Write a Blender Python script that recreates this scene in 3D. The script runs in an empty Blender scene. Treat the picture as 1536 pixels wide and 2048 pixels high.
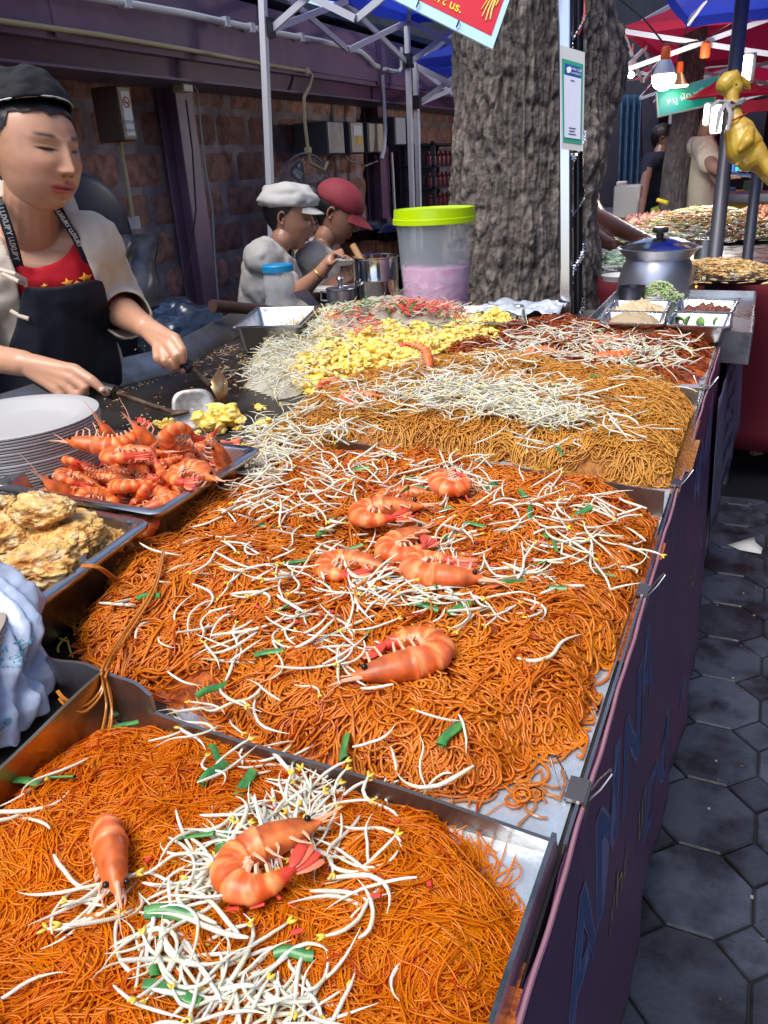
import bpy, bmesh, math, random
import numpy as np
from mathutils import Vector, Matrix, Quaternion
random.seed(7); RNG = np.random.default_rng(11)
R = math.radians; PI = math.pi
SC = bpy.context.scene; COL = SC.collection
# ------------------------------------------------------------------ camera geometry (calibrated)
CAMZ = 1.30; F = 1560.0
XW = np.array((.9073, .1258, -.4014)); YW = np.array((.4175, -.3869, .8223)); ZW = np.array((-.0517, -.9137, -.4035))
def ray(px, py):
    d = np.array((px - 768.0, py - 1024.0, F))
    return np.array((d @ XW, d @ YW, d @ ZW)) / F
def PD(px, py, dep):            # a point at a given depth
    r = ray(px, py) * dep; return Vector((r[0], r[1], CAMZ + r[2]))
def PZ(px, py, z):              # a point at a given height
    r = ray(px, py); t = (z - CAMZ) / r[2]; return Vector((r[0]*t, r[1]*t, z))
def PX(px, py, x):
    r = ray(px, py); t = x / r[0]; return Vector((x, r[1]*t, CAMZ + r[2]*t))
def PY(px, py, y):
    r = ray(px, py); t = y / r[1]; return Vector((r[0]*t, y, CAMZ + r[2]*t))
TOP = .87
def G(px, py, dz=0.0): return PZ(px, py, TOP + dz)
cam = bpy.data.cameras.new('camera'); co = bpy.data.objects.new('camera', cam); COL.objects.link(co)
cam.sensor_fit = 'VERTICAL'; cam.sensor_height = 36; cam.lens = 36*F/2048; cam.clip_start = .02; cam.clip_end = 300
co.matrix_world = Matrix(((XW[0], -XW[1], -XW[2], 0), (YW[0], -YW[1], -YW[2], 0), (ZW[0], -ZW[1], -ZW[2], CAMZ), (0, 0, 0, 1)))
SC.camera = co
# ------------------------------------------------------------------ noise
def _h(ix, iy, iz, s):
    n = (ix.astype(np.int64)*374761393 + iy.astype(np.int64)*668265263 + iz.astype(np.int64)*2147483647 + s*974634777) & 0xffffffff
    n = ((n ^ (n >> 13)) * 1274126177) & 0xffffffff
    n = n ^ (n >> 16)
    return (n & 0xffff) / 65535.0
def noise3(p, s=0):
    p = np.asarray(p, float); i = np.floor(p); f = p - i; f = f*f*(3-2*f); i = i.astype(np.int64)
    out = 0
    for dx in (0, 1):
        wx = f[:, 0] if dx else 1-f[:, 0]
        for dy in (0, 1):
            wy = f[:, 1] if dy else 1-f[:, 1]
            for dz in (0, 1):
                wz = f[:, 2] if dz else 1-f[:, 2]
                out = out + wx*wy*wz*_h(i[:, 0]+dx, i[:, 1]+dy, i[:, 2]+dz, s)
    return out*2-1
def fbm(p, o=4, s=0):
    p = np.asarray(p, float); a = 1; t = 0; q = p.copy()
    for k in range(o):
        t = t + a*noise3(q, s+k); a *= .5; q = q*2.03
    return t
def worley2(u, v, nu, s=0):     # u wraps after nu cells; returns F1, F2, cell id
    iu = np.floor(u).astype(np.int64); iv = np.floor(v).astype(np.int64)
    f1 = np.full(u.shape, 9.0); f2 = np.full(u.shape, 9.0); cid = np.zeros(u.shape)
    for a in (-1, 0, 1):
        for b in (-1, 0, 1):
            cu = iu+a; cv = iv+b; w = np.mod(cu, nu) if nu else cu
            z = np.zeros_like(w)
            px = cu + .15+.7*_h(w, cv, z, s); py = cv + .15+.7*_h(w, cv, z, s+5)
            d = np.hypot(u-px, v-py); idv = _h(w, cv, z, s+9)
            m = d < f1
            f2 = np.where(m, f1, np.minimum(f2, d)); cid = np.where(m, idv, cid); f1 = np.where(m, d, f1)
    return f1, f2, cid
# ------------------------------------------------------------------ materials
MATS = {}
def mat(name, col=(.5, .5, .5), rough=.5, metal=0, col2=None, nscale=8, nmix=1.0, bump=0, bscale=40, coat=0, alpha=1, trans=0, ior=1.45,
        attr=None, emit=0, sss=0, translu=0, sheen=0, lo=.4, hi=.6, bdist=.002, rough2=None, stretch=None, aniso=0):
    if name in MATS: return MATS[name]
    m = bpy.data.materials.new(name); m.use_nodes = True; nt = m.node_tree; N = nt.nodes; L = nt.links
    b = N['Principled BSDF']; b.inputs['Base Color'].default_value = (*col, 1); b.inputs['Roughness'].default_value = rough
    b.inputs['Metallic'].default_value = metal; b.inputs['Coat Weight'].default_value = coat; b.inputs['Coat Roughness'].default_value = .12
    b.inputs['Alpha'].default_value = alpha; b.inputs['Transmission Weight'].default_value = trans; b.inputs['IOR'].default_value = ior
    if sheen: b.inputs['Sheen Weight'].default_value = sheen
    if sss:
        b.inputs['Subsurface Weight'].default_value = sss; b.inputs['Subsurface Radius'].default_value = (.01, .004, .002); b.inputs['Subsurface Scale'].default_value = 1
    src = None
    tc = N.new('ShaderNodeTexCoord'); cs = tc.outputs['Object']
    if stretch:
        mp = N.new('ShaderNodeMapping'); mp.inputs['Scale'].default_value = stretch; L.new(cs, mp.inputs['Vector']); cs = mp.outputs['Vector']
    if attr:
        at = N.new('ShaderNodeAttribute'); at.attribute_name = attr; src = at.outputs['Color']
    if col2 is not None:
        n = N.new('ShaderNodeTexNoise'); n.inputs['Scale'].default_value = nscale; n.inputs['Detail'].default_value = 6; n.inputs['Roughness'].default_value = .6
        L.new(cs, n.inputs['Vector'])
        r = N.new('ShaderNodeMapRange'); r.inputs['From Min'].default_value = lo; r.inputs['From Max'].default_value = hi; r.inputs['To Max'].default_value = nmix
        L.new(n.outputs['Fac'], r.inputs['Value'])
        mx = N.new('ShaderNodeMix'); mx.data_type = 'RGBA'; L.new(r.outputs['Result'], mx.inputs['Factor'])
        if src is None: mx.inputs['A'].default_value = (*col, 1)
        else: L.new(src, mx.inputs['A'])
        mx.inputs['B'].default_value = (*col2, 1); src = mx.outputs['Result']
        if rough2 is not None:
            rr = N.new('ShaderNodeMapRange'); rr.inputs['From Min'].default_value = lo; rr.inputs['From Max'].default_value = hi
            rr.inputs['To Min'].default_value = rough; rr.inputs['To Max'].default_value = rough2
            L.new(n.outputs['Fac'], rr.inputs['Value']); L.new(rr.outputs['Result'], b.inputs['Roughness'])
    if src is not None: L.new(src, b.inputs['Base Color'])
    if bump:
        n2 = N.new('ShaderNodeTexNoise'); n2.inputs['Scale'].default_value = bscale; n2.inputs['Detail'].default_value = 8; n2.inputs['Roughness'].default_value = .6
        L.new(cs, n2.inputs['Vector'])
        bp = N.new('ShaderNodeBump'); bp.inputs['Strength'].default_value = bump; bp.inputs['Distance'].default_value = bdist
        L.new(n2.outputs['Fac'], bp.inputs['Height']); L.new(bp.outputs['Normal'], b.inputs['Normal'])
    if emit:
        b.inputs['Emission Strength'].default_value = emit; b.inputs['Emission Color'].default_value = (*col, 1)
    if translu:
        tr = N.new('ShaderNodeBsdfTranslucent'); ms = N.new('ShaderNodeMixShader'); ms.inputs['Fac'].default_value = translu
        if src is not None: L.new(src, tr.inputs['Color'])
        else: tr.inputs['Color'].default_value = (*col, 1)
        L.new(b.outputs['BSDF'], ms.inputs[1]); L.new(tr.outputs['BSDF'], ms.inputs[2]); L.new(ms.outputs['Shader'], N['Material Output'].inputs['Surface'])
    MATS[name] = m; return m
# ------------------------------------------------------------------ objects
def tag(o, label=None, cat=None, group=None, kind=None):
    if label: o['label'] = label
    if cat: o['category'] = cat
    if group: o['group'] = group
    if kind: o['kind'] = kind
    return o
def thing(name, label, cat, loc=(0, 0, 0), group=None):
    o = bpy.data.objects.new(name, None); COL.objects.link(o); o.location = loc; o.empty_display_size = .05
    return tag(o, label, cat, group)
def link(name, me, mats=None, parent=None, smooth=True):
    o = bpy.data.objects.new(name, me); COL.objects.link(o)
    if mats is not None:
        for m in (mats if isinstance(mats, (list, tuple)) else [mats]): me.materials.append(m)
    if parent:
        o.parent = parent; o.matrix_parent_inverse = Matrix.Translation(parent.location).inverted() if parent.type == 'EMPTY' and parent.parent is None and parent.rotation_euler[:] == (0, 0, 0) else Matrix.Identity(4)
    return o
class MB:
    """collects shapes; build() links them as one mesh object"""
    def __init__(s): s.V = []; s.F = []; s.M = []; s.n = 0; s.C = []
    def add(s, V, Fc, m=0, col=(1, 1, 1)):
        V = np.asarray(V, float).reshape(-1, 3); o = s.n
        s.V.append(V); s.n += len(V)
        c = np.asarray(col, float)
        s.C.append(np.broadcast_to(c, (len(V), 3)) if c.ndim == 1 else c)
        for f in Fc: s.F.append([int(i)+o for i in f])
        s.M += [m]*len(Fc); return s
    def box(s, c, d, rot=None, m=0):
        V = np.array([[x, y, z] for x in (-.5, .5) for y in (-.5, .5) for z in (-.5, .5)])*np.asarray(d)
        if rot is not None: V = V @ np.array(rot).T
        V = V + np.asarray(c)
        return s.add(V, [(0, 1, 3, 2), (4, 6, 7, 5), (0, 4, 5, 1), (2, 3, 7, 6), (0, 2, 6, 4), (1, 5, 7, 3)], m)
    def bar(s, a, b, w, h, m=0, up=(0, 0, 1)):      # box from a to b
        a = np.array(a, float); b = np.array(b, float); d = b-a; L = np.linalg.norm(d); d /= L
        u = np.array(up, float); sd = np.cross(d, u)
        if np.linalg.norm(sd) < 1e-5: sd = np.cross(d, (1, 0, 0))
        sd /= np.linalg.norm(sd); u = np.cross(sd, d)
        return s.box((a+b)/2, (w, L, h), np.stack([sd, d, u], 1), m)
    def tube(s, P, r, n=10, m=0, caps=True, flat=1.0, up=(0, 0, 1)):
        P = np.array([tuple(p) for p in P], float); K = len(P); r = np.broadcast_to(np.asarray(r, float), (K,))
        T = np.gradient(P, axis=0); T /= np.maximum(np.linalg.norm(T, axis=1, keepdims=True), 1e-9)
        u = np.array(up, float)
        if abs(T[0] @ u) > .95: u = np.array((1., 0, 0))
        a = np.cross(T[0], u); a /= np.linalg.norm(a); V = []
        for k in range(K):
            a = a - T[k]*(a @ T[k]); a /= max(np.linalg.norm(a), 1e-9); b = np.cross(T[k], a)
            for j in range(n):
                t = 2*PI*j/n; V.append(P[k] + r[k]*(math.cos(t)*a + flat*math.sin(t)*b))
        Fc = [(k*n+j, k*n+(j+1) % n, (k+1)*n+(j+1) % n, (k+1)*n+j) for k in range(K-1) for j in range(n)]
        if caps: Fc += [tuple(range(n-1, -1, -1)), tuple((K-1)*n+j for j in range(n))]
        return s.add(V, Fc, m)
    def lathe(s, prof, c=(0, 0, 0), n=40, m=0, rot=None, closed=False, mats=None):
        V = []; K = len(prof)
        for (r, z) in prof:
            for j in range(n):
                t = 2*PI*j/n; V.append((r*math.cos(t), r*math.sin(t), z))
        V = np.array(V)
        if rot is not None: V = V @ np.array(rot).T
        V = V + np.asarray(tuple(c))
        for k in range(K-1):
            mm = m if mats is None else mats[k]
            Fc = [(k*n+j, k*n+(j+1) % n, (k+1)*n+(j+1) % n, (k+1)*n+j) for j in range(n)]
            s.F += [[i+s.n for i in f] for f in Fc]; s.M += [mm]*n
        s.V.append(V); s.n += len(V); s.C.append(np.ones((len(V), 3)))
        return s
    def grid(s, P, m=0, col=(1, 1, 1)):             # P (a,b,3)
        P = np.asarray(P, float); a, b = P.shape[:2]
        return s.add(P.reshape(-1, 3), [(i*b+j, (i+1)*b+j, (i+1)*b+j+1, i*b+j+1) for i in range(a-1) for j in range(b-1)], m, col)
    def prism(s, poly, z0, z1, m=0):                # poly 2D xy
        n = len(poly); V = [(x, y, z0) for x, y in poly]+[(x, y, z1) for x, y in poly]
        return s.add(V, [tuple(range(n-1, -1, -1)), tuple(range(n, 2*n))]+[(i, (i+1) % n, n+(i+1) % n, n+i) for i in range(n)], m)
    def sphere(s, c, r, m=0, sub=2, rot=None):
        V, Fc = ico(sub); V = V*np.asarray(r)
        if rot is not None: V = V @ np.array(rot).T
        return s.add(V+np.asarray(tuple(c)), Fc, m)
    def build(s, name, mats, parent=None, smooth=True, bevel=0, solid=0, colattr=False, sub=0, ang=40, flip=False):
        me = bpy.data.meshes.new(name); V = np.concatenate(s.V)
        base = Vector((0, 0, 0))
        if parent is None:                          # origin at the base of the shape
            lo = V.min(0); hi = V.max(0); base = Vector(((lo[0]+hi[0])/2, (lo[1]+hi[1])/2, lo[2])); V = V - np.array(base)
        me.from_pydata(V.tolist(), [], s.F)
        for p, mi in zip(me.polygons, s.M): p.material_index = mi
        if colattr:
            ca = me.color_attributes.new('Col', 'FLOAT_COLOR', 'POINT'); C = np.concatenate(s.C); ca.data.foreach_set('color', np.c_[C, np.ones(len(C))].ravel())
        bm = bmesh.new(); bm.from_mesh(me); bmesh.ops.recalc_face_normals(bm, faces=bm.faces); bm.to_mesh(me); bm.free()
        if smooth:
            me.shade_smooth()
            if ang < 180: me.set_sharp_from_angle(angle=R(ang))
        o = link(name, me, mats, parent)
        if parent is None: o.location = base
        if bevel: md = o.modifiers.new('bevel', 'BEVEL'); md.width = bevel; md.segments = 2; md.limit_method = 'ANGLE'; md.angle_limit = R(35)
        if solid: md = o.modifiers.new('solid', 'SOLIDIFY'); md.thickness = solid; md.offset = 0
        if sub: md = o.modifiers.new('sub', 'SUBSURF'); md.levels = sub; md.render_levels = sub
        return o
_ico = {}
def ico(sub):
    if sub not in _ico:
        bm = bmesh.new(); bmesh.ops.create_icosphere(bm, subdivisions=sub, radius=1)
        V = np.array([v.co[:] for v in bm.verts]); Fc = [[v.index for v in f.verts] for f in bm.faces]; bm.free(); _ico[sub] = (V, Fc)
    return _ico[sub]
def fastmesh(name, V, Q, mats, parent=None, col=None, midx=None, center=True):   # big quad meshes from arrays
    V = np.asarray(V, np.float32).reshape(-1, 3); Q = np.asarray(Q, np.int32); k = Q.shape[1]
    base = np.zeros(3)
    if parent is None and center:
        base = np.array([(V[:, 0].min()+V[:, 0].max())/2, (V[:, 1].min()+V[:, 1].max())/2, V[:, 2].min()]); V = V - base
    me = bpy.data.meshes.new(name); me.vertices.add(len(V)); me.vertices.foreach_set('co', V.astype(np.float32).ravel())
    me.loops.add(Q.size); me.loops.foreach_set('vertex_index', Q.ravel())
    me.polygons.add(len(Q)); me.polygons.foreach_set('loop_start', np.arange(0, Q.size, k, dtype=np.int32))
    if midx is not None: me.polygons.foreach_set('material_index', np.asarray(midx, np.int32))
    me.polygons.foreach_set('use_smooth', np.ones(len(Q), bool))
    me.update(calc_edges=True)
    if col is not None:
        ca = me.color_attributes.new('Col', 'FLOAT_COLOR', 'POINT'); ca.data.foreach_set('color', np.c_[col, np.ones(len(col))].astype(np.float32).ravel())
    o = link(name, me, mats, parent)
    if parent is None: o.location = base
    return o
def tubes(P, rad, S=4, flat=1.0, cap=False):        # P (N,K,3), rad (N,K)  -> V, Q
    N, K = P.shape[:2]
    T = np.gradient(P, axis=1); T /= np.maximum(np.linalg.norm(T, axis=2, keepdims=True), 1e-9)
    up = np.array((0., 0, 1.)); A = np.cross(T, up); A /= np.maximum(np.linalg.norm(A, axis=2, keepdims=True), 1e-6); B = np.cross(A, T)
    th = np.arange(S)*2*PI/S+PI/S
    V = P[:, :, None, :] + rad[:, :, None, None]*(np.cos(th)[None, None, :, None]*A[:, :, None, :] + flat*np.sin(th)[None, None, :, None]*B[:, :, None, :])
    j = np.arange(S); k = np.arange(K-1)
    q = np.stack([(k[:, None]*S+j), (k[:, None]*S+(j+1) % S), ((k[:, None]+1)*S+(j+1) % S), ((k[:, None]+1)*S+j)], -1).reshape(-1, 4)
    Q = (q[None] + (np.arange(N)*K*S)[:, None, None]).reshape(-1, 4)
    return V.reshape(-1, 3), Q
def inpoly(x, y, poly):
    c = np.zeros(x.shape, bool); n = len(poly)
    for i in range(n):
        x0, y0 = poly[i]; x1, y1 = poly[i-1]
        c ^= ((y0 > y) != (y1 > y)) & (x < (x1-x0)*(y-y0)/(y1-y0+1e-12)+x0)
    return c
def pdist(x, y, poly):                               # signed distance, + inside
    d = np.full(x.shape, 9.0); n = len(poly)
    for i in range(n):
        x0, y0 = poly[i]; x1, y1 = poly[i-1]; ex, ey = x1-x0, y1-y0
        t = np.clip(((x-x0)*ex+(y-y0)*ey)/(ex*ex+ey*ey+1e-12), 0, 1)
        d = np.minimum(d, np.hypot(x-x0-t*ex, y-y0-t*ey))
    return np.where(inpoly(x, y, poly), d, -d)
def sn(x, y, sc, seed):
    g = np.random.default_rng(seed); o = 0
    for k in range(6):
        a = g.uniform(0, 2*PI); w = g.uniform(.6, 1.6)*sc; p = g.uniform(0, 2*PI)
        o = o + np.sin((x*math.cos(a)+y*math.sin(a))*w+p)
    return o/3.0
def poly_px(L, dz=0): return [tuple(G(x, y, dz))[:2] for x, y in L]
class Mound:
    def __init__(s, px, H, w, seed, lump=.3, lsc=40, z0=.004):
        s.poly = poly_px(px, 0); s.H = H; s.w = w; s.seed = seed; s.lump = lump; s.lsc = lsc; s.z0 = z0
        a = np.array(s.poly); s.lo = a.min(0); s.hi = a.max(0)
    def h(s, x, y):
        x = np.asarray(x, float); y = np.asarray(y, float); d = pdist(x, y, s.poly)
        b = 1-np.exp(-np.maximum(d, 0)/s.w)
        return TOP + s.z0 + s.H*b*(1+s.lump*sn(x, y, s.lsc, s.seed)+.12*sn(x, y, s.lsc*2.7, s.seed+1))
    def starts(s, n, margin=.0):
        out = []; c = 0
        while c < n:
            q = RNG.uniform(s.lo, s.hi, (n*2, 2)); q = q[pdist(q[:, 0], q[:, 1], s.poly) > margin]; out.append(q); c += len(q)
        return np.concatenate(out)[:n]
def noodles(md, name, label, n_cl, per, K, step, r, matl, cols, group=None, spread=.006, curl=60, flat=.75, thick=.010, flow=12, loops=.3, S=4, wob=.002):
    C = md.starts(n_cl, .003)
    th0 = sn(C[:, 0], C[:, 1], flow, md.seed+3)*2.2 + RNG.normal(0, .7, n_cl)
    k0 = RNG.normal(0, curl, n_cl); k1 = RNG.normal(0, curl*1.3, n_cl); kp = RNG.uniform(0, 2*PI, n_cl)
    lm = RNG.random(n_cl) < loops; k0[lm] += np.sign(k0[lm])*curl*2.2
    rep = lambda a: np.repeat(a, per)
    N = n_cl*per
    x = rep(C[:, 0])+RNG.normal(0, spread, N); y = rep(C[:, 1])+RNG.normal(0, spread, N)
    th = rep(th0)+RNG.normal(0, .13, N); k0 = rep(k0)+RNG.normal(0, curl*.18, N); k1 = rep(k1); kp = rep(kp)+RNG.normal(0, .3, N)
    lay = rep(RNG.uniform(-1, .6, n_cl))+RNG.normal(0, .3, N); ph = RNG.uniform(0, 2*PI, N); fr = RNG.uniform(.25, .6, N)
    P = np.zeros((N, K, 3))
    # start half a length back
    x = x - np.cos(th)*step*K*.3; y = y - np.sin(th)*step*K*.3
    for k in range(K):
        P[:, k, 0] = x; P[:, k, 1] = y
        cv = k0 + k1*np.sin(kp + k*.45)
        th = th + cv*step
        x = x + np.cos(th)*step; y = y + np.sin(th)*step
    # strands that run off the sheet are dropped
    ends = pdist(P[:, ::4, 0].ravel(), P[:, ::4, 1].ravel(), md.poly).reshape(N, -1).min(1)
    ok = ends > -RNG.exponential(.010, N); P = P[ok]; lay = lay[ok]; ph = ph[ok]; fr = fr[ok]; clid = np.repeat(np.arange(n_cl), per)[ok]; N = len(P)
    hh = md.h(P[:, :, 0].ravel(), P[:, :, 1].ravel()).reshape(N, K)
    kk = np.arange(K)[None]
    z = hh + lay[:, None]*thick*.5 + wob*np.sin(ph[:, None]+kk*fr[:, None]) 
    P[:, :, 2] = np.maximum(z, TOP+md.z0+r*1.1)
    P[:, :, 0] = np.minimum(P[:, :, 0], -.079)
    rad = np.full((N, K), r)*RNG.uniform(.8, 1.2, (N, 1)); rad[:, 0] *= .5; rad[:, -1] *= .5
    V, Q = tubes(P, rad, S, flat)
    cols = np.array(cols); a = RNG.random((N, 1))**1.0; ccl = RNG.random((n_cl, 1))[clid]
    pat = .5+.5*sn(P[:, K//2, 0], P[:, K//2, 1], 34, 77)[:, None]/1.6; t = np.clip(.3*a+.4*ccl+.3*pat, 0, 1); c = cols[0]*(1-t)+cols[1]*t
    sp = RNG.random((N, 1)) < .06; c = np.where(sp, cols[2], c)
    o = fastmesh(name, V, Q, matl, col=np.repeat(c, K*S, 0))
    tag(o, label, 'noodles', group, 'stuff'); return o
def basemound(md, name, label, matl, n=70, dz=-.008, cat='noodles', kind='stuff', parent=None):
    xs = np.linspace(md.lo[0]-.01, md.hi[0]+.01, n); ys = np.linspace(md.lo[1]-.01, md.hi[1]+.01, n)
    X, Y = np.meshgrid(xs, ys, indexing='ij'); d = pdist(X, Y, md.poly); Z = md.h(X, Y)+dz
    Z = np.where(d > 0, Z, TOP+.0005); Z = np.maximum(Z, TOP+.0005)
    idx = np.arange(n*n).reshape(n, n); keep = (d > -.006)
    kq = keep[:-1, :-1] & keep[1:, :-1] & keep[1:, 1:] & keep[:-1, 1:]
    Q = np.stack([idx[:-1, :-1], idx[1:, :-1], idx[1:, 1:], idx[:-1, 1:]], -1)[kq]
    V = np.stack([X, Y, Z], -1).reshape(-1, 3); used = np.unique(Q); remap = np.zeros(n*n, int); remap[used] = np.arange(len(used))
    o = fastmesh(name, V[used], remap[Q], matl, parent=parent)
    if parent is None: tag(o, label, cat, None, kind)
    return o
def copyt(o, loc, rot, scale=1, label=None, group=None):   # a copy of a thing with its parts
    r = o.copy(); COL.objects.link(r); r.location = loc; r.rotation_euler = rot; r.scale = (scale,)*3
    if label: r['label'] = label
    if group: r['group'] = group
    for ch in o.children:
        c = ch.copy(); COL.objects.link(c); c.parent = r; c.matrix_parent_inverse = Matrix.Identity(4)
        for g in ch.children:
            d = g.copy(); COL.objects.link(d); d.parent = c; d.matrix_parent_inverse = Matrix.Identity(4)
    return r
def text_mesh(name, s, mats, mw, size=1, ext=0, parent=None, offset=0, align='CENTER'):
    cu = bpy.data.curves.new(name, 'FONT'); cu.body = s; cu.size = size; cu.extrude = ext; cu.align_x = align; cu.align_y = 'CENTER'; cu.offset = offset
    ob = bpy.data.objects.new(name, cu); COL.objects.link(ob)
    dg = bpy.context.evaluated_depsgraph_get(); me = bpy.data.meshes.new_from_object(ob.evaluated_get(dg))
    COL.objects.unlink(ob); bpy.data.objects.remove(ob)
    me.transform(mw); me.materials.clear()
    return link(name, me, mats, parent)
def remesh(chains, vox, smooth=3, fn=None, name='tmp', it2=.5):
    """capsule chains [(points, radii)] or raw (V,F) -> one continuous surface"""
    mb = MB()
    for c in chains:
        if len(c) == 3 and c[0] == 'raw': mb.add(c[1], c[2]); continue
        P = [np.array(tuple(p), float) for p in c[0]]; r = list(c[1]) if hasattr(c[1], '__len__') else [c[1]]*len(P)
        fl = c[2] if len(c) > 2 else 1.0; up = c[3] if len(c) > 3 else (0, 0, 1)
        # round ends
        d0 = P[0]-P[1]; d0 /= np.linalg.norm(d0); d1 = P[-1]-P[-2]; d1 /= np.linalg.norm(d1)
        pp = []; rr = []
        for t in (.98, .75, .4): pp.append(P[0]+d0*r[0]*t*min(fl, 1)); rr.append(r[0]*math.sqrt(1-t*t))
        # densify
        for k in range(len(P)-1):
            for q in range(5):
                t = q/5; pp.append(P[k]*(1-t)+P[k+1]*t); s_ = t*t*(3-2*t); rr.append(r[k]*(1-s_)+r[k+1]*s_)
        pp.append(P[-1]); rr.append(r[-1])
        for t in (.4, .75, .98): pp.append(P[-1]+d1*r[-1]*t*min(fl, 1)); rr.append(r[-1]*math.sqrt(1-t*t))
        mb.tube(pp, rr, 16, flat=fl, up=up)
    me = bpy.data.meshes.new(name); me.from_pydata(np.concatenate(mb.V).tolist(), [], mb.F)
    bm = bmesh.new(); bm.from_mesh(me); bmesh.ops.recalc_face_normals(bm, faces=bm.faces); bm.to_mesh(me); bm.free()
    ob = bpy.data.objects.new(name, me); COL.objects.link(ob)
    md = ob.modifiers.new('r', 'REMESH'); md.mode = 'VOXEL'; md.voxel_size = vox
    if smooth: ms = ob.modifiers.new('s', 'SMOOTH'); ms.factor = it2; ms.iterations = smooth
    dg = bpy.context.evaluated_depsgraph_get(); m2 = bpy.data.meshes.new_from_object(ob.evaluated_get(dg))
    COL.objects.unlink(ob); bpy.data.objects.remove(ob)
    V = np.zeros(len(m2.vertices)*3); m2.vertices.foreach_get('co', V); V = V.reshape(-1, 3)
    Nn = np.zeros(len(m2.vertices)*3); m2.vertices.foreach_get('normal', Nn); Nn = Nn.reshape(-1, 3)
    if fn is not None: V = fn(V, Nn)
    Fc = [list(p.vertices) for p in m2.polygons]
    return V, Fc
# ================================================================== world and light
w = bpy.data.worlds.new('World'); SC.world = w; w.use_nodes = True; nt = w.node_tree
bg = nt.nodes['Background']; sky = nt.nodes.new('ShaderNodeTexSky'); sky.sky_type = 'NISHITA'; sky.sun_disc = False
SUN_EL = R(62); SUN_ROT = R(198)
sky.sun_elevation = SUN_EL; sky.sun_rotation = SUN_ROT; sky.dust_density = 2.0; sky.air_density = 1.0
nt.links.new(sky.outputs['Color'], bg.inputs['Color']); bg.inputs['Strength'].default_value = .15
sl = bpy.data.lights.new('sun', 'SUN'); sl.energy = 2.05; sl.angle = R(38); sl.color = (1, .96, .9)
so = bpy.data.objects.new('sun', sl); COL.objects.link(so)
sd = Vector((math.sin(SUN_ROT)*math.cos(SUN_EL), math.cos(SUN_ROT)*math.cos(SUN_EL), math.sin(SUN_EL)))
so.rotation_euler = (-sd).to_track_quat('-Z', 'Y').to_euler(); so.location = (0, 0, 6)
SC.view_settings.view_transform = 'Standard'; SC.view_settings.look = 'None'; SC.view_settings.exposure = .72; SC.view_settings.gamma = 1
try:
    SC.cycles.max_bounces = 8; SC.cycles.diffuse_bounces = 4; SC.cycles.glossy_bounces = 4; SC.cycles.transmission_bounces = 6; SC.cycles.transparent_max_bounces = 8
except Exception: pass
EDGE = -.074
# ================================================================== metals etc
STEEL = mat('stainless', (.62, .62, .63), .22, 1, col2=(.45, .45, .47), nscale=14, rough2=.38, bump=.15, bscale=60, bdist=.001)
GALV = mat('galvanised sheet', (.62, .72, .80), .25, .55, col2=(.50, .56, .62), nscale=60, rough2=.42, bump=.5, bscale=90, bdist=.002)
GREASE = mat('greasy steel', (.55, .45, .32), .22, 1, col2=(.38, .24, .10), nscale=9, rough2=.4, bump=.4, bscale=50, bdist=.0015)
BRUSH = mat('worn steel sheet', (.42, .40, .39), .34, 1, col2=(.27, .23, .20), nscale=10, rough2=.5, bump=.25, bscale=70, bdist=.001)
IRON = mat('blackened griddle', (.085, .075, .07), .42, .6, col2=(.04, .028, .02), nscale=6, rough2=.25, bump=.3, bscale=80, bdist=.001)
BLACK = mat('black plastic', (.02, .02, .022), .35)
# ================================================================== the cooking counter
t = thing('griddle_counter', 'long dark steel griddle counter carrying all the noodle trays', 'griddle counter', (-.7, 1.3, 0))
m = MB()
x0, x1, y0, y1 = -1.42, EDGE+.001, -.5, 2.46
back = [tuple(G(230, 775))[:2], tuple(G(360, 742))[:2], tuple(G(520, 655))[:2]]
yb = [(-.5), back[0][1], back[1][1], back[2][1]]
xb = [back[0][0]-.02, back[0][0], back[1][0], back[2][0]-.03]
poly = [(x1, -.5), (x1, y1), (xb[3], y1)] + [(xb[3], yb[3]), (xb[2], yb[2]), (xb[1], yb[1]), (xb[0], -.5)]
m.prism(poly, TOP-.02, TOP-.0005); m.build('griddle_plate', IRON, t, smooth=False)
m = MB()
rim = [Vector((a, b, TOP)) for a, b in [(xb[0], -.5), (xb[1], yb[1]), (xb[2], yb[2]), (xb[3], yb[3]), (xb[3], y1)]]
P0 = np.array([[(p.x, p.y, p.z-.02), (p.x-.002, p.y, p.z+.002), (p.x-.05, p.y+.01, p.z+.05), (p.x-.058, p.y+.012, p.z+.048), (p.x-.06, p.y+.01, p.z-.02)] for p in rim])
m.grid(P0); m.build('back_rim', BRUSH, t, solid=.002)
m = MB()
for yy in (-.4, .7, 1.7, 2.4):
    for xx in (-1.25, -.13): m.bar((xx, yy, 0), (xx, yy, TOP-.022), .04, .04)
for xx in (-1.25, -.13): m.bar((xx, -.4, .12), (xx, 2.4, .12), .03, .03); m.bar((xx, -.45, TOP-.05), (xx, 2.43, TOP-.05), .03, .05)
m.build('frame', mat('dark frame steel', (.08, .08, .09), .5, .8), t, smooth=False)
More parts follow.
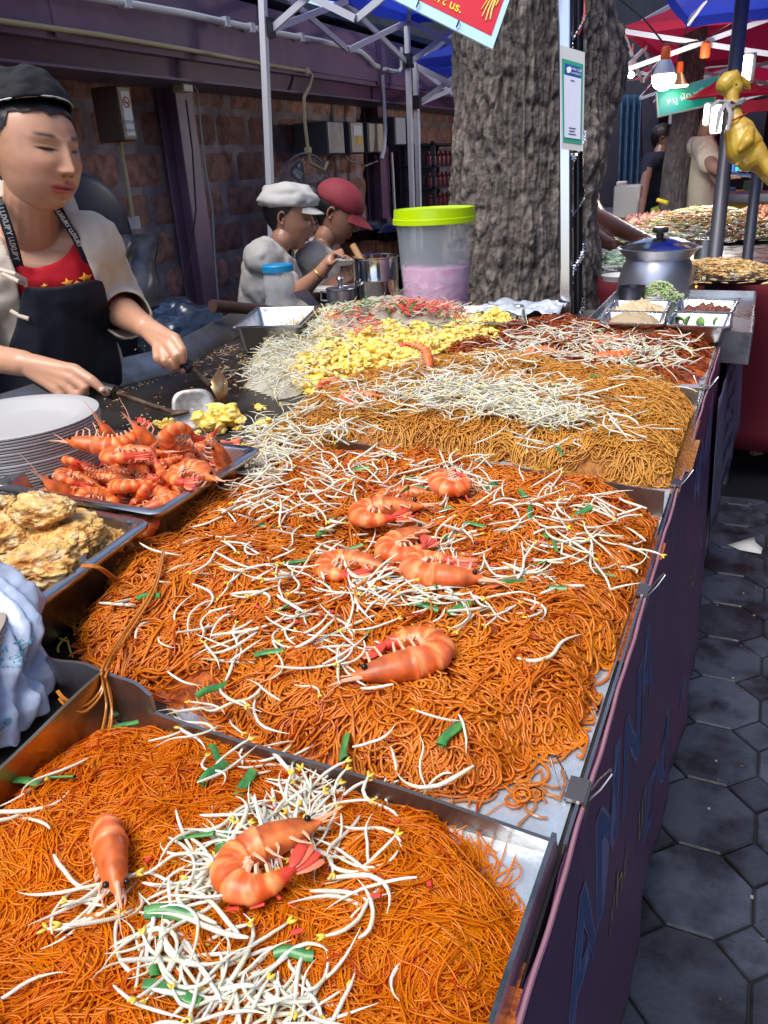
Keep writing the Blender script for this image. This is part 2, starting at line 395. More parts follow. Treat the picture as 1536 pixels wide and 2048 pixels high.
# ---- four sheet trays with upright dividing walls
def wallstrip(mb, a, b, h, th=.0016, top=True, seg=8, wav=.002):
    a = np.array(tuple(a)); b = np.array(tuple(b)); d = (b-a)/np.linalg.norm(b-a); n = np.array((-d[1], d[0], 0))
    Pa = []
    for k in range(seg+1):
        t_ = k/seg; p = a+(b-a)*t_; hz = h if not hasattr(h, '__len__') else h[0]*(1-t_)+h[1]*t_
        o = n*wav*math.sin(t_*7+a[1]*9)
        Pa.append([p+n*th+(0, 0, 0), p+n*th+(0, 0, hz)+o, p-n*th+(0, 0, hz)+o, p-n*th])
    mb.grid(np.array(Pa)); mb.add(np.array([Pa[0][i] for i in range(4)]), [(0, 1, 2, 3)]); mb.add(np.array([Pa[-1][i] for i in range(4)]), [(3, 2, 1, 0)])
def sheet_tray(label, poly, z, walls, mt=GALV):
    t = thing('sheet_tray', label, 'tray', (poly[0][0], poly[0][1], z), 'sheet metal noodle trays')
    m = MB(); m.prism(poly, z-.001, z+.0008); m.build('tray_floor', mt, t, smooth=False)
    for (a, b, h, mm) in walls:
        m = MB(); wallstrip(m, a, b, h); m.build('tray_wall', mm, t, smooth=False)
    return t
ex = EDGE-.003
c1 = G(1155, 1655, .026); y_1 = c1.y            # joint between tray one and two
cA = G(312, 1392, .050)                          # the near tray's inner back corner
d1a = Vector((cA.x, cA.y, TOP)); d1b = Vector((ex, y_1, TOP))
w2 = G(205, 1345, .052); w1 = w2+(G(-10, 1545, .052)-w2)
sheet_tray('nearest steel tray, its bright corner bare beside the blue edge', [(ex, -.5), (ex, y_1-.004), (cA.x, cA.y-.004), (w2.x, w2.y), (w1.x-.05, w1.y-.05), (w1.x-.4, -.5)], TOP+.0015,
    [(Vector((cA.x, cA.y-.005, TOP+.002)), Vector((ex, y_1-.005, TOP+.002)), (.036, .013), BRUSH),
     (Vector((ex, -.5, TOP+.002)), Vector((ex, y_1-.006, TOP+.002)), .020, STEEL),
     (w2+(w1-w2)*1.8+Vector((0, 0, -.052)), w2-Vector((0, 0, .052)), (.055, .052), GREASE),
     (Vector((w2.x-.001, w2.y+.003, TOP+.002)), Vector((cA.x-.002, cA.y-.001, TOP+.002)), (.052, .050), BRUSH)])
m = MB(); wallstrip(m, G(115, 1385), Vector((w2.x-.002, w2.y+.004, TOP)), (.040, .052)); o = m.build('corner_flap', BRUSH, None, smooth=False)
tag(o, 'bent grey metal flap sticking out where the nearest tray meets the griddle', 'metal flap')
e2 = G(1340, 987, .034); y_2 = e2.y; s2 = G(680, 884, .032)
sheet_tray('second steel tray under the largest heap of orange noodles', [(ex, y_1+.004), (ex, y_2-.004), (s2.x, s2.y-.004), (s2.x-.02, s2.y-.05), (cA.x-.01, cA.y+.02), (cA.x+.01, cA.y+.004)], TOP+.0015,
    [(Vector((s2.x, s2.y-.004, TOP+.002)), Vector((ex, y_2-.004, TOP+.002)), (.034, .036), BRUSH)])
e3 = G(1408, 782, .030); y_3 = e3.y; s3 = G(850, 745, .02)
sheet_tray('third steel tray under thin brown noodles and a sprout heap', [(ex, y_2+.004), (ex, y_3-.004), (s3.x, s3.y-.004), (s3.x-.05, s3.y-.12), (s2.x, s2.y+.004)], TOP+.0015,
    [(Vector((s3.x, s3.y-.004, TOP+.002)), Vector((ex, y_3-.004, TOP+.002)), (.020, .034), BRUSH)])
e4 = G(1440, 668); y_4 = e4.y; s4 = G(1010, 655)
sheet_tray('farthest steel tray holding dark red flat noodles', [(ex, y_3+.004), (ex, y_4), (s4.x, y_4), (s3.x, s3.y+.004)], TOP+.0015,
    [(Vector((s4.x, y_4, TOP+.002)), Vector((ex, y_4, TOP+.002)), .018, BRUSH)])
# edge lip running along the aisle side of trays two to four
m = MB(); wallstrip(m, (EDGE+.0015, y_1+.001, TOP-.02), (EDGE+.0015, y_4, TOP-.02), .027, .0012, seg=40, wav=.0006)
tag(m.build('edge_strip', STEEL, None, smooth=False), 'thin bright metal strip edging the trays along the aisle', 'edge strip')
# ---- clips with wire ends
for (px, py, lb) in ((1168, 1588, 'small metal clip with wire ends on the edge above the nearest tray joint'), (1290, 1184, 'small metal clip on the edge halfway up the large orange heap'), (1352, 968, 'small metal clip where the thin brown noodle tray begins'), (1408, 776, 'small metal clip where the dark red noodle tray begins')):
    p = G(px, py, .005); p.x = EDGE
    t = thing('edge_clip', lb, 'clip', p, 'clips on the tray edge')
    m = MB(); m.box((p.x-.001, p.y, p.z+.002), (.014, .024, .003)); m.box((p.x+.0065, p.y, p.z-.007), (.0018, .024, .018)); m.box((p.x-.0075, p.y, p.z-.004), (.0018, .024, .012)); m.build('clip_body', BRUSH, t, smooth=False)
    for sx in (-1, 1):
        m = MB(); q = np.array(p)
        m.tube([q+(sx*.008, -.006, 0), q+(sx*.016, -.004, .012), q+(sx*.022, .003, .022), q+(sx*.020, .010, .020), q+(sx*.013, .008, .010), q+(sx*.008, .006, 0)], .0008, 6); m.build('wire_handle', STEEL, t)
# ================================================================== food materials
NOO1 = mat('glass noodles', attr='Col', rough=.26, coat=.35, translu=.55)
NOO2 = mat('orange noodles', attr='Col', rough=.25, coat=.4, translu=.35)
NOO3 = mat('thin noodles', attr='Col', rough=.35, coat=.2, translu=.2)
SAUCE = mat('noodle sauce', (.60, .14, .012), .35, col2=(.34, .06, .006), nscale=90, coat=.4, bump=1, bscale=180, bdist=.004)
SAUCE3 = mat('brown noodle base', (.45, .17, .03), .5, col2=(.26, .09, .015), nscale=90, bump=1, bscale=180, bdist=.004)
# front heap
OUT1 = [(-170, 1800), (30, 1620), (90, 1560), (200, 1490), (330, 1475), (470, 1500), (620, 1560), (760, 1620), (880, 1655), (960, 1740), (1020, 1830), (1040, 1930), (1035, 2050), (1010, 2180), (900, 2500), (-400, 2500)]
M1 = Mound(OUT1, .030, .022, 21, lump=.22, lsc=38)
basemound(M1, 'noodle_heap_core', 'orange sauce mass beneath the nearest glass noodles', SAUCE)
noodles(M1, 'glass_noodles', 'glossy golden orange glass noodles heaped in the nearest tray', 900, 20, 19, .0045, .00062, NOO1, [(.86, .20, .001), (1.0, .45, .004), (.72, .10, .0005)], curl=34, spread=.0042, thick=.010, loops=.15, wob=.0022, flow=9)
OUT2 = [(175, 1345), (150, 1290), (190, 1220), (215, 1130), (290, 1085), (380, 1040), (450, 1010), (510, 950), (540, 930), (690, 930), (880, 945), (1050, 970), (1200, 1000), (1300, 1045), (1325, 1090), (1290, 1170), (1270, 1250), (1240, 1320), (1185, 1360), (1195, 1430), (1150, 1490), (1060, 1510), (1010, 1580), (940, 1600), (850, 1590), (720, 1565), (560, 1500), (400, 1440), (310, 1400)]
M2 = Mound(OUT2, .042, .030, 33, lump=.2, lsc=26)
basemound(M2, 'noodle_heap_core', 'dark orange mass beneath the largest noodle heap', SAUCE, n=100)
noodles(M2, 'orange_noodles', 'shiny reddish orange stir-fried noodles, largest heap', 1050, 16, 18, .0050, .00128, NOO2, [(.68, .13, .005), (.94, .35, .018), (.50, .065, .002)], curl=52, spread=.0052, thick=.014, loops=.35, wob=.003, flow=10)
OUT3 = [(500, 955), (500, 900), (560, 870), (610, 820), (690, 780), (800, 755), (900, 745), (1030, 735), (1130, 745), (1200, 765), (1300, 765), (1375, 800), (1398, 850), (1385, 930), (1350, 985), (1240, 975), (1000, 925), (850, 905), (690, 900), (640, 930), (560, 950)]
M3 = Mound(OUT3, .046, .030, 47, lump=.16, lsc=22)
basemound(M3, 'noodle_heap_core', 'brown mass beneath the thin noodle heap', SAUCE3, n=90)
noodles(M3, 'thin_noodles', 'dull golden brown thin rice noodles in the third tray', 1150, 12, 12, .0055, .0012, NOO3, [(.68, .25, .025), (.86, .46, .08), (.50, .15, .012)], curl=34, spread=.007, thick=.014, loops=.25, wob=.003, flow=9, S=3)
OUT4 = [(850, 745), (900, 700), (1000, 672), (1060, 650), (1200, 655), (1330, 665), (1432, 675), (1425, 720), (1405, 775), (1300, 768), (1150, 748), (1000, 745)]
M4 = Mound(OUT4, .030, .025, 59, lump=.25, lsc=30)
basemound(M4, 'noodle_heap_core', 'dark red sauce beneath the farthest noodles', SAUCE, n=70)
noodles(M4, 'flat_noodles', 'glossy dark reddish brown flat noodles in the farthest tray', 520, 6, 9, .0065, .0028, NOO2, [(.36, .05, .005), (.60, .13, .012), (.22, .025, .003)], curl=35, spread=.012, thick=.016, loops=.2, wob=.004, flow=10, flat=.3)
def surf(px, py, lift=0.0):          # where a pixel's ray meets the food
    z = TOP+.03
    for _ in range(6):
        p = PZ(px, py, z)
        hs = [float(M.h(np.array([p.x]), np.array([p.y]))[0]) for M in MOUNDS if inpoly(np.array([p.x]), np.array([p.y]), M.poly)[0]]
        z = max(hs) if hs else TOP+.003
    p = PZ(px, py, z); p.z += lift; return p
def topz(x, y):
    hs = [float(M.h(np.array([x]), np.array([y]))[0]) for M in MOUNDS if inpoly(np.array([x]), np.array([y]), M.poly)[0]]
    return max(hs) if hs else TOP+.003
# more mounds: eggs, pale sprouts, the tall garnish pile
OUTE = [(560, 770), (590, 735), (640, 715), (570, 690), (575, 655), (640, 640), (740, 648), (800, 665), (860, 660), (940, 650), (1000, 640), (1035, 655), (1010, 690), (960, 710), (900, 725), (840, 755), (760, 755), (690, 775), (640, 800)]
ME = Mound(OUTE, .036, .02, 61, lump=.3, lsc=40)
OUTS = [(490, 775), (510, 735), (530, 700), (580, 668), (640, 662), (700, 680), (640, 730), (600, 790), (560, 800)]
MS = Mound(OUTS, .040, .03, 67, lump=.2, lsc=40)
OUTG = [(600, 690), (640, 640), (700, 628), (800, 622), (900, 625), (950, 640), (960, 668), (900, 690), (800, 700), (700, 700)]
MG = Mound(OUTG, .075, .06, 71, lump=.1, lsc=30)
MOUNDS = [M1, M2, M3, M4, ME, MS, MG]
EGG = mat('scrambled egg', (.95, .60, .05), .45, col2=(.95, .78, .30), nscale=90, bump=.4, bscale=120, sss=.1)
def eggblob(mb, c, r, seed):
    V, Fc = ico(3); g = np.random.default_rng(seed); s_ = g.uniform(.6, 1.3, 3)*r
    D = V*(1+.38*fbm(V*1.7+seed*3.1, 3, seed)[:, None]); mb.add(D*s_*np.array((1, 1, .75))+np.asarray(tuple(c)), Fc)
def eggs(md, n, name, label, rlo, rhi):
    q = md.starts(n, .004); z = md.h(q[:, 0], q[:, 1]); mb = MB()
    V, Fc = ico(2); Fc = np.array(Fc); Vs = []; Fs = []; o = 0
    var = [V*(1+.55*fbm(V*2.6+k*3.3, 3, k)[:, None]) for k in range(12)]
    for k in range(n):
        r = RNG.uniform(rlo, rhi); a = RNG.uniform(0, 2*PI); ca, sa = math.cos(a), math.sin(a)
        D = var[k % 12]*RNG.uniform(.5, 1.6, 3)*(1, 1, .6)*r; D = D @ np.array([[ca, -sa, 0], [sa, ca, 0], [0, 0, 1]])
        Vs.append(D+(q[k, 0], q[k, 1], z[k]+RNG.uniform(-.5, .6)*r)); Fs.append(Fc+o); o += len(V)
    ob = fastmesh(name, np.concatenate(Vs), np.concatenate(Fs), EGG); tag(ob, label, 'egg', None, 'stuff')
basemound(ME, 'egg_heap_core', 'yellow core of the scrambled egg heap', EGG, cat='egg')
eggs(ME, 3400, 'scrambled_egg', 'bright yellow scrambled egg heaped beyond the brown noodles', .003, .009)
# ================================================================== bean sprouts
SPR = mat('bean sprout white', (.93, .92, .84), .30, coat=.3, translu=.28, col2=(.86, .83, .62), nscale=60)
SPY = mat('bean sprout yellow', (.78, .55, .07), .4)
def sprout_geo(g, L=None, head=None):
    L = L or g.uniform(.040, .070); K = 12; k0 = g.normal(0, 17); k1 = g.normal(0, 30); th = 0; x = y = 0; P = []; kz = g.uniform(-.003, .003)
    for k in range(K):
        P.append((x, y, kz*math.sin(k/K*PI))); th += (k0+k1*math.sin(k*.5+g.uniform(0, .5)))*L/K+g.normal(0, .085); x += math.cos(th)*L/K; y += math.sin(th)*L/K
    P = np.array(P); P -= P.mean(0)
    rb = g.uniform(.0011, .00175); t = np.linspace(0, 1, K)
    rad = rb*np.interp(t, [0, .06, .3, .7, .85, 1], [.55, .85, 1, .85, .45, .15])
    V, Q = tubes(P[None], rad[None], 6)
    mi = np.zeros(len(Q), int)
    V = list(V); 
    head = g.random() < .45 if head is None else head
    V = np.array(V); Q = np.array(Q)
    # cap at the thick end
    V = np.vstack([V, P[0]-(P[1]-P[0])*.25]); c = len(V)-1
    capq = np.array([[c, (j+1) % 6, j, j] for j in range(6)])
    if head:
        S0, F0 = ico(1); F0 = np.array(F0)
        for sg in (-1, 1):
            hv = S0*(.0034, .0012, .0012); a = g.uniform(.2, .7)*sg; d = P[0]-P[1]; a0 = math.atan2(d[1], d[0])+a
            Rm = np.array([[math.cos(a0), -math.sin(a0), 0], [math.sin(a0), math.cos(a0), 0], [0, 0, 1]])
            hv = hv @ Rm.T + P[0] + np.array((math.cos(a0), math.sin(a0), 0))*.0028
            o = len(V); V = np.vstack([V, hv]); f = F0+o
            Q = np.vstack([Q, np.c_[f, f[:, 2]]]); mi = np.r_[mi, np.ones(len(f), int)]
    return V, Q, mi, capq
def sprout_mesh(seed):
    g = np.random.default_rng(seed); V, Q, mi, cq = sprout_geo(g)
    Fc = [[int(a) for a in (q if q[2] != q[3] else q[:3])] for q in np.vstack([Q, cq])]; mi = list(mi)+[0]*len(cq)
    me = bpy.data.meshes.new('bean_sprout'); me.from_pydata(V.tolist(), [], Fc)
    for p, k in zip(me.polygons, mi): p.material_index = int(k)
    me.shade_smooth(); me.materials.append(SPR); me.materials.append(SPY); return me, V, Fc, mi
SV = [sprout_mesh(100+k) for k in range(22)]
def sprout_at(p, yaw, pitch, s, v, label, group):
    o = bpy.data.objects.new('bean_sprout', SV[v][0]); COL.objects.link(o); o.location = p; o.rotation_euler = (random.uniform(-.3, .3), pitch, yaw); o.scale = (s,)*3
    return tag(o, label, 'bean sprout', group)
# clusters in photo coordinates: (x, y, rx, ry, tilt, count)
def cluster(pts):
    out = []
    for (cx, cy, rx, ry, a, n, *z) in pts:
        for _ in range(n):
            u, v = RNG.normal(0, .5, 2); x = cx+rx*u*math.cos(R(a))-ry*v*math.sin(R(a)); y = cy+rx*u*math.sin(R(a))+ry*v*math.cos(R(a)); out.append((x, y, z[0] if z else .004))
    return out
# nearest tray: single sprouts
C1 = cluster([(590, 1590, 60, 60, 0, 20), (590, 1655, 180, 45, -22, 42), (490, 1705, 150, 55, -28, 40), (400, 1790, 60, 110, 0, 26), (250, 1850, 130, 50, 25, 18), (340, 1900, 60, 70, 0, 16), (380, 1970, 110, 60, 20, 16),
              (560, 1990, 140, 60, 0, 22), (430, 2040, 140, 50, 0, 12), (670, 1700, 80, 70, 0, 14), (480, 1530, 60, 40, 20, 8), (350, 1480, 40, 30, 0, 4), (730, 1850, 120, 80, 40, 7), (620, 2030, 90, 40, 0, 14), (70, 1620, 50, 40, -40, 6), (880, 1580, 40, 20, 0, 2)])
C2 = cluster([(610, 1260, 110, 60, 30, 24), (760, 1200, 150, 40, 5, 34), (480, 1290, 120, 60, -30, 12), (430, 1250, 60, 90, 0, 7), (690, 1330, 40, 80, 0, 14), (620, 1140, 160, 60, 0, 20), (560, 1100, 130, 50, -10, 14)])
n_ind = 0
def syaw(p, s=0): return float(sn(np.array([p.x]), np.array([p.y]), 14, 500)[0])*1.6+random.gauss(0, .75)+(PI if random.random() < .5 else 0)
def lay_sprouts(L, label, group, limit=None, near=True):
    global n_ind
    for k, (x, y, lf) in enumerate(L):
        p = surf(x, y, lf+random.uniform(0, .007))
        if p.x > -.085: continue
        sprout_at(p, syaw(p), random.gauss(0, .18), random.uniform(.75, 1.1), k % 22, label, group); n_ind += 1
lay_sprouts(C1, 'white bean sprout strewn over the golden orange noodles of the nearest tray', 'bean sprouts on the nearest tray')
lay_sprouts(C2[:60], 'white bean sprout near the middle of the largest orange noodle heap', 'bean sprouts mid heap')
sprout_at(surf(38, 2000, .006), R(80), 0, 1.15, 3, 'lone thick bean sprout lying upright at the lower left photo corner', None)
sprout_at(surf(1105, 1310, .006), R(-20), 0, 1.5, 5, 'long curved bean sprout alone on the right side of the large orange heap', None)
def stuff_sprouts(L, name, label, pit=.25, zs=.010, sc=(.8, 1.15), n2=0):
    Vs = []; Fq = []; Mi = []; o = 0
    for k, (x, y, lf) in enumerate(L):
        p = surf(x, y, lf+random.uniform(0, zs))
        if p.x > -.088: continue
        me, V, Fc, mi = SV[random.randrange(22)]
        Rm = np.array((Matrix.Rotation(syaw(p), 3, 'Z') @ Matrix.Rotation(random.gauss(0, pit), 3, 'Y') @ Matrix.Rotation(random.uniform(-.6, .6), 3, 'X')))
        Vs.append(V @ Rm.T*random.uniform(*sc)+np.array(p)); Fq.append([[i+o for i in f] for f in Fc]); Mi += mi; o += len(V)
    me = bpy.data.meshes.new(name); V = np.concatenate(Vs); base = V.mean(0); me.from_pydata((V-base).tolist(), [], [f for q in Fq for f in q])
    me.polygons.foreach_set('material_index', np.array(Mi, np.int32)); me.shade_smooth(); ob = link(name, me, [SPR, SPY]); ob.location = base
    return tag(ob, label, 'bean sprouts', None, 'stuff')
S2 = C2[60:110]+cluster([(900, 1215, 160, 40, 10, 40), (760, 960, 260, 40, 4, 80), (600, 1010, 200, 60, -15, 34), (510, 990, 50, 60, 0, 34), (700, 1110, 260, 80, 0, 36), (1080, 1080, 200, 90, 20, 48), (1120, 1010, 160, 40, 10, 34), (950, 1110, 180, 80, 0, 24), (1180, 1120, 130, 70, 0, 14),
     (1270, 1120, 20, 80, 10, 12), (880, 950, 200, 30, 8, 36), (640, 1050, 120, 50, -30, 16), (1060, 1160, 120, 30, 10, 14), (330, 1230, 120, 100, 0, 9), (780, 1480, 200, 60, 0, 6), (450, 1150, 120, 60, 0, 8), (420, 1420, 90, 40, 10, 9), (560, 1390, 80, 50, 0, 5)])
stuff_sprouts(S2, 'bean_sprouts', 'white bean sprouts scattered over the back of the large orange heap')
S3 = cluster([(1000, 815, 230, 52, 6, 420, .008), (900, 790, 160, 36, 0, 150, .010), (1080, 850, 130, 42, 10, 170, .008), (660, 850, 120, 60, -20, 130), (560, 890, 90, 60, -30, 110), (520, 930, 40, 60, 0, 50), (760, 800, 120, 40, 0, 50), (1390, 800, 12, 20, 0, 10), (1150, 900, 90, 30, 0, 8)])
stuff_sprouts(S3, 'bean_sprouts', 'large white heap of bean sprouts on the thin brown noodles', zs=.016)
S4 = cluster([(1180, 690, 170, 40, 3, 200), (1080, 690, 120, 40, 0, 80), (1000, 720, 110, 25, -8, 70), (1320, 720, 130, 40, 5, 45), (1230, 720, 110, 35, 0, 70)])
stuff_sprouts(S4, 'bean_sprouts', 'white bean sprouts strewn on the dark red noodles farthest away', sc=(.9, 1.2))
q = MS.starts(520, .0)
def px_of(p):
    v = np.array((p[0], p[1], p[2]-CAMZ)); c = v[0]*XW+v[1]*YW+v[2]*ZW; return 768+F*c[0]/c[2], 1024+F*c[1]/c[2]
def world_cluster(md, n, m=0): return [(*px_of((a, b, float(md.h(np.array([a]), np.array([b]))[0]))), .001) for a, b in md.starts(n, m)]
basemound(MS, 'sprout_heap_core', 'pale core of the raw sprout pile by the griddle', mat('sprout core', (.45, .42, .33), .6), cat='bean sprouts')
stuff_sprouts(world_cluster(MS, 620), 'bean_sprouts', 'pile of raw white bean sprouts on the left of the egg heap', zs=.014, pit=.4)
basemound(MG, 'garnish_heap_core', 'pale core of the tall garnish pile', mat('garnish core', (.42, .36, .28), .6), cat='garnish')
stuff_sprouts(world_cluster(MG, 620), 'bean_sprouts', 'tall far pile of white bean sprouts in front of the bucket', zs=.012, pit=.4)
# shreds: pink/red radish and greens on the tall pile, red bits elsewhere
PINK = mat('pink pickled shreds', (.82, .12, .08), .4); GREEN = mat('scallion green', (.03, .17, .05), .35, col2=(.10, .30, .06), nscale=50, coat=.3)
def shreds(name, label, pts, L, r, mt, cat, flat=.4, zs=.008, kind='stuff'):
    N = len(pts); P = np.zeros((N, 5, 3))
    for k, (x, y, lf) in enumerate(pts):
        p = surf(x, y, lf+random.uniform(0, zs)); a = random.uniform(0, 2*PI); c = random.gauss(0, 20); l = L*random.uniform(.5, 1.3); pz = random.gauss(0, .25)
        for j in range(5):
            s_ = (j/4-.5)*l; P[k, j] = (p.x+math.cos(a+c*s_)*s_, p.y+math.sin(a+c*s_)*s_, p.z+pz*s_)
    P[:, :, 0] = np.minimum(P[:, :, 0], -.082)
    V, Q = tubes(P, np.full((N, 5), r)*RNG.uniform(.7, 1.3, (N, 1)), 5, flat); o = fastmesh(name, V, Q, mt); return tag(o, label, cat, None, kind)
shreds('pickled_shreds', 'coral red pickled shreds on the tall sprout pile', cluster([(840, 625, 110, 28, 0, 380, .010), (760, 640, 110, 30, 0, 160, .006), (700, 655, 80, 30, 0, 40, .006)]), .022, .0026, PINK, 'pickle')
shreds('chive_shreds', 'green chive strips along the crest of the tall sprout pile', cluster([(760, 612, 90, 14, 0, 60, .006), (840, 640, 120, 30, 0, 50, .008), (690, 625, 60, 14, 0, 30, .006), (670, 690, 20, 14, 0, 7, .006)]), .035, .0028, GREEN, 'chives')
shreds('red_bits', 'tiny red shrimp bits sprinkled over all the noodles', cluster([(900, 1010, 260, 80, 5, 50), (1000, 1150, 220, 80, 0, 30), (600, 1240, 120, 60, 0, 10), (1050, 830, 200, 60, 5, 40), (1200, 700, 200, 40, 0, 40), (500, 1750, 250, 160, 0, 14), (720, 770, 100, 30, 0, 16)]), .007, .0016, mat('red bits', (.72, .06, .04), .4), 'shrimp bits', zs=.009)
# scallion pieces: each a hollow green stub
def scal(seed):
    g = np.random.default_rng(seed); L = g.uniform(.018, .034); r = g.uniform(.0026, .0042); mb = MB()
    P = [(-L/2+L*k/5, .0015*math.sin(k), 0) for k in range(6)]; mb.tube(P, r, 8, caps=False, flat=.38); mb.tube(P, r*.75, 8, caps=False, flat=.5)
    me = bpy.data.meshes.new('scallion_piece'); me.from_pydata(np.concatenate(mb.V).tolist(), [], mb.F); me.shade_smooth(); me.materials.append(GREEN); return me
SCM = [scal(k) for k in range(8)]
def scallions(L, label, group):
    for k, (x, y, lf) in enumerate(L):
        p = surf(x, y, .005+random.uniform(0, .004)); o = bpy.data.objects.new('scallion_piece', SCM[k % 8]); COL.objects.link(o); o.location = p
        o.rotation_euler = (random.uniform(-1, 1), random.gauss(0, .2), lf if lf > .1 else random.uniform(0, PI)); tag(o, label, 'scallion', group)
scallions([(70, 1545, .9), (60, 1580, .2), (230, 1445, .9), (255, 1462, 1.0), (440, 1527, 2.6), (345, 1848, .3), (320, 1930, 2.2), (445, 1715, 2.2), (390, 1690, .5), (430, 1560, 1.5), (590, 1925, .4), (130, 1570, .4), (350, 2005, .2), (490, 1585, 1.8)], 'short green scallion piece on the golden noodles of the nearest tray', 'scallions on the nearest tray')
scallions([(425, 1390, 1.1), (900, 1485, 1.4), (735, 1285, 1.9), (570, 1230, .8), (700, 1110, .7), (595, 1135, .8), (850, 1225, .2), (920, 1225, 1.0), (1205, 1157, .1), (1090, 1075, 2.3), (1060, 1040, 2.0), (1045, 1000, 2.4), (1020, 1180, .8), (675, 1045, .3), (740, 955, .2), (720, 950, .4), (840, 985, .4), (1105, 1190, .3), (650, 1075, 1.2), (905, 1085, 1.0), (1160, 1040, 1.0), (800, 1000, .3), (950, 1060, .2), (690, 1510, .1), (300, 1205, .2), (540, 1320, .6), (870, 1180, 2.2), (1075, 1140, .1), (1110, 1105, 2.0), (530, 1060, .4), (810, 965, .9), (980, 985, 1.2), (880, 1035, .8)], 'green scallion piece among the sprouts of the large orange heap', 'scallions on the large heap')
scallions([(1120, 912, 2.2), (1000, 862, .2), (960, 790, 1.3), (1060, 800, 2.2), (900, 780, 1.0), (1130, 840, 2.2), (680, 890, 1.4), (720, 770, .8), (1090, 880, .6), (760, 830, .2), (840, 830, .3), (500, 880, 2.2), (540, 915, 2.0), (1280, 700, .9), (1300, 745, .3), (1350, 700, 2.2), (1260, 730, .2), (1200, 670, .3), (1130, 660, .5), (1190, 760, .7), (1010, 830, .9), (1100, 780, .2)], 'green scallion piece scattered beyond the second metal divider', 'scallions beyond the divider')
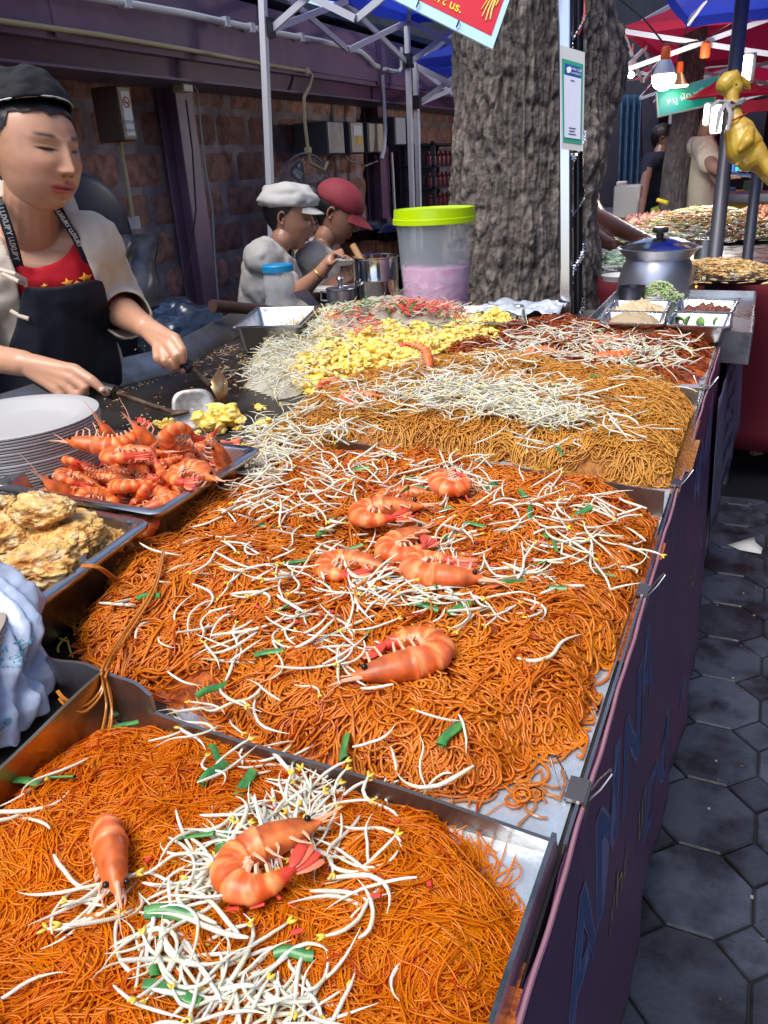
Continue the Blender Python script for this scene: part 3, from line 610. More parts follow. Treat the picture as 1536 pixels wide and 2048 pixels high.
# ================================================================== shrimps
SHR = mat('shrimp shell', attr='Col', rough=.42, coat=.12, sss=.0, bump=.3, bscale=300, bdist=.0004)
SHL = mat('shrimp legs', (.80, .42, .26), .45); EYE = mat('shrimp eye', (.01, .01, .01), .15)
def shrimp(name, curl, seed, label, group=None):
    g = np.random.default_rng(seed); t = thing(name, label, 'shrimp', (0, 0, 0), group)
    K = 64; L = .098; P = []; th = 0; x = y = 0
    for k in range(K):
        s_ = k/(K-1); P.append((x, y, 0)); kap = np.interp(s_, [0, .36, .44, .55, .75, .88, 1], [0, .05, .8, 1.75, 1.5, .55, .2])*curl
        th += kap/K*1.45; x += math.cos(th)*L/K; y += math.sin(th)*L/K
    P = np.array(P); T = np.gradient(P, axis=0); T /= np.linalg.norm(T, axis=1, keepdims=True); Nn = np.stack([-T[:, 1], T[:, 0], 0*T[:, 0]], 1)   # inner side of the curl
    s_ = np.linspace(0, 1, K); hgt = np.interp(s_, [0, .05, .14, .28, .36, .42, .55, .75, .9, 1], [.0007, .0038, .0080, .0106, .0110, .0104, .0104, .0082, .0054, .0026])
    wid = hgt*.82
    seg = np.clip((s_-.36)/.58, 0, 1)*6; fr = seg % 1; rid = np.where((s_ > .36) & (s_ < .95), 1+.12*(1-fr)*(fr > .05)-.06*(fr <= .05), 1); n = 20
    V = []; C = []
    for k in range(K):
        for j in range(n):
            a = 2*PI*j/n; inn = math.cos(a); q = P[k]+Nn[k]*inn*hgt[k]*rid[k]*(.8 if inn > 0 else 1)+np.array((0, 0, 1))*math.sin(a)*wid[k]*rid[k]
            V.append(q)
            band = .5+.5*math.cos(2*PI*(fr[k]-.25)) if s_[k] > .36 else .25
            mo = .5+.5*math.sin(3*a+seg[k]*5+seed)*math.cos(seg[k]*9.+a); bb = np.clip(.75*band*mo*1.5+.05, 0, .62); base = np.array((.80, .085, .003))*(1-bb)+np.array((.96, .44, .15))*bb
            if s_[k] > .38 and fr[k] < .07: base = np.array((.70, .09, .01))
            if s_[k] < .36: base = base*.55+np.array((.42, .10, .02))*.45
            if inn > .45: base = base*.7+np.array((.92, .36, .10))*.3
            if s_[k] > .92: base = np.array((.70, .06, .03))
            C.append(base*g.uniform(.93, 1.07))
    V = np.array(V); C = np.clip(np.array(C), 0, 1); nz = fbm(V*160, 2, seed); nz2 = np.clip(fbm(V*70+9, 2, seed+3)*1.6, 0, 1); hd_ = (np.repeat(s_, n) < .34); C = C*(1+.35*nz[:, None]); C = np.where(hd_[:, None], C*(1-.45*nz2[:, None]), C*(1-.12*nz2[:, None])+np.array((.9, .6, .45))*.12*nz2[:, None]); V = V+.0003*fbm(V*400, 2, seed)[:, None]
    spl = int(.36*K)
    def part(nm, k0, k1):
        mb = MB(); vv = V[k0*n:k1*n]; kk = k1-k0
        Fc = [(k*n+j, k*n+(j+1) % n, (k+1)*n+(j+1) % n, (k+1)*n+j) for k in range(kk-1) for j in range(n)]+[tuple(range(n-1, -1, -1)), tuple((kk-1)*n+j for j in range(n))]
        mb.add(vv, Fc, 0, np.clip(C[k0*n:k1*n], 0, 1)); return mb.build(nm, SHR, t, colattr=True, ang=70)
    hd = part('head', 0, spl+1); part('body', spl, K)
    mb = MB(); p0 = P[-1]; a0 = math.atan2(T[-1][1], T[-1][0])
    for k, da in enumerate((-.55, -.2, .2, .55)):
        a = a0+da*.8; d = np.array((math.cos(a), math.sin(a), .22*(k-1.5)))
        Vv, Fc = ico(2); sc = Vv*np.array((.0095, .0035, .0011)); Rm = np.array([[math.cos(a), -math.sin(a), 0], [math.sin(a), math.cos(a), 0], [0, 0, 1]])
        mb.add(sc @ Rm.T+p0+d*.0075, Fc, 0, (.72, .07, .04) if k % 2 else (.82, .20, .10))
    mb.build('tail_fan', SHR, t, colattr=True)
    mb = MB()
    for k in range(11):
        i = int((.14+.072*k)*K); i = min(i, K-3); lead = k < 5; ln = (.015 if lead else .007)*g.uniform(.8, 1.15)
        for sg in (-1, 1):
            b = P[i]+Nn[i]*hgt[i]*.6+np.array((0, 0, sg*wid[i]*.5)); sl = g.uniform(-.7, .3) if lead else .2
            m1 = b+(Nn[i]*1+T[i]*sl*.6)*ln*.5+np.array((0, 0, sg*.003)); m2 = m1+(Nn[i]*.5+T[i]*sl*1.4)*ln*.5-np.array((0, 0, sg*.001))
            mb.tube([b, m1, m2], [.0011, .0008, .0003] if lead else [.0014, .0012, .0005], 5)
    mb.build('legs', SHL, t)
    mb = MB()
    for k in range(3):
        q = [P[3]+np.array((0, 0, .001*(k-1.5)))]; a = PI+T[0][1]+g.uniform(-.5, .5); c = g.uniform(-30, 30); ln = (.032 if k < 1 else .014)
        for j in range(8): q.append(q[-1]+np.array((math.cos(a), math.sin(a), g.uniform(-.1, .25)))*ln/8); a += c*ln/8
        mb.tube(q, np.linspace(.0006, .0002, len(q)), 4)
    mb.tube([P[6]+np.array((0, 0, 0))-Nn[6]*.003, P[2]-Nn[2]*.003+T[0]*-.008, P[0]-T[0]*.014-Nn[0]*.005], [.0016, .0012, .0003], 6)
    mb.build('antennae', SHL, t)
    for sg in (-1, 1):
        mb = MB(); i = int(.085*K); mb.sphere(P[i]+Nn[i]*-.001+np.array((0, 0, sg*.0052)), .0019, sub=2); mb.build('eye', EYE, t)
    return t
def place_shrimp(src, px, py, yaw, label, first=False, scale=1, rx=0, ry=0, lift=.009, flip=False, group='shrimps lying on the noodles', dep=None):
    p = surf(px, py, lift)
    if isinstance(yaw, tuple): q_ = surf(*yaw); yaw = math.atan2(q_.y-p.y, q_.x-p.x)
    rot = (rx+(PI if flip else 0), ry, yaw)
    if first: src.location = p; src.rotation_euler = rot; src.scale = (scale,)*3; src['label'] = label; src['group'] = group; return src
    return copyt(src, p, rot, scale, label, group)
SA = shrimp('shrimp', 3.6, 5, 'x'); SB = shrimp('shrimp', 2.6, 9, 'x'); SC_ = shrimp('shrimp', 1.5, 13, 'x')
# ---- shrimps lying on the noodles
place_shrimp(SA, 650, 1690, (500, 1735), 'curled pink shrimp on sprouts in the nearest tray, right of the upright one', True, 1.18, lift=.020)
place_shrimp(SB, 250, 1845, (225, 1690), 'shrimp lying belly down with its dark head toward the bottom, nearest tray', True, 1.12, rx=R(-75), lift=.022)
place_shrimp(SA, 704, 1376, (860, 1340), 'largest curled shrimp alone on the front of the orange heap', scale=1.5, lift=.012)
place_shrimp(SA, 888, 968, (862, 1040), 'shrimp with legs upward at the top right of the shrimp group', scale=1.3, lift=.022)
place_shrimp(SC_, 950, 992, R(168), 'straight shrimp tail at the very back of the shrimp group', True, .95, lift=.014)
place_shrimp(SA, 850, 1040, (740, 1060), 'shrimp curling left in the middle of the shrimp group', scale=1.4, lift=.018)
place_shrimp(SC_, 866, 1002, R(190), 'shrimp half hidden behind the others in the shrimp group', scale=.9, lift=.010)
place_shrimp(SA, 856, 1085, (800, 1120), 'bright shrimp curled beneath the others at the centre of the group', scale=1.32, lift=.018)
place_shrimp(SA, 786, 1165, (700, 1140), 'shrimp at the lower left of the shrimp group', scale=1.25, lift=.014)
place_shrimp(SA, 972, 1186, (860, 1170), 'shrimp with dark head pointing right at the front of the group', scale=1.38, lift=.016, flip=True)
place_shrimp(SB, 762, 802, R(186), 'red shrimp peeking out of the thin brown noodles on the left', scale=1.1)
place_shrimp(SC_, 860, 748, R(120), 'orange shrimp head standing up at the edge of the eggs', scale=1.0, ry=R(-40), lift=.004)
place_shrimp(SB, 1120, 712, R(175), 'small bright orange shrimp on the dark red noodles, leftmost there', scale=1.1)
place_shrimp(SC_, 1180, 722, R(20), 'pale orange shrimp in the middle of the dark red noodles', scale=1.2)
place_shrimp(SA, 1255, 690, R(170), 'shrimp farthest back on the dark red noodles', scale=1.3)
place_shrimp(SB, 690, 775, R(150), 'orange shrimp buried at the front of the scrambled eggs', scale=.9, lift=.004)
# ---- hanging noodle strands over the tray corner and pans
def strand(P, r, name, label):
    m = MB()
    for k in range(4):
        o = np.array((random.gauss(0, .0018), random.gauss(0, .0018), random.gauss(0, .001)))
        Q = [np.array(tuple(p))+o*(.5+i*.3) for i, p in enumerate(P)]; D = []
        for i in range(len(Q)-1):
            for q in range(5):
                t_ = q/5; a = Q[max(i-1, 0)]; b = Q[i]; c = Q[i+1]; d = Q[min(i+2, len(Q)-1)]
                D.append(.5*((2*b)+(c-a)*t_+(2*a-5*b+4*c-d)*t_*t_+(3*b-a-3*c+d)*t_**3))
        D.append(Q[-1]); m.tube(D, r, 6)
    o = m.build(name, mat('loose noodle', (.70, .26, .03), .2, coat=.5, translu=.3)); return tag(o, label, 'noodles')
strand([surf(330, 1120, .012), surf(310, 1200, .012), surf(250, 1300, .014), PZ(208, 1338, TOP+.057), PZ(207, 1360, TOP+.05), PZ(215, 1420, TOP+.028), PZ(200, 1500, TOP+.02), surf(190, 1560, .006)], .0011, 'loose_noodles', 'orange noodles hanging over the corner wall of the nearest tray')
strand([PZ(207, 1345, TOP+.054), PZ(205, 1385, TOP+.04), PZ(170, 1422, TOP+.036), PZ(135, 1410, TOP+.045), PZ(120, 1395, TOP+.051)], .0010, 'loose_noodles', 'curved strand clinging to the greasy left wall of the nearest tray')
strand([PZ(410, 990, TOP+.04), PZ(432, 960, TOP+.075), PZ(425, 950, TOP+.08), PZ(400, 962, TOP+.076)], .0016, 'loose_noodles', 'orange strand draped over the rim of the shrimp pan')
strand([PZ(165, 1132, TOP+.078), PZ(200, 1135, TOP+.075), PZ(235, 1160, TOP+.04), surf(265, 1180, .006)], .0012, 'loose_noodles', 'orange strand draped over the rim of the chicken pan')
m = MB()
for k in range(9):
    p = surf(random.uniform(960, 1130), random.uniform(1530, 1600), .002); a = random.uniform(-2.6, -.6); q = []
    for j in range(9): q.append((p.x, p.y, p.z+.001*math.sin(j+k))); a += random.gauss(0, .45); p.x += math.cos(a)*.005; p.y += math.sin(a)*.005; p.x = min(p.x, -.085)
    m.tube(q, .0011, 5)
tag(m.build('loose_noodles', NOO2X if 'NOO2X' in globals() else mat('loose brown noodle', (.42, .14, .03), .25, coat=.5)), 'few brown noodles trailing over the bare shiny tray corner', 'noodles')
# ================================================================== steel food pans
def rquad(c4, s, r, n=5):            # rounded quad (corner list in order), scaled about its centre
    c4 = [np.array(tuple(c))[:2] for c in c4]; c = sum(c4)/4; Q = [c+(p-c)*s for p in c4]; out = []
    for i in range(4):
        p = Q[i]; a = Q[i-1]; b = Q[(i+1) % 4]; da = (a-p)/np.linalg.norm(a-p); db = (b-p)/np.linalg.norm(b-p)
        for k in range(n+1):
            t_ = k/n; out.append(p+da*r*(1-t_)**2+db*r*t_**2)
    return np.array(out)
def offq(c4, d):                     # move the outline inwards by d
    c4 = [np.array(tuple(c))[:2] for c in c4]; c = sum(c4)/4; out = []
    for i in range(4):
        p = c4[i]; a = c4[i-1]; b = c4[(i+1) % 4]; out.append(p+((a-p)/np.linalg.norm(a-p)+(b-p)/np.linalg.norm(b-p))*d)
    return out
def pan(name, label, c4, ztop, depth, rim=.012, r=.02, mt=STEEL, group=None, cat='pan', taper=.012):
    c = sum((Vector((p[0], p[1], 0)) for p in c4), Vector())/4; t = thing(name, label, cat, (c.x, c.y, ztop-depth), group)
    rings = [(0, ztop-.004), (0, ztop), (.002, ztop+.0015), (rim, ztop+.001), (rim+.002, ztop-.002), (rim+taper, ztop-depth+.008), (rim+taper+.008, ztop-depth)]
    L = [np.c_[rquad(offq(c4, d), 1, r), np.full(24, z)] for d, z in rings]
    m = MB(); G_ = np.array(L); G_ = np.concatenate([G_, G_[:, :1]], 1); m.grid(G_); n = 24
    m.add(L[-1], [tuple(range(24))]); m.build('pan_body', mt, t, ang=50, solid=.0012)
    return t
def P4(L, z): return [tuple(PZ(x, y, z))[:2] for x, y in L]
ZP = TOP+.072
shp = P4([(-25, 972), (212, 858), (527, 898), (315, 1032)], ZP)
pan('food_pan', 'steel pan heaped with cooked orange shrimps', shp, ZP, .068, mt=STEEL)
e_ = np.array(tuple(PZ(305, 1040, ZP))[:2]); b_ = np.array(tuple(PZ(-40, 975, ZP))[:2]); f_ = np.array(tuple(PZ(48, 1228, ZP))[:2])
chq = [tuple(b_), tuple(e_), tuple(f_), tuple(f_+b_-e_)]
pan('food_pan', 'steel pan holding golden fried chicken pieces', chq, ZP-.002, .068, mt=STEEL)
# shrimps piled in the pan
def inq(c4, u, v):
    a, b, c, d = [np.array(p) for p in c4]; return (a*(1-u)+b*u)*(1-v)+(d*(1-u)+c*u)*v
cnt = 0
for k in range(70):
    u, v = random.uniform(.10, .90), random.uniform(.13, .87); p = inq(shp, u, v); mz = 4*(.25-(u-.5)**2)*4*(.25-(v-.5)**2)
    lay = k/70; z = TOP+.014+.030*lay+.020*mz*lay+.006
    src = (SA, SB, SC_)[k % 3]
    q = Vector((p[0], p[1], z)); yaw = random.uniform(0, 2*PI); sc = random.uniform(.8, 1.02)
    off = Matrix.Rotation(yaw, 3, 'Z') @ Vector((.025, .012, 0))*sc
    copyt(src, q-off, (random.gauss(0, .6)+(PI if random.random() < .5 else 0), random.gauss(0, .35), yaw), sc, 'cooked orange shrimp in the crowded steel shrimp pan', 'shrimps piled in the pan')
for (px, py, dz, yaw, ry, lb) in ((196, 838, .13, 80, 68, 'shrimp head standing upright at the back left of the shrimp pan'), (262, 840, .13, 40, 62, 'dark orange shrimp head sticking up at the back middle of the shrimp pan'), (128, 880, .11, 20, 10, 'shrimp with a purple tail at the far left of the shrimp pan'), (80, 950, .10, 60, 55, 'shrimp head pointing up at the near left corner of the shrimp pan'), (425, 880, .115, 100, 60, 'shrimp standing up at the far right of the shrimp pan')):
    copyt(SC_, PZ(px, py, TOP+dz), (R(20), R(ry), R(yaw)), 1.25, lb, 'shrimps piled in the pan')
o = copyt(SA, PZ(400, 905, TOP+.075), (R(60), R(-30), R(250)), 1.15, 'fat curled orange shrimp resting on the back rim of the shrimp pan', 'shrimps piled in the pan')
copyt(SA, PZ(330, 905, TOP+.095), (R(10), 0, R(200)), 1.3, 'large pale curled shrimp in the middle of the shrimp pan', 'shrimps piled in the pan')
copyt(SA, PZ(430, 960, TOP+.085), (R(-10), 0, R(150)), 1.3, 'large curled shrimp at the right front of the shrimp pan', 'shrimps piled in the pan')
# fried chicken
CHK = mat('fried batter', attr='Col', rough=.5, bump=1, bscale=260, bdist=.002, coat=.1)
def chicken(px, py, dz, s, seed, label, yaw=0, tilt=0):
    V, Fc = ico(6); n1 = fbm(V*1.6+seed*7.7, 3, seed); n2 = .6*fbm(V*6+seed*2.2, 3, seed+20)+.5*np.abs(fbm(V*17+seed, 3, seed+30))
    D = V*(1+.28*n1+.10*n2)[:, None]*np.array(s); Rm = np.array(Matrix.Rotation(R(yaw), 3, 'Z') @ Matrix.Rotation(R(tilt), 3, 'X')); D = D @ Rm.T
    t_ = np.clip(.35+1.3*n2+.3*n1, 0, 1)[:, None]; t2 = np.clip(fbm(V*3+seed, 2, 77)*1.4, 0, 1)[:, None]
    C = np.array((.42, .13, .012))*(1-t_)+np.array((.80, .50, .15))*t_; C = C*(1-t2*.6)+np.array((.85, .72, .45))*t2*.6
    sp = noise3(V*34+seed, 5) > .80; C[sp] = (.07, .03, .015)
    m = MB(); m.add(D+np.array(tuple(PZ(px, py, TOP+dz))), Fc, 0, C); tag(m.build('fried_chicken', CHK, colattr=True, ang=180), label, 'fried chicken', 'fried chicken pieces in the pan')
chicken(88, 1022, .105, (.034, .022, .017), 1, 'small golden fried chicken piece on top of the others', 20, 5)
chicken(120, 1078, .075, (.050, .040, .018), 2, 'widest pale fried chicken piece, in the middle of its pan', -10, 10)
chicken(72, 1130, .075, (.040, .030, .017), 3, 'golden fried chicken piece nearest the front of its pan', 30)
chicken(218, 1088, .055, (.022, .024, .018), 4, 'small fried chicken piece in the right corner of its pan', 0)
chicken(5, 1072, .075, (.035, .035, .02), 5, 'fried chicken piece at the left edge of the photo', 70)
chicken(5, 1020, .065, (.022, .018, .014), 6, 'small orange fried piece at the back left of the chicken pan', 70)
chicken(95, 1150, .040, (.036, .034, .016), 8, 'dark brown fried piece at the bottom of the chicken pan', 40)
chicken(20, 1190, .040, (.036, .034, .018), 9, 'fried piece hidden low in the front of the chicken pan', 0)
chicken(150, 1045, .040, (.036, .028, .016), 10, 'brown fried piece under the top one at the back of the chicken pan', 0)
# ================================================================== paper plates
PLT = mat('moulded paper plate', (.44, .43, .415), .6, bump=.2, bscale=120, bdist=.0006); PLT2 = mat('brown paper plate', (.45, .36, .30), .65)
def plates(cx, cy, z, n, Rr, mt, lbt, lb, grp, step=.0045):
    prof = [(.0001, .0035), (Rr*.62, .0035), (Rr*.70, .006), (Rr*.80, .017), (Rr*.86, .019), (Rr*.97, .0195), (Rr, .0185), (Rr*.998, .0165), (Rr*.97, .0168), (Rr*.86, .0165), (Rr*.80, .0145), (Rr*.70, .0035), (Rr*.62, .0005), (.0001, .0005)]
    m = MB(); m.lathe(prof, n=72); src = m.build('paper_plate', mt, None, ang=60)
    for k in range(n):
        o = src if k == 0 else src.copy()
        if k: COL.objects.link(o)
        o.location = (cx+random.gauss(0, .0006), cy+random.gauss(0, .0006), z+k*step)
        tag(o, lbt if k == n-1 else lb, 'paper plate', grp)
pc = PZ(26, 838, TOP+.118)
plates(pc.x, pc.y, TOP+.001, 25, .122, PLT, 'topmost white paper plate with its empty hollow in view', 'white paper plate inside the tall stack beside the shrimp pan', 'stacked white paper plates', .0043)
pb = G(-172, 1450, .0)
plates(pb.x, pb.y, TOP+.001, 18, .095, PLT2, 'uppermost plate of the bagged stack at the left edge', 'brownish paper plate in the bagged stack at the left edge', 'bagged paper plates', .004)
BAGM = mat('printed plastic bag', (.50, .60, .78), .28, coat=.6, translu=.25, bump=.4, bscale=30, bdist=.004, col2=(.58, .62, .76), nscale=12)
TEAL = mat('teal bag print', (.03, .26, .36), .5)
def bagf(th, v):                     # th angle, v 0..1 from bottom to gathered top
    th = np.asarray(th, float); v = np.asarray(v, float)
    r = .111+.006*np.sin(v*9+th*2)+.004*np.sin(th*17+v*6)+.004*np.sin(th*31-v*11); r = r*np.clip(1.02-.0*v-np.clip(v-.45, 0, 1)**1.5*1.35, .12, 1)
    z = TOP+.004+v*.115-.02*np.sin(th*5)*v
    return np.stack([pb.x+r*np.cos(th)-v*v*.02, pb.y+r*np.sin(th)+v*v*.05, z], -1)
T_, V_ = np.meshgrid(np.linspace(-PI, PI, 241), np.linspace(.04, 1, 90), indexing='ij'); Pb = bagf(T_, V_)
Pb += .0045*(.5-np.abs(fbm(Pb.reshape(-1, 3)*34, 3, 4))).reshape(T_.shape)[..., None]
bt = thing('plate_bag', 'crumpled white and blue printed plastic bag round a stack of plates', 'plastic bag', (pb.x, pb.y, TOP)); m = MB(); m.grid(Pb); m.build('bag', BAGM, bt, ang=180, solid=.0006)
for (sx, th0, v0, sz) in (('of Them', .1, .48, .011), ('Before', -.12, .40, .013), ('package', -.12, .355, .013), ('IMPORTANT: KEEP DRY', .3, .60, .008), ('100% plant fibre', .3, .575, .008), ('ID', -.45, .30, .016), ('of Them', -.3, .52, .012), ('Storage of them', .35, .64, .008), ('or package', .0, .25, .012), ('Before use', -.6, .42, .012), ('of Them', .45, .69, .010)):
    o = text_mesh('bag_print', sx, TEAL, Matrix.Identity(4), size=sz, parent=bt); o.matrix_parent_inverse = Matrix.Translation(bt.location).inverted()
    me = o.data; n = len(me.vertices); A = np.zeros(n*3); me.vertices.foreach_get('co', A); A = A.reshape(-1, 3)
    q = bagf(th0-.15+A[:, 0]/.11, v0+A[:, 1]/.115*.6); q2 = q+.0045*(.5-np.abs(fbm(q*34, 3, 4)))[:, None]; c = np.array((pb.x, pb.y, 0)); d = q2-c; d[:, 2] = 0; d /= np.linalg.norm(d, axis=1, keepdims=True)
    me.vertices.foreach_set('co', (q2+d*.0022).ravel())
# ================================================================== eggs on the griddle and scraps
def lump(px, py, r, seed, label):
    m = MB(); g = np.random.default_rng(seed); p = G(px, py, r*.35)
    for k in range(int(14+r*500)): eggblob(m, np.array(tuple(p))+g.normal(0, .42, 3)*r*np.array((1, 1, .5))+(0, 0, r*.2), r*g.uniform(.22, .42), seed*50+k)
    tag(m.build('egg_lump', EGG), label, 'egg', 'scrambled egg lumps on the griddle')
lump(443, 845, .040, 2, 'large scrambled egg lump against the round spatula'); lump(332, 852, .018, 3, 'scrambled egg lump left of the round spatula')
lump(519, 816, .012, 4, 'small egg lump alone on the dark griddle'); lump(528, 850, .016, 5, 'egg lump right of the large one'); lump(478, 858, .010, 6, 'tiny egg lump beside the large one'); lump(395, 868, .010, 12, 'tiny egg lump behind the shrimp pan')
m = MB(); g = np.random.default_rng(5)
for k in range(420):
    x = g.uniform(210, 640); y = g.uniform(690, 900)
    if k % 2: x = g.uniform(420, 600); y = g.uniform(690, 780)
    p = G(x, y, .001)
    a = g.uniform(0, PI); l = g.uniform(.002, .008)*(2.2 if k % 7 == 0 else 1); m.box(p, (l, g.uniform(.0008, .003), .0015), np.array(Matrix.Rotation(a, 3, 'Z')), m=int(g.integers(0, 4)))
for k in range(160):
    t_ = g.uniform(0, 1); x = 225+t_*290; y = 790-t_*110+g.normal(0, 4); m.box(G(x, y, .001), (.003, .002, .0015), np.array(Matrix.Rotation(g.uniform(0, 3), 3, 'Z')), m=int(g.integers(0, 4)))
tag(m.build('food_scraps', [mat('scrap pale', (.6, .52, .4), .5), mat('scrap brown', (.25, .08, .03), .5), mat('scrap egg', (.8, .6, .15), .5), mat('scrap red', (.5, .1, .06), .5)], smooth=False), 'tiny burnt scraps and crumbs scattered over the dark griddle', 'food scraps', None, 'stuff')
# loose sprouts on the griddle
shreds('griddle_shreds', 'fried pale shreds stuck to the far griddle surface', [(RNG.uniform(410, 600), RNG.uniform(690, 760), 0) for _ in range(70)], .03, .0012, mat('fried shreds', (.55, .42, .3), .5), 'food scraps', zs=.002)
shreds('griddle_shreds', 'yellow burnt noodle curls on the griddle behind the metal flap', [(160, 1255, 0), (150, 1262, 0), (128, 1282, 0), (165, 1248, 0), (118, 1290, 0), (140, 1300, 0)], .022, .0014, mat('yellow shreds', (.6, .45, .06), .4), 'food scraps', zs=.002)
# ================================================================== spatulas
def spatula(name, label, grip, blade_c, blade):
    t = thing(name, label, 'spatula', grip[0]); 
    m = MB(); g0, g1, g2 = [np.array(tuple(p)) for p in grip]
    m.tube([g0, g0*.97+g1*.03, g0*.7+g1*.3, g0*.3+g1*.7, g1*.97+g0*.03, g1], [.009, .013, .0135, .0125, .014, .011], 14); m.build('handle', BLACK, t)
    m = MB(); m.tube([g1, g1*.5+g2*.5, g2], [.005, .0045, .006], 10); m.build('shaft', mat('burnt shaft', (.10, .05, .03), .45, .6, col2=(.3, .2, .13), nscale=40), t)
    blade(t); return t
h0 = PD(160, 765, 1.415); h1 = PD(232, 786, 1.405); bc = np.array(tuple(PD(388, 820, 1.452))); sh = PD(346, 826, 1.442)
def round_blade(t):
    m = MB(); n = np.array((.55, -.72, .42)); n /= np.linalg.norm(n); a = np.cross(n, (0, 0, 1)); a /= np.linalg.norm(a); b = np.cross(a, n)
    for (rr, off) in ((1, .0008),):
        V = []; 
        for k in range(6):
            for j in range(40):
                th = 2*PI*j/40; q = k/5; sq = 1/max(abs(math.cos(th))**3.2+abs(math.sin(th))**3.2, .01)**(1/3.2)
                V.append(bc+(a*math.cos(th)*.040+b*math.sin(th)*.040)*q*sq*(.98)-n*.006*(1-q*q))
        Fc = [(k*40+j, k*40+(j+1) % 40, (k+1)*40+(j+1) % 40, (k+1)*40+j) for k in range(5) for j in range(40)]; m.add(V, Fc)
    m.build('blade', mat('scraped blade', (.42, .41, .40), .42, .7, col2=(.28, .24, .2), nscale=60), t, solid=.0015)
    m = MB(); s_ = np.array(tuple(sh)); m.tube([s_-(.012, -.006, -.004), s_, bc*.75+s_*.25], [.006, .010, .004], 8, flat=.5); m.build('neck', mat('burnt shaft'), t)
spatula('spatula', 'round grey spatula with black handle held in the near hand', (h0, h1, sh), bc, round_blade)
k0 = PD(326, 702, 1.548); k1 = PD(384, 737, 1.553); k2 = PD(418, 768, 1.57)
def scoop_blade(t):
    L = [PD(418, 768, 1.57), PD(437, 735, 1.60), PD(455, 762, 1.61), PD(456, 806, 1.59), PD(436, 800, 1.57)]; c = sum(L, Vector())/5+Vector((.0, .008, 0))
    m = MB(); V = [tuple(p) for p in L]+[tuple(c)]; m.add(V, [(i, (i+1) % 5, 5) for i in range(5)]); m.build('blade', mat('caramelised blade', (.30, .15, .07), .3, .6, col2=(.5, .33, .15), nscale=30, coat=.4), t, solid=.002)
spatula('spatula', 'brown stained scoop spatula held in the far hand', (k0, k1, k2), None, scoop_blade)
# ================================================================== paving
PAV = mat('paving stone', (.05, .055, .075), .55, col2=(.018, .017, .020), nscale=6, bump=.7, bscale=70, bdist=.003, rough2=.3, attr='Col', lo=.45, hi=.62)
GRO = mat('joint dirt', (.02, .02, .022), .9)
m = MB(); m.add([(-60, -30, -.012), (60, -30, -.012), (60, 90, -.012), (-60, 90, -.012)], [(0, 1, 2, 3)]); o = m.build('ground', GRO, smooth=False); o['kind'] = 'structure'
pt, ch = .205, .060; sx0, sy0 = .134, 1.105
Vs = []; Fs = []; Cs = []; o_ = 0; gp = np.random.default_rng(3)
for i in range(-22, 20):
    for j in range(-12, 44):
        cx, cy = sx0+(i+.5)*pt, sy0+(j+.5)*pt; h = pt/2-.002; c_ = ch
        oc = [(-h+c_, -h), (h-c_, -h), (h, -h+c_), (h, h-c_), (h-c_, h), (-h+c_, h), (-h, h-c_), (-h, -h+c_)]
        sq = [(0, -ch+.004), (ch-.004, 0), (0, ch-.004), (-ch+.004, 0)]
        for pl, (ox, oy) in ((oc, (cx, cy)), (sq, (sx0+i*pt, sy0+j*pt))):
            n = len(pl); z = gp.uniform(-.0015, .0015); a = np.array(pl); cc = gp.uniform(.6, 1.45)
            R0 = np.c_[a+(ox, oy), np.full(n, -.012)]; R1 = np.c_[a+(ox, oy), np.full(n, z-.004)]; R2 = np.c_[a*(1-.0035/np.abs(a).max())+(ox, oy), np.full(n, z)]
            Vs.append(np.vstack([R0, R1, R2])); Cs.append(np.full((3*n, 3), 1.0)*cc*np.array((.046, .052, .072)))
            Fs += [[o_+k, o_+(k+1) % n, o_+n+(k+1) % n, o_+n+k] for k in range(n)]+[[o_+n+k, o_+n+(k+1) % n, o_+2*n+(k+1) % n, o_+2*n+k] for k in range(n)]+[[o_+2*n+k for k in range(n)]]; o_ += 3*n
me = bpy.data.meshes.new('paving'); me.from_pydata(np.concatenate(Vs).tolist(), [], Fs); ca = me.color_attributes.new('Col', 'FLOAT_COLOR', 'POINT'); cc = np.concatenate(Cs); ca.data.foreach_set('color', np.c_[cc, np.ones(len(cc))].ravel())
o = link('paving', me, PAV); o['kind'] = 'structure'
m = MB(); p = PZ(1490, 1092, .003)
q = [PZ(1455, 1090, .002), PZ(1508, 1074, .004), PZ(1512, 1086, .010), PZ(1525, 1096, .004), PZ(1522, 1108, .002), PZ(1480, 1100, .006)]
c0 = sum(q, Vector())/6+Vector((0, 0, .006)); m.add([tuple(v) for v in q]+[tuple(c0)], [(i, (i+1) % 6, 6) for i in range(6)]); tag(m.build('paper_scrap', mat('paper', (.75, .73, .66), .7), solid=.0008), 'torn white paper scrap lying on the dark paving', 'paper scrap')
m = MB(); eggblob(m, PZ(1512, 908, .01), .02, 4); tag(m.build('dropped_wrapper', mat('brown wrapper', (.4, .26, .15), .6)), 'small brown scrap dropped near the red stall cloth', 'litter')
m = MB(); g = np.random.default_rng(12)
for k in range(260): x_, y_ = g.uniform(.0, 1.3), g.uniform(.4, 3.2); m.box((x_, y_, .003), (g.uniform(.002, .008), g.uniform(.002, .006), .002), np.array(Matrix.Rotation(g.uniform(0, 3), 3, 'Z')), m=int(g.integers(0, 3)))
tag(m.build('pavement_grit', [mat('grit pale', (.30, .28, .24), .8), mat('grit grey', (.14, .13, .12), .8), mat('grit brown', (.16, .09, .04), .8)], smooth=False), 'tiny crumbs and grit littering the dark paving', 'litter', None, 'stuff')
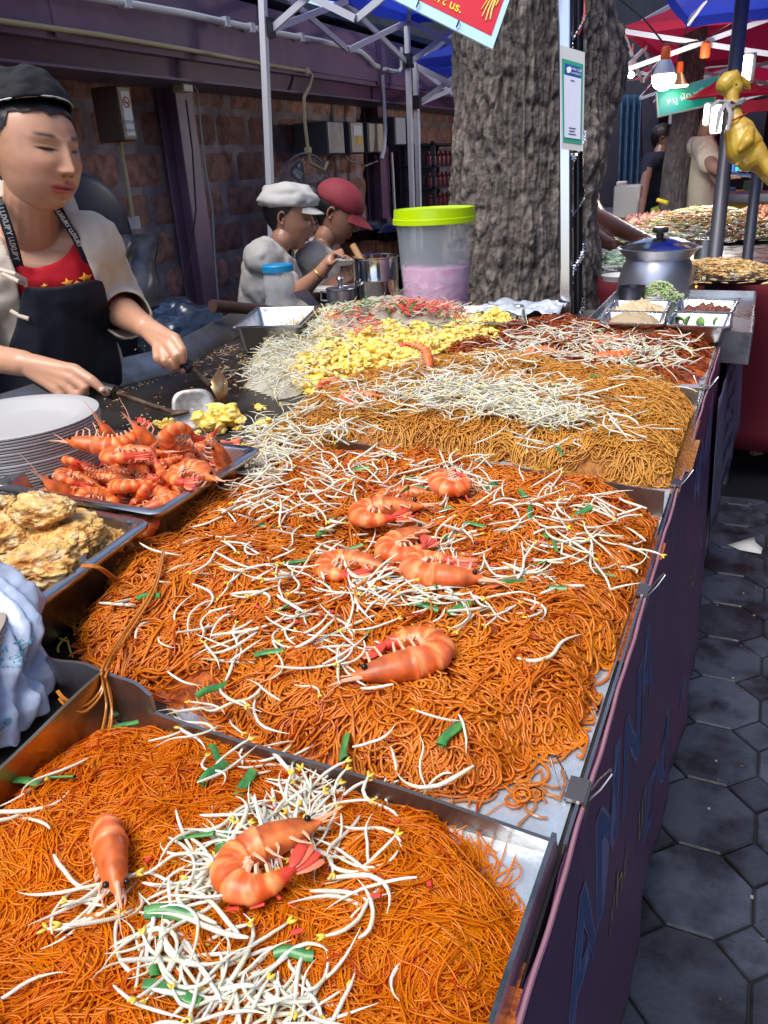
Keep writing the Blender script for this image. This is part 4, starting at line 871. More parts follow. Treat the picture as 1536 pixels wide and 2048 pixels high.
m = MB(); a = PZ(1300, 975, .004); b = PZ(1536, 975, .004); m.box(((a.x+b.x)/2+.3, a.y+.75, .005), (1.6, 1.5, .008)); tag(m.build('black_floor_sheet', mat('black sheet', (.012, .013, .018), .5, bump=.4, bscale=40)), 'thin black sheet lying on the paving past the paper scrap', 'floor mat')  # thin flat black sheet covering this stretch of paving
# ================================================================== vinyl banner along the counter
VIN = mat('purple vinyl', (.12, .030, .085), .38, col2=(.08, .028, .09), nscale=4, bump=.15, bscale=14, bdist=.01)
bt = thing('counter_banner', 'long purple vinyl banner with blue letters hanging from the tray edge', 'banner', (EDGE, 1.2, .2))
def ban(y, z):                       # surface of the banner
    v = np.clip((.868-z)/.62, 0, 1)
    return EDGE+.004+.034*v*(1+.25*np.sin(y*5.3))+.004*np.sin(y*23+z*6)*v+.0015*np.sin(y*61)
ys = np.linspace(-.6, 2.50, 150); zs = np.linspace(.871, .25, 24); Y_, Z_ = np.meshgrid(ys, zs, indexing='ij')
Zt = Z_+.0012*np.sin(Y_*90)*(Z_ > .85)
m = MB(); m.grid(np.stack([ban(Y_, Z_), Y_, Zt], -1)); m.build('vinyl_sheet', VIN, bt, solid=.001, ang=180)
m = MB(); ys2 = np.linspace(-.6, 2.46, 300); m.tube([(EDGE+.006+.0006*math.sin(y*40), y, .8725+.001*math.sin(y*110)) for y in ys2], .0018, 6); m.build('frayed_hem', mat('frayed hem', (.30, .14, .18), .7), bt)
BLU = mat('blue print', (.025, .065, .20), .4); PAL = mat('pale print outline', (.17, .16, .30), .4); YEL = mat('yellow print', (.24, .20, .08), .4)
def ban_text(s, y, z, size, mats, lift, off=0, sx=1):
    o = text_mesh('printed_text', s, mats, Matrix.Identity(4), size=size, parent=bt, offset=off); o.matrix_parent_inverse = Matrix.Translation(bt.location).inverted()
    bm = bmesh.new(); bm.from_mesh(o.data); bmesh.ops.subdivide_edges(bm, edges=bm.edges, cuts=2); bm.to_mesh(o.data); bm.free()
    me = o.data; n = len(me.vertices); A = np.zeros(n*3); me.vertices.foreach_get('co', A); A = A.reshape(-1, 3)
    yy = y+A[:, 0]*sx; zz = z+A[:, 1]; me.vertices.foreach_set('co', np.c_[ban(yy, zz)+.0008+lift, yy, zz].ravel())
for (s_, y, z, sz) in (('AMNA', .62, .735, .17), ('MNAM', 1.62, .735, .16), ('DO', 1.02, .42, .15), ('us', 1.30, .38, .08), ('O', .52, .40, .11), ('O', .32, .36, .11)):
    ban_text(s_, y, z, sz, PAL, .0002, .004); ban_text(s_, y, z, sz, BLU, .0005, 0)
for (s_, y, z, sz) in (('who', .62, .60, .07), ('an', .82, .52, .10), ('wh', .30, .60, .06), ('aus', 1.45, .55, .09)):
    ban_text(s_, y, z, sz, YEL, .0008)
# hanging price board further along
m = MB(); P_ = [PX(1425, 700, -.045), PX(1500, 700, -.045)]
bt2 = thing('hanging_notice', 'grey cloth notice with dark writing hanging at the far end of the banner', 'notice', (-.03, 2.3, .3))
ys = np.linspace(1.9, 2.7, 24); zs = np.linspace(.76, .36, 12); Y_, Z_ = np.meshgrid(ys, zs, indexing='ij')
nb = lambda y, z: ban(y, z)+.012+.02*(y-1.9)
m = MB(); m.grid(np.stack([nb(Y_, Z_), Y_, Z_+.12*(Y_-1.9)], -1)); m.build('cloth', mat('notice cloth', (.12, .12, .19), .6, col2=(.07, .07, .12), nscale=7), bt2, solid=.0015)
for k, s_ in enumerate(('nouu ao', 'uau nuu', 'aonu 50', 'nuo ua', 'ou uo')):
    o = text_mesh('printed_text', s_, mat('dark writing', (.02, .02, .06), .6), Matrix.Identity(4), size=.075, parent=bt2); o.matrix_parent_inverse = Matrix.Translation(bt2.location).inverted()
    me = o.data; n = len(me.vertices); A = np.zeros(n*3); me.vertices.foreach_get('co', A); A = A.reshape(-1, 3); yy = 2.3+A[:, 0]; zz = .70-.075*k+A[:, 1]; me.vertices.foreach_set('co', np.c_[nb(yy, zz)+.0022, yy, zz+.12*(yy-1.9)].ravel())
# ================================================================== laterite wall
WX = -2.40
LAT = mat('laterite block', attr='Col', rough=.85, col2=(.10, .07, .07), nscale=22, nmix=.65, lo=.42, hi=.62, bump=.9, bscale=45, bdist=.012)
wt = thing('block_wall', 'rough dark red laterite block wall with pale mortar behind the cooks', 'wall', (WX-.1, 3, 0))
m = MB(); bh, bl = .158, .27; g = np.random.default_rng(8)
for r_ in range(13):
    for c_ in range(-6, 38):
        y0 = c_*bl+(r_ % 2)*bl*.5+g.normal(0, .008); y1 = y0+bl-.020; z0 = r_*bh+.01; z1 = z0+bh-.020
        if z1 > 2.05: continue
        a, b = np.meshgrid(np.linspace(0, 1, 8), np.linspace(0, 1, 6), indexing='ij'); ed = np.minimum(np.minimum(a, 1-a)*7, np.minimum(b, 1-b)*5).clip(0, 1)
        Pq = np.stack([np.full(a.shape, WX), y0+(y1-y0)*a, z0+(z1-z0)*b], -1); nz = fbm(Pq.reshape(-1, 3)*26, 3, 9).reshape(a.shape)
        Pq[..., 0] += -.012+.014*ed+.007*nz*ed; Pq[..., 1] += .004*nz; col = np.array((.38, .19, .15))*g.uniform(.6, 1.35)+g.uniform(-.008, .012, 3)*(1, .6, .8)
        m.grid(Pq, 0, np.clip(col, .01, 1))
m.build('blocks', LAT, wt, colattr=True, ang=180)
m = MB(); m.box((WX-.11, 3.5, 1.03), (.202, 11, 2.06)); m.build('mortar', mat('mortar', (.34, .28, .30), .9, col2=(.20, .165, .185), nscale=8, bump=.6, bscale=50, bdist=.005), wt, smooth=False)
# ================================================================== purple steel beams, roof, columns
PUR = mat('purple painted steel', (.20, .11, .19), .45, col2=(.14, .08, .14), nscale=3, bump=.1, bscale=20)
MAR = mat('dark maroon steel', (.10, .028, .07), .45, col2=(.07, .02, .05), nscale=4)
def zx(py, x, px=250): return PX(px, py, x).z
at = thing('awning_beam', 'purple painted steel beam and fascia of the awning above the wall', 'awning', (-2.2, 3, 1.9))
z1, z2, z3, z4, z5 = zx(152, -2.15), zx(147, -2.15), zx(105, -2.17), zx(96, -2.12), zx(-60, -2.12)
def ybox(mb, x0, x1, z0, z1, y0=-1.5, y1=8): mb.box(((x0+x1)/2, (y0+y1)/2, (z0+z1)/2), (abs(x1-x0), y1-y0, abs(z1-z0)))
m = MB(); ybox(m, -2.35, -2.12, z1, z2); m.build('bottom_flange', mat('pale purple steel', (.13, .09, .13), .5), at, smooth=False)
m = MB(); ybox(m, -2.35, -2.17, z2+.001, z3); m.build('web', MAR, at, smooth=False)
m = MB(); ybox(m, -2.35, -2.13, z3+.001, zx(86, -2.13)); m.build('middle_flange', PUR, at, smooth=False)
m = MB(); ybox(m, -2.35, -2.12, zx(86, -2.13)+.001, z5); 
for y in (-.3, .9, 2.2, 3.4, 4.6): m.box((-2.118, y, (z4+z5)/2), (.004, .05, z5-z4))
m.build('fascia', PUR, at, smooth=False)
m = MB(); ybox(m, -2.6, -2.10, z5+.03, z5+.06); m.build('roof_sheet', mat('dark blue roof', (.02, .028, .055), .5), at, smooth=False)
def column(py_top, px_top, w, label, x=-2.27):
    p = PX(px_top, py_top, x); m = MB(); t = thing('steel_column', label, 'column', (x, p.y, 0), 'purple columns against the wall')
    m.box((x-.02, p.y, z1/2), (.012, w, z1)); m.box((x-.06, p.y, z1/2), (.08, .012, z1)); m.box((x-.11, p.y, z1/2), (.012, w, z1)); m.build('shaft', PUR, t, smooth=False, bevel=.002)
    m = MB(); m.box((x-.02, p.y, .012), (.16, w+.08, .02)); m.build('base_plate', PUR, t, smooth=False)
column(200, 375, .115, 'purple steel column on the wall to the right of the no smoking sign')
column(380, 776, .13, 'second purple steel column on the wall behind the woman in the red cap')
# pipes
WP = mat('white conduit', (.55, .55, .60), .4); YP = mat('cream conduit', (.42, .34, .20), .5); GP = mat('grey cable', (.25, .25, .27), .5); BK = mat('black cable', (.012, .012, .015), .5)
def pipe(name, label, L, r, mt, x=-2.10, clips=None, cat='pipe'):
    P = [PX(a, b, x) if len(q) == 2 else PX(a, b, q[2]) for q in L for a, b in [q[:2]]]
    t = thing(name, label, cat, P[0]); m = MB(); m.tube(P, r, 10); m.build('pipe_run', mt, t)
    if clips:
        for (a, b) in clips: m = MB(); p = PX(a, b, x); m.box(p, (r*2.8, .03, r*2.8)); m.build('clip', mt, t)
    return t
pipe('conduit_pipe', 'long pale grey conduit pipe along the top of the purple fascia', [(-60, -48), (215, 0), (370, 27), (530, 62), (640, 82), (700, 97), (722, 104), (738, 118), (748, 130), (758, 134)], .0125, WP, -2.09, [(250, 5), (450, 44), (500, 56), (600, 75)])
pipe('cream_conduit', 'cream conduit that runs along the beam and bends down the wall', [(-60, 32), (0, 42), (200, 70), (400, 104), (560, 134), (618, 143), (624, 152), (618, 175), (608, 195), (609, 240), (615, 290), (620, 325), (648, 342), (655, 325)], .0085, YP, -2.10, [(612, 142), (616, 300)])
pipe('conduit_pipe', 'grey conduit running down past the electrical boxes', [(765, 150), (768, 200), (771, 260), (768, 300), (763, 318)], .011, WP, -2.10)
pipe('conduit_pipe', 'thin grey conduit hanging below the small electrical boxes', [(783, 305), (786, 350), (790, 430)], .009, WP, -2.25)
pipe('conduit_pipe', 'u-shaped grey conduit loop beside the first tent legs', [(768, 138), (784, 142), (797, 144), (803, 136), (803, 95)], .011, WP, -2.08)
pipe('conduit_pipe', 'pale pipe running on to the right toward the tree', [(815, 120), (850, 130), (900, 142)], .010, WP, -2.09)
pipe('electric_cable', 'thin cable dropping beside the purple column from the socket', [(385, 165), (395, 185), (400, 240), (410, 330), (425, 420), (430, 520), (440, 640)], .004, GP, -2.22, cat='cable')
pipe('electric_cable', 'black cable sagging between the column and the griddle', [(372, 200), (385, 300), (392, 420), (380, 520), (360, 590), (350, 640)], .004, BK, -2.22, cat='cable')
pipe('electric_cable', 'grey wire bundle looping beneath the electrical boxes', [(690, 312), (700, 322), (730, 332), (755, 322), (750, 312)], .005, GP, -2.25, cat='cable')
def wbox(name, label, px0, py0, px1, py1, x, dep, mb_, cat='electrical box', face=None, group=None):
    a = PX(px0, py0, x); b = PX(px1, py1, x); t = thing(name, label, cat, ((x), (a.y+b.y)/2, b.z), group)
    m = MB(); m.box((x-dep/2, (a.y+b.y)/2, (a.z+b.z)/2), (dep, abs(b.y-a.y), abs(a.z-b.z))); m.build('housing', mb_, t, smooth=False, bevel=.004)
    if face: m = MB(); m.box((x+.003, (a.y+b.y)/2, (a.z+b.z)/2), (.006, abs(b.y-a.y)*.9, abs(a.z-b.z)*.94)); m.build('cover', face, t, smooth=False, bevel=.002)
    return t, a, b
GB = mat('grey box paint', (.07, .07, .085), .5); CRM = mat('cream plastic', (.40, .35, .25), .5); SHB = mat('dull metal cover', (.50, .50, .48), .35, .7, col2=(.4, .38, .34), nscale=12)
wbox('electrical_box', 'leftmost electrical box with a shiny metal cover', 652, 242, 690, 308, -2.16, .2, GB, 'electrical box', SHB, 'electrical boxes above the women')
t_, a_, b_ = wbox('electrical_box', 'electrical box with a white and yellow sticker', 698, 243, 728, 306, -2.16, .2, GB, 'electrical box', CRM, 'electrical boxes above the women')
m = MB(); m.box((-2.152, (a_.y+b_.y)/2, a_.z*.72+b_.z*.28), (.002, abs(a_.y-b_.y)*.6, .05)); m.build('white_sticker', mat('sticker white', (.6, .6, .62), .5), t_, smooth=False)
m = MB(); m.box((-2.152, (a_.y+b_.y)/2+.02, a_.z*.42+b_.z*.58), (.002, abs(a_.y-b_.y)*.4, .035)); m.build('yellow_sticker', mat('sticker yellow', (.6, .35, .04), .5), t_, smooth=False)
wbox('electrical_box', 'plain beige electrical box, right of the stickered one', 734, 245, 768, 305, -2.16, .2, GB, 'electrical box', CRM, 'electrical boxes above the women')
wbox('electrical_box', 'pale electrical box with black writing behind the tent legs', 788, 233, 812, 290, -2.16, .16, GB, 'electrical box', mat('pale cover', (.38, .38, .42), .5), 'electrical boxes above the women')
wbox('electrical_box', 'pale electrical box between tent leg and tree', 818, 235, 842, 292, -2.16, .16, GB, 'electrical box', mat('pale cover'), 'electrical boxes above the women')
wbox('wall_socket', 'small cream socket with a plug at the top of the purple column', 362, 157, 386, 185, -2.20, .05, CRM, 'socket', mat('white plastic', (.6, .6, .58), .4))
wbox('junction_box', 'small pale junction box at the end of the thin cream pipe', 252, 434, 282, 458, -2.30, .05, CRM, 'junction box', mat('white plastic'))
t_, a_, b_ = wbox('breaker_box', 'narrow beige breaker box carrying a no smoking sticker', 230, 170, 274, 282, -2.20, .12, mat('brown box side', (.09, .05, .04), .6), 'electrical box', mat('beige cover', (.36, .29, .17), .5))
cy_, cz_ = (a_.y+b_.y)/2, (a_.z+b_.z)/2; hh, ww = abs(a_.z-b_.z), abs(a_.y-b_.y)
m = MB(); m.box((-2.1925, cy_, cz_), (.002, ww*.62, hh*.80)); m.build('sticker', mat('sticker white'), t_, smooth=False)
ry, rz = ww*.24, ww*.24; m = MB(); zc = cz_+hh*.20
m.tube([(-2.190, cy_+ry*math.cos(a), zc+rz*math.sin(a)) for a in np.linspace(0, 2*PI, 33)], ww*.035, 6, flat=.4, up=(1, 0, 0)); m.bar((-2.190, cy_-ry*.7, zc+rz*.7), (-2.190, cy_+ry*.7, zc-rz*.7), ww*.05, ww*.02, up=(1, 0, 0)); m.build('prohibition_ring', mat('sticker red', (.5, .05, .04), .5), t_)
m = MB(); m.box((-2.1905, cy_, zc-rz*.1), (.001, ry*1.2, rz*.28)); m.build('cigarette_mark', BLACK, t_, smooth=False)
for k, (s_, sz) in enumerate((('NO SMOKING', .017), ('ห้ามสูบบุหรี่', .016), ('ตามกฎหมาย', .012))):
    o = text_mesh('sticker_text', s_, mat('sticker ink', (.08, .06, .12), .6), Matrix(((0, 0, 1, -2.1903-.0003*k), (1, 0, 0, cy_), (0, 1, 0, cz_-.02-.026*k-hh*.05), (0, 0, 0, 1))), size=sz, parent=t_); o.matrix_parent_inverse = Matrix.Translation(t_.location).inverted()
pipe('conduit_pipe', 'thin cream pipe between the breaker box and the junction box', [(240, 284), (252, 350), (266, 434)], .008, YP, -2.28)
# items on the floor behind
m = MB(); p = PD(150, 600, 2.35); q = PX(165, 520, -2.05)
rot = Matrix.Rotation(R(-78), 3, 'Y'); m.lathe([(.001, .0), (.24, .0), (.262, .012), (.268, .03), (.262, .034), (.25, .018), (.001, .012)], q, 60, rot=np.array(rot)); tag(m.build('round_lid', mat('dark blue lid', (.016, .028, .062), .35)), 'big dark blue round lid leaning on the wall behind the vendor', 'board')  # large round blue plastic lid propped against the wall
m = MB(); a, b, c, d = PX(238, 470, -2.0), PX(312, 468, -2.0), PX(335, 690, -1.9), PX(225, 690, -1.9); Pg = []
for i in range(13):
    row = []
    for j in range(13):
        u, v = i/12, j/12; p = (a*(1-u)+b*u)*(1-v)+(d*(1-u)+c*u)*v; row.append((p.x+.012*math.sin(u*9+v*5)+.008*math.sin(v*17), p.y, p.z))
    Pg.append(row)
m.grid(Pg); o = m.build('metal_sheet', mat('crumpled sheet', (.17, .17, .19), .35, .6, col2=(.08, .08, .09), nscale=9, bump=.5, bscale=20), solid=.003); tag(o, 'dented grey metal sheet standing against the wall behind the vendor', 'metal sheet')
V, Fc = remesh([([PX(350, 655, -1.75), PX(395, 690, -1.7)], [.10, .12]), ([PX(330, 690, -1.75), PX(400, 740, -1.7)], [.13, .14]), ([PX(370, 640, -1.8), PX(365, 615, -1.8)], [.05, .03])], .012, 2, lambda V, N: V+N*(.02*fbm(V*14, 3, 2))[:, None])
m = MB(); m.add(V, Fc); tag(m.build('bin_bag', mat('black bin bag', (.012, .014, .022), .25, coat=.5, col2=(.02, .04, .09), nscale=5), ang=180), 'black and blue plastic bag slumped behind the griddle rim', 'bag')
m = MB(); m.tube([PD(425, 612, 2.2), PD(480, 616, 2.3), PD(545, 622, 2.4)], [.018, .017, .015], 12); tag(m.build('wooden_pole', mat('dark wood', (.06, .03, .025), .5)), 'dark wooden pole lying across behind the deep steel pan', 'pole')
wbox('steel_shelf', 'dark steel shelf with a bright edge behind the vendor', 180, 645, 345, 760, -1.75, .5, mat('dark shelf', (.03, .03, .035), .4, .5), 'shelf')
# ================================================================== tents
WB = mat('white tent bar', (.50, .50, .56), .45)
BLUC = mat('blue canopy', (.020, .045, .42), .6, translu=.55); REDC = mat('red canopy', (.42, .012, .05), .6, translu=.4)
def tent(label, x0, x1, y0, y1, ze, zp, cloth, legs, truss=True, group='market tents'):
    t = thing('market_tent', label, 'tent', ((x0+x1)/2, (y0+y1)/2, 0), group)
    c = ((x0+x1)/2, (y0+y1)/2, zp); K = [(x0, y0, ze), (x1, y0, ze), (x1, y1, ze), (x0, y1, ze)]
    m = MB()
    for i in range(4):
        a, b = np.array(K[i]), np.array(K[(i+1) % 4]); n = 8; P_ = []
        for k in range(n+1):
            e = a*(1-k/n)+b*(k/n); P_.append([e+(0, 0, -.05+.006*math.sin(k*2.)), e, *[e*(1-s_)+np.array(c)*s_+(0, 0, -.10*math.sin(PI*s_)) for s_ in (.25, .5, .75, .999)]])
        m.grid(P_)
    m.build('canopy', cloth, t)
    for i in range(4):
        a, b = np.array(K[i]), np.array(K[(i+1) % 4]); L = np.linalg.norm(b-a); nn = max(2, round(L/.95))
        if truss:
            m = MB()
            for k in range(nn):
                p = a*(1-k/nn)+b*(k/nn); q = a*(1-(k+1)/nn)+b*((k+1)/nn)
                m.bar(p+(0, 0, -.03), q+(0, 0, -.23), .012, .026); m.bar(p+(0, 0, -.23)+(b-a)[[1, 0, 2]]/L*.013, q+(0, 0, -.03)+(b-a)[[1, 0, 2]]/L*.013, .012, .026)
            m.build('truss', WB, t, smooth=False)
        m = MB(); m.bar(a+(0, 0, -.03), np.array(c)+(0, 0, -.04), .02, .024); m.build('roof_bar', WB, t, smooth=False)
    for (lx, ly) in legs:
        dl = LEAN.get((round(lx, 2), round(ly, 2)), (0, 0)); m = MB(); m.bar((lx+dl[0]*ze, ly+dl[1]*ze, 0), (lx, ly, ze-.02), .026, .026, up=(0, 1, 0)); m.build('leg', WB, t, smooth=False)
        m = MB(); m.box((lx, ly, ze-.22), (.05, .05, .07)); m.build('corner_joint', BLACK, t, smooth=False)
    return t
L1 = PX(533, 45, -1.95); L2 = PX(812, 95, -1.97); L3 = PX(834, 105, -1.97)
LEAN = {}
for L_, x_, (a_, b_) in ((L1, -1.95, (546, 370)), (L2, -1.96, (825, 410)), (Vector((L3.x, L2.y+.13, L3.z)), -1.97, (838, 405))):
    q_ = PX(a_, b_, x_); d_ = (q_-L_)/(L_.z-q_.z); LEAN[(round(x_, 2), round(L_.y, 2))] = (0, d_.y)
tent('blue tent on white legs over the two seated women', -1.95, -1.15, L1.y, L2.y, L1.z+.20, 2.5, BLUC, [(-1.95, L1.y), (-1.96, L2.y)])
tent('blue tent corner over the stall to the right of the tree trunk', -.55, .75, 3.2, 5.3, 1.97, 2.55, BLUC, [(.75, 5.3)], truss=False)
tent('dark blue tent behind the first one, hung with a red ribbon', -1.97, -1.2, L2.y+.13, L2.y+2.4, 1.86, 2.5, BLUC, [(-1.97, L2.y+.13)])
tent('nearest red tent above the hanging bulbs', -.9, 1.6, 5.4, 8.0, 1.98, 2.75, REDC, [(1.6, 5.4), (-.9, 8.0)])
tent('second red tent behind the nearest red one', -1.2, 2.2, 8.2, 11.0, 1.98, 2.9, REDC, [(2.2, 8.2)])
tent('farthest red tent at the end of the row of stalls', -2.5, 3.0, 11.3, 15.0, 2.0, 3.0, REDC, [(3.0, 11.3)])
# ================================================================== big tree
BARK = mat('bark', attr='Col', rough=.85, bump=1.0, bscale=70, bdist=.008, col2=(.04, .033, .032), nscale=35, nmix=.5)
def trunk(name, label, C0, H0, H1, rad_fn, nth, nz, cells, amp, cl, ch, seed, ax=None, knobs=()):
    th = np.linspace(0, 2*PI, nth, endpoint=False); zz = np.linspace(H0, H1, nz); TH, Z = np.meshgrid(th, zz, indexing='xy')
    u = TH/(2*PI)*cells; v = Z/(rad_fn(1.2)*2*PI/cells)*.30
    wu = u+.55*fbm(np.stack([np.cos(TH)*3, np.sin(TH)*3, Z*5], -1).reshape(-1, 3), 3, seed).reshape(u.shape)
    wv = v+.4*fbm(np.stack([np.cos(TH)*3+9, np.sin(TH)*3, Z*5], -1).reshape(-1, 3), 3, seed+3).reshape(u.shape)
    f1, f2, cid = worley2(wu.ravel(), wv.ravel(), cells, seed); e = np.clip((f2-f1)*3.2, 0, 1).reshape(u.shape); cid = cid.reshape(u.shape)
    n = fbm(np.stack([np.cos(TH)*1.2, np.sin(TH)*1.2, Z*1.5], -1).reshape(-1, 3), 3, seed+7).reshape(u.shape)
    n2 = fbm(np.stack([np.cos(TH)*14, np.sin(TH)*14, Z*34], -1).reshape(-1, 3), 3, seed+9).reshape(u.shape)
    r = np.array([rad_fn(z) for z in zz])[:, None]*(1+.07*n)+amp*(e**.6)*(.5+.7*cid)+amp*.55*n2
    CT_, ST_ = np.cos(TH), np.sin(TH); rd = 1-np.abs(fbm(np.stack([CT_*8+n*1.2, ST_*8, Z*2.6], -1).reshape(-1, 3), 3, seed+21)).reshape(u.shape)*1.5; rd2 = 1-np.abs(fbm(np.stack([CT_*17, ST_*17, Z*9], -1).reshape(-1, 3), 3, seed+31)).reshape(u.shape)*1.4
    r = r*1.0+amp*1.0*(np.clip(rd, 0, 1)-.6)+amp*.6*(np.clip(rd2, 0, 1)-.5)
    for (kt, kz, kr, ks, kh) in knobs:
        d = np.angle(np.exp(1j*(TH-kt))); r = r+kr*np.exp(-(d/ks)**2-((Z-kz)/kh)**2)
    axx = ax if ax else (lambda z: (0, 0)); A = np.array([axx(z) for z in zz])
    X = C0[0]+A[:, 0:1]+r*np.cos(TH); Y = C0[1]+A[:, 1:2]+r*np.sin(TH)
    t_ = np.clip(.05+.25*cid+.35*n2+.45*rd*rd2, 0, 1)[..., None]; C = (np.array(cl)*(1-t_)+np.array(ch)*t_)*(.35+.65*e[..., None]**.5)
    V = np.stack([X, Y, Z], -1).reshape(-1, 3); i = np.arange(nz-1)[:, None]; j = np.arange(nth)[None]
    Q = np.stack([i*nth+j, i*nth+(j+1) % nth, (i+1)*nth+(j+1) % nth, (i+1)*nth+j], -1).reshape(-1, 4)
    t = thing(name, label, 'tree', (C0[0], C0[1], 0), 'trees among the stalls')
    o = fastmesh('trunk', V, Q, BARK, parent=t, col=C.reshape(-1, 3)); return t
tc = PD(1045, 500, 3.35)
def trad(z): return .315+.05*max(0, 1-z)**2+.03*math.sin(z*3)
tt = trunk('old_tree', 'thick old tree trunk with cracked grey bark behind the stainless pole', (tc.x, tc.y), 0, 3.4, trad, 620, 620, 38, .011, (.11, .092, .082), (.33, .275, .23), 31, knobs=((.35, 1.60, .10, .45, .22), (-.25, 1.30, .05, .3, .15), (.0, 1.95, -.02, .5, .2), (-1.2, 1.05, .03, .25, .12), (.1, 1.05, -.04, .4, .15)))
LEAF = mat('leaf', (.05, .11, .02), .5, translu=.3)
def crown(parent, c, R_, n, seed):
    g = np.random.default_rng(seed); V = []; Q = []; 
    P = g.normal(0, .45, (n, 3))*R_+np.array(c); a = g.normal(0, 1, (n, 3)); a /= np.linalg.norm(a, axis=1, keepdims=True); b = np.cross(a, g.normal(0, 1, (n, 3))); b /= np.linalg.norm(b, axis=1, keepdims=True)
    s_ = g.uniform(.05, .09, (n, 1)); V = np.stack([P-a*s_, P+b*s_*.4, P+a*s_, P-b*s_*.4], 1).reshape(-1, 3); Q = np.arange(n*4).reshape(-1, 4); return fastmesh('crown', V, Q, LEAF, parent=parent)
m = MB(); 
for (a, ln) in ((.4, 1.6), (2.3, 1.5), (4.1, 1.7)): m.tube([(tc.x, tc.y, 3.3), (tc.x+math.cos(a)*ln*.4, tc.y+math.sin(a)*ln*.4, 4.2), (tc.x+math.cos(a)*ln, tc.y+math.sin(a)*ln, 5.4)], [.22, .14, .05], 12)
m.build('limbs', mat('limb bark', (.12, .10, .085), .9), tt)
crown(tt, (tc.x, tc.y+.3, 6.0), (1.4, 1.4, .6), 5000, 4)
# second, slimmer tree
b0 = PD(1345, 425, 5.6); b1 = PD(1352, 330, 5.6); b2 = PD(1372, 235, 5.6); b3 = PD(1385, 100, 5.6); b4 = PD(1392, 0, 5.6)
def ax2(z):
    zs_ = [b0.z, b1.z, b2.z, b3.z, b4.z]; return (np.interp(z, zs_, [0, b1.x-b0.x, b2.x-b0.x, b3.x-b0.x, b4.x-b0.x]), np.interp(z, zs_, [0, b1.y-b0.y, b2.y-b0.y, b3.y-b0.y, b4.y-b0.y]))
t2 = trunk('slim_tree', 'slimmer leaning tree trunk between the two far cooks', (b0.x, b0.y), 0, 3.2, lambda z: .085, 120, 200, 12, .006, (.08, .07, .08), (.20, .18, .18), 51, ax=ax2)
e = ax2(9); crown(t2, (b0.x+e[0], b0.y+e[1], 4.2), (.8, .8, .5), 1800, 6)
# ================================================================== poles
POL = mat('polished steel pole', (.75, .73, .76), .14, 1, col2=(.6, .6, .66), nscale=3); DPOL = mat('dark steel pole', (.10, .10, .115), .42, .45)
q0 = PZ(1136, 655, TOP); dp = 2.33
a = PD(1133, 652, dp); 
t = thing('stainless_pole', 'pale flat stainless pole standing between tree and dark red noodles', 'pole', (a.x, a.y, .0)); tp = PD(1131, 0, dp-.42*.62); dr = (tp-a)/(tp.z-a.z); m = MB(); m.bar(a-dr*a.z, a+dr*1.6, .032, .032, up=(0, 1, 0)); m.build('shaft', POL, t, smooth=False, bevel=.004)
a2 = PD(1156, 652, dp+.03); dr2 = (PD(1157, 0, dp+.03-.42*.62)-a2); dr2 = dr2/dr2.z; fx2 = lambda z: (a2.x+dr2.x*(z-a2.z), a2.y+dr2.y*(z-a2.z))
t = thing('tinsel_pole', 'pole wrapped in silver tinsel beside the flat stainless one', 'pole', (a2.x, a2.y, 0)); m = MB(); m.tube([(*fx2(0), 0), (*fx2(2.6), 2.6)], .0135, 20); m.build('shaft', mat('black pole', (.02, .02, .025), .2, .6), t)
m = MB(); zz = np.linspace(.8, 2.5, 900); m.tube([(fx2(z)[0]+.0165*math.cos(z*42), fx2(z)[1]+.0165*math.sin(z*42), z) for z in zz], [.0062+.0030*math.sin(k*1.7) for k in range(900)], 5, flat=.5); m.build('tinsel', mat('silver tinsel', (.85, .85, .88), .12, 1), t)
for k in range(1):
    m = MB(); m.tube([(fx2(z)[0]+.016*math.cos(z*26+1), fx2(z)[1]+.016*math.sin(z*26+1), z) for z in np.linspace(1.6, 2.5, 200)], .004, 6); m.build('red_ribbon', mat('red ribbon', (.4, .03, .02), .5), t)
# payment board
c4 = [PD(1120, 90, 2.02), PD(1170, 105, 2.02), PD(1166, 303, 2.10), PD(1123, 298, 2.10)]
t = thing('payment_board', 'green and blue payment card in a clear sleeve on the pole', 'sign', c4[3])
def bil(u, v, off=0):
    p = (c4[0]*(1-u)+c4[1]*u)*(1-v)+(c4[3]*(1-u)+c4[2]*u)*v; n = (c4[1]-c4[0]).cross(c4[3]-c4[0]).normalized()
    if n.dot(Vector((0, 0, CAMZ))-p) < 0: n = -n
    return p+n*off
def card(u0, v0, u1, v1, off, mt, name):
    m = MB(); V = [bil(u0, v0, off), bil(u1, v0, off), bil(u1, v1, off), bil(u0, v1, off)]; V += [bil(u0, v0, off-.0006), bil(u1, v0, off-.0006), bil(u1, v1, off-.0006), bil(u0, v1, off-.0006)]
    m.add([tuple(p) for p in V], [(0, 1, 2, 3), (7, 6, 5, 4), (0, 4, 5, 1), (1, 5, 6, 2), (2, 6, 7, 3), (3, 7, 4, 0)]); m.build(name, mt, t, smooth=False)
card(0, 0, 1, 1, 0, mat('clear sleeve', (.55, .55, .56), .2, coat=.6), 'sleeve'); card(.07, .12, .93, .93, .0012, mat('card green', (.03, .30, .20), .35), 'green_card')
card(.18, .16, .84, .27, .0022, mat('card blue', (.01, .07, .30), .35), 'blue_header'); card(.14, .27, .86, .88, .0032, mat('card white', (.62, .66, .80), .35), 'white_panel')
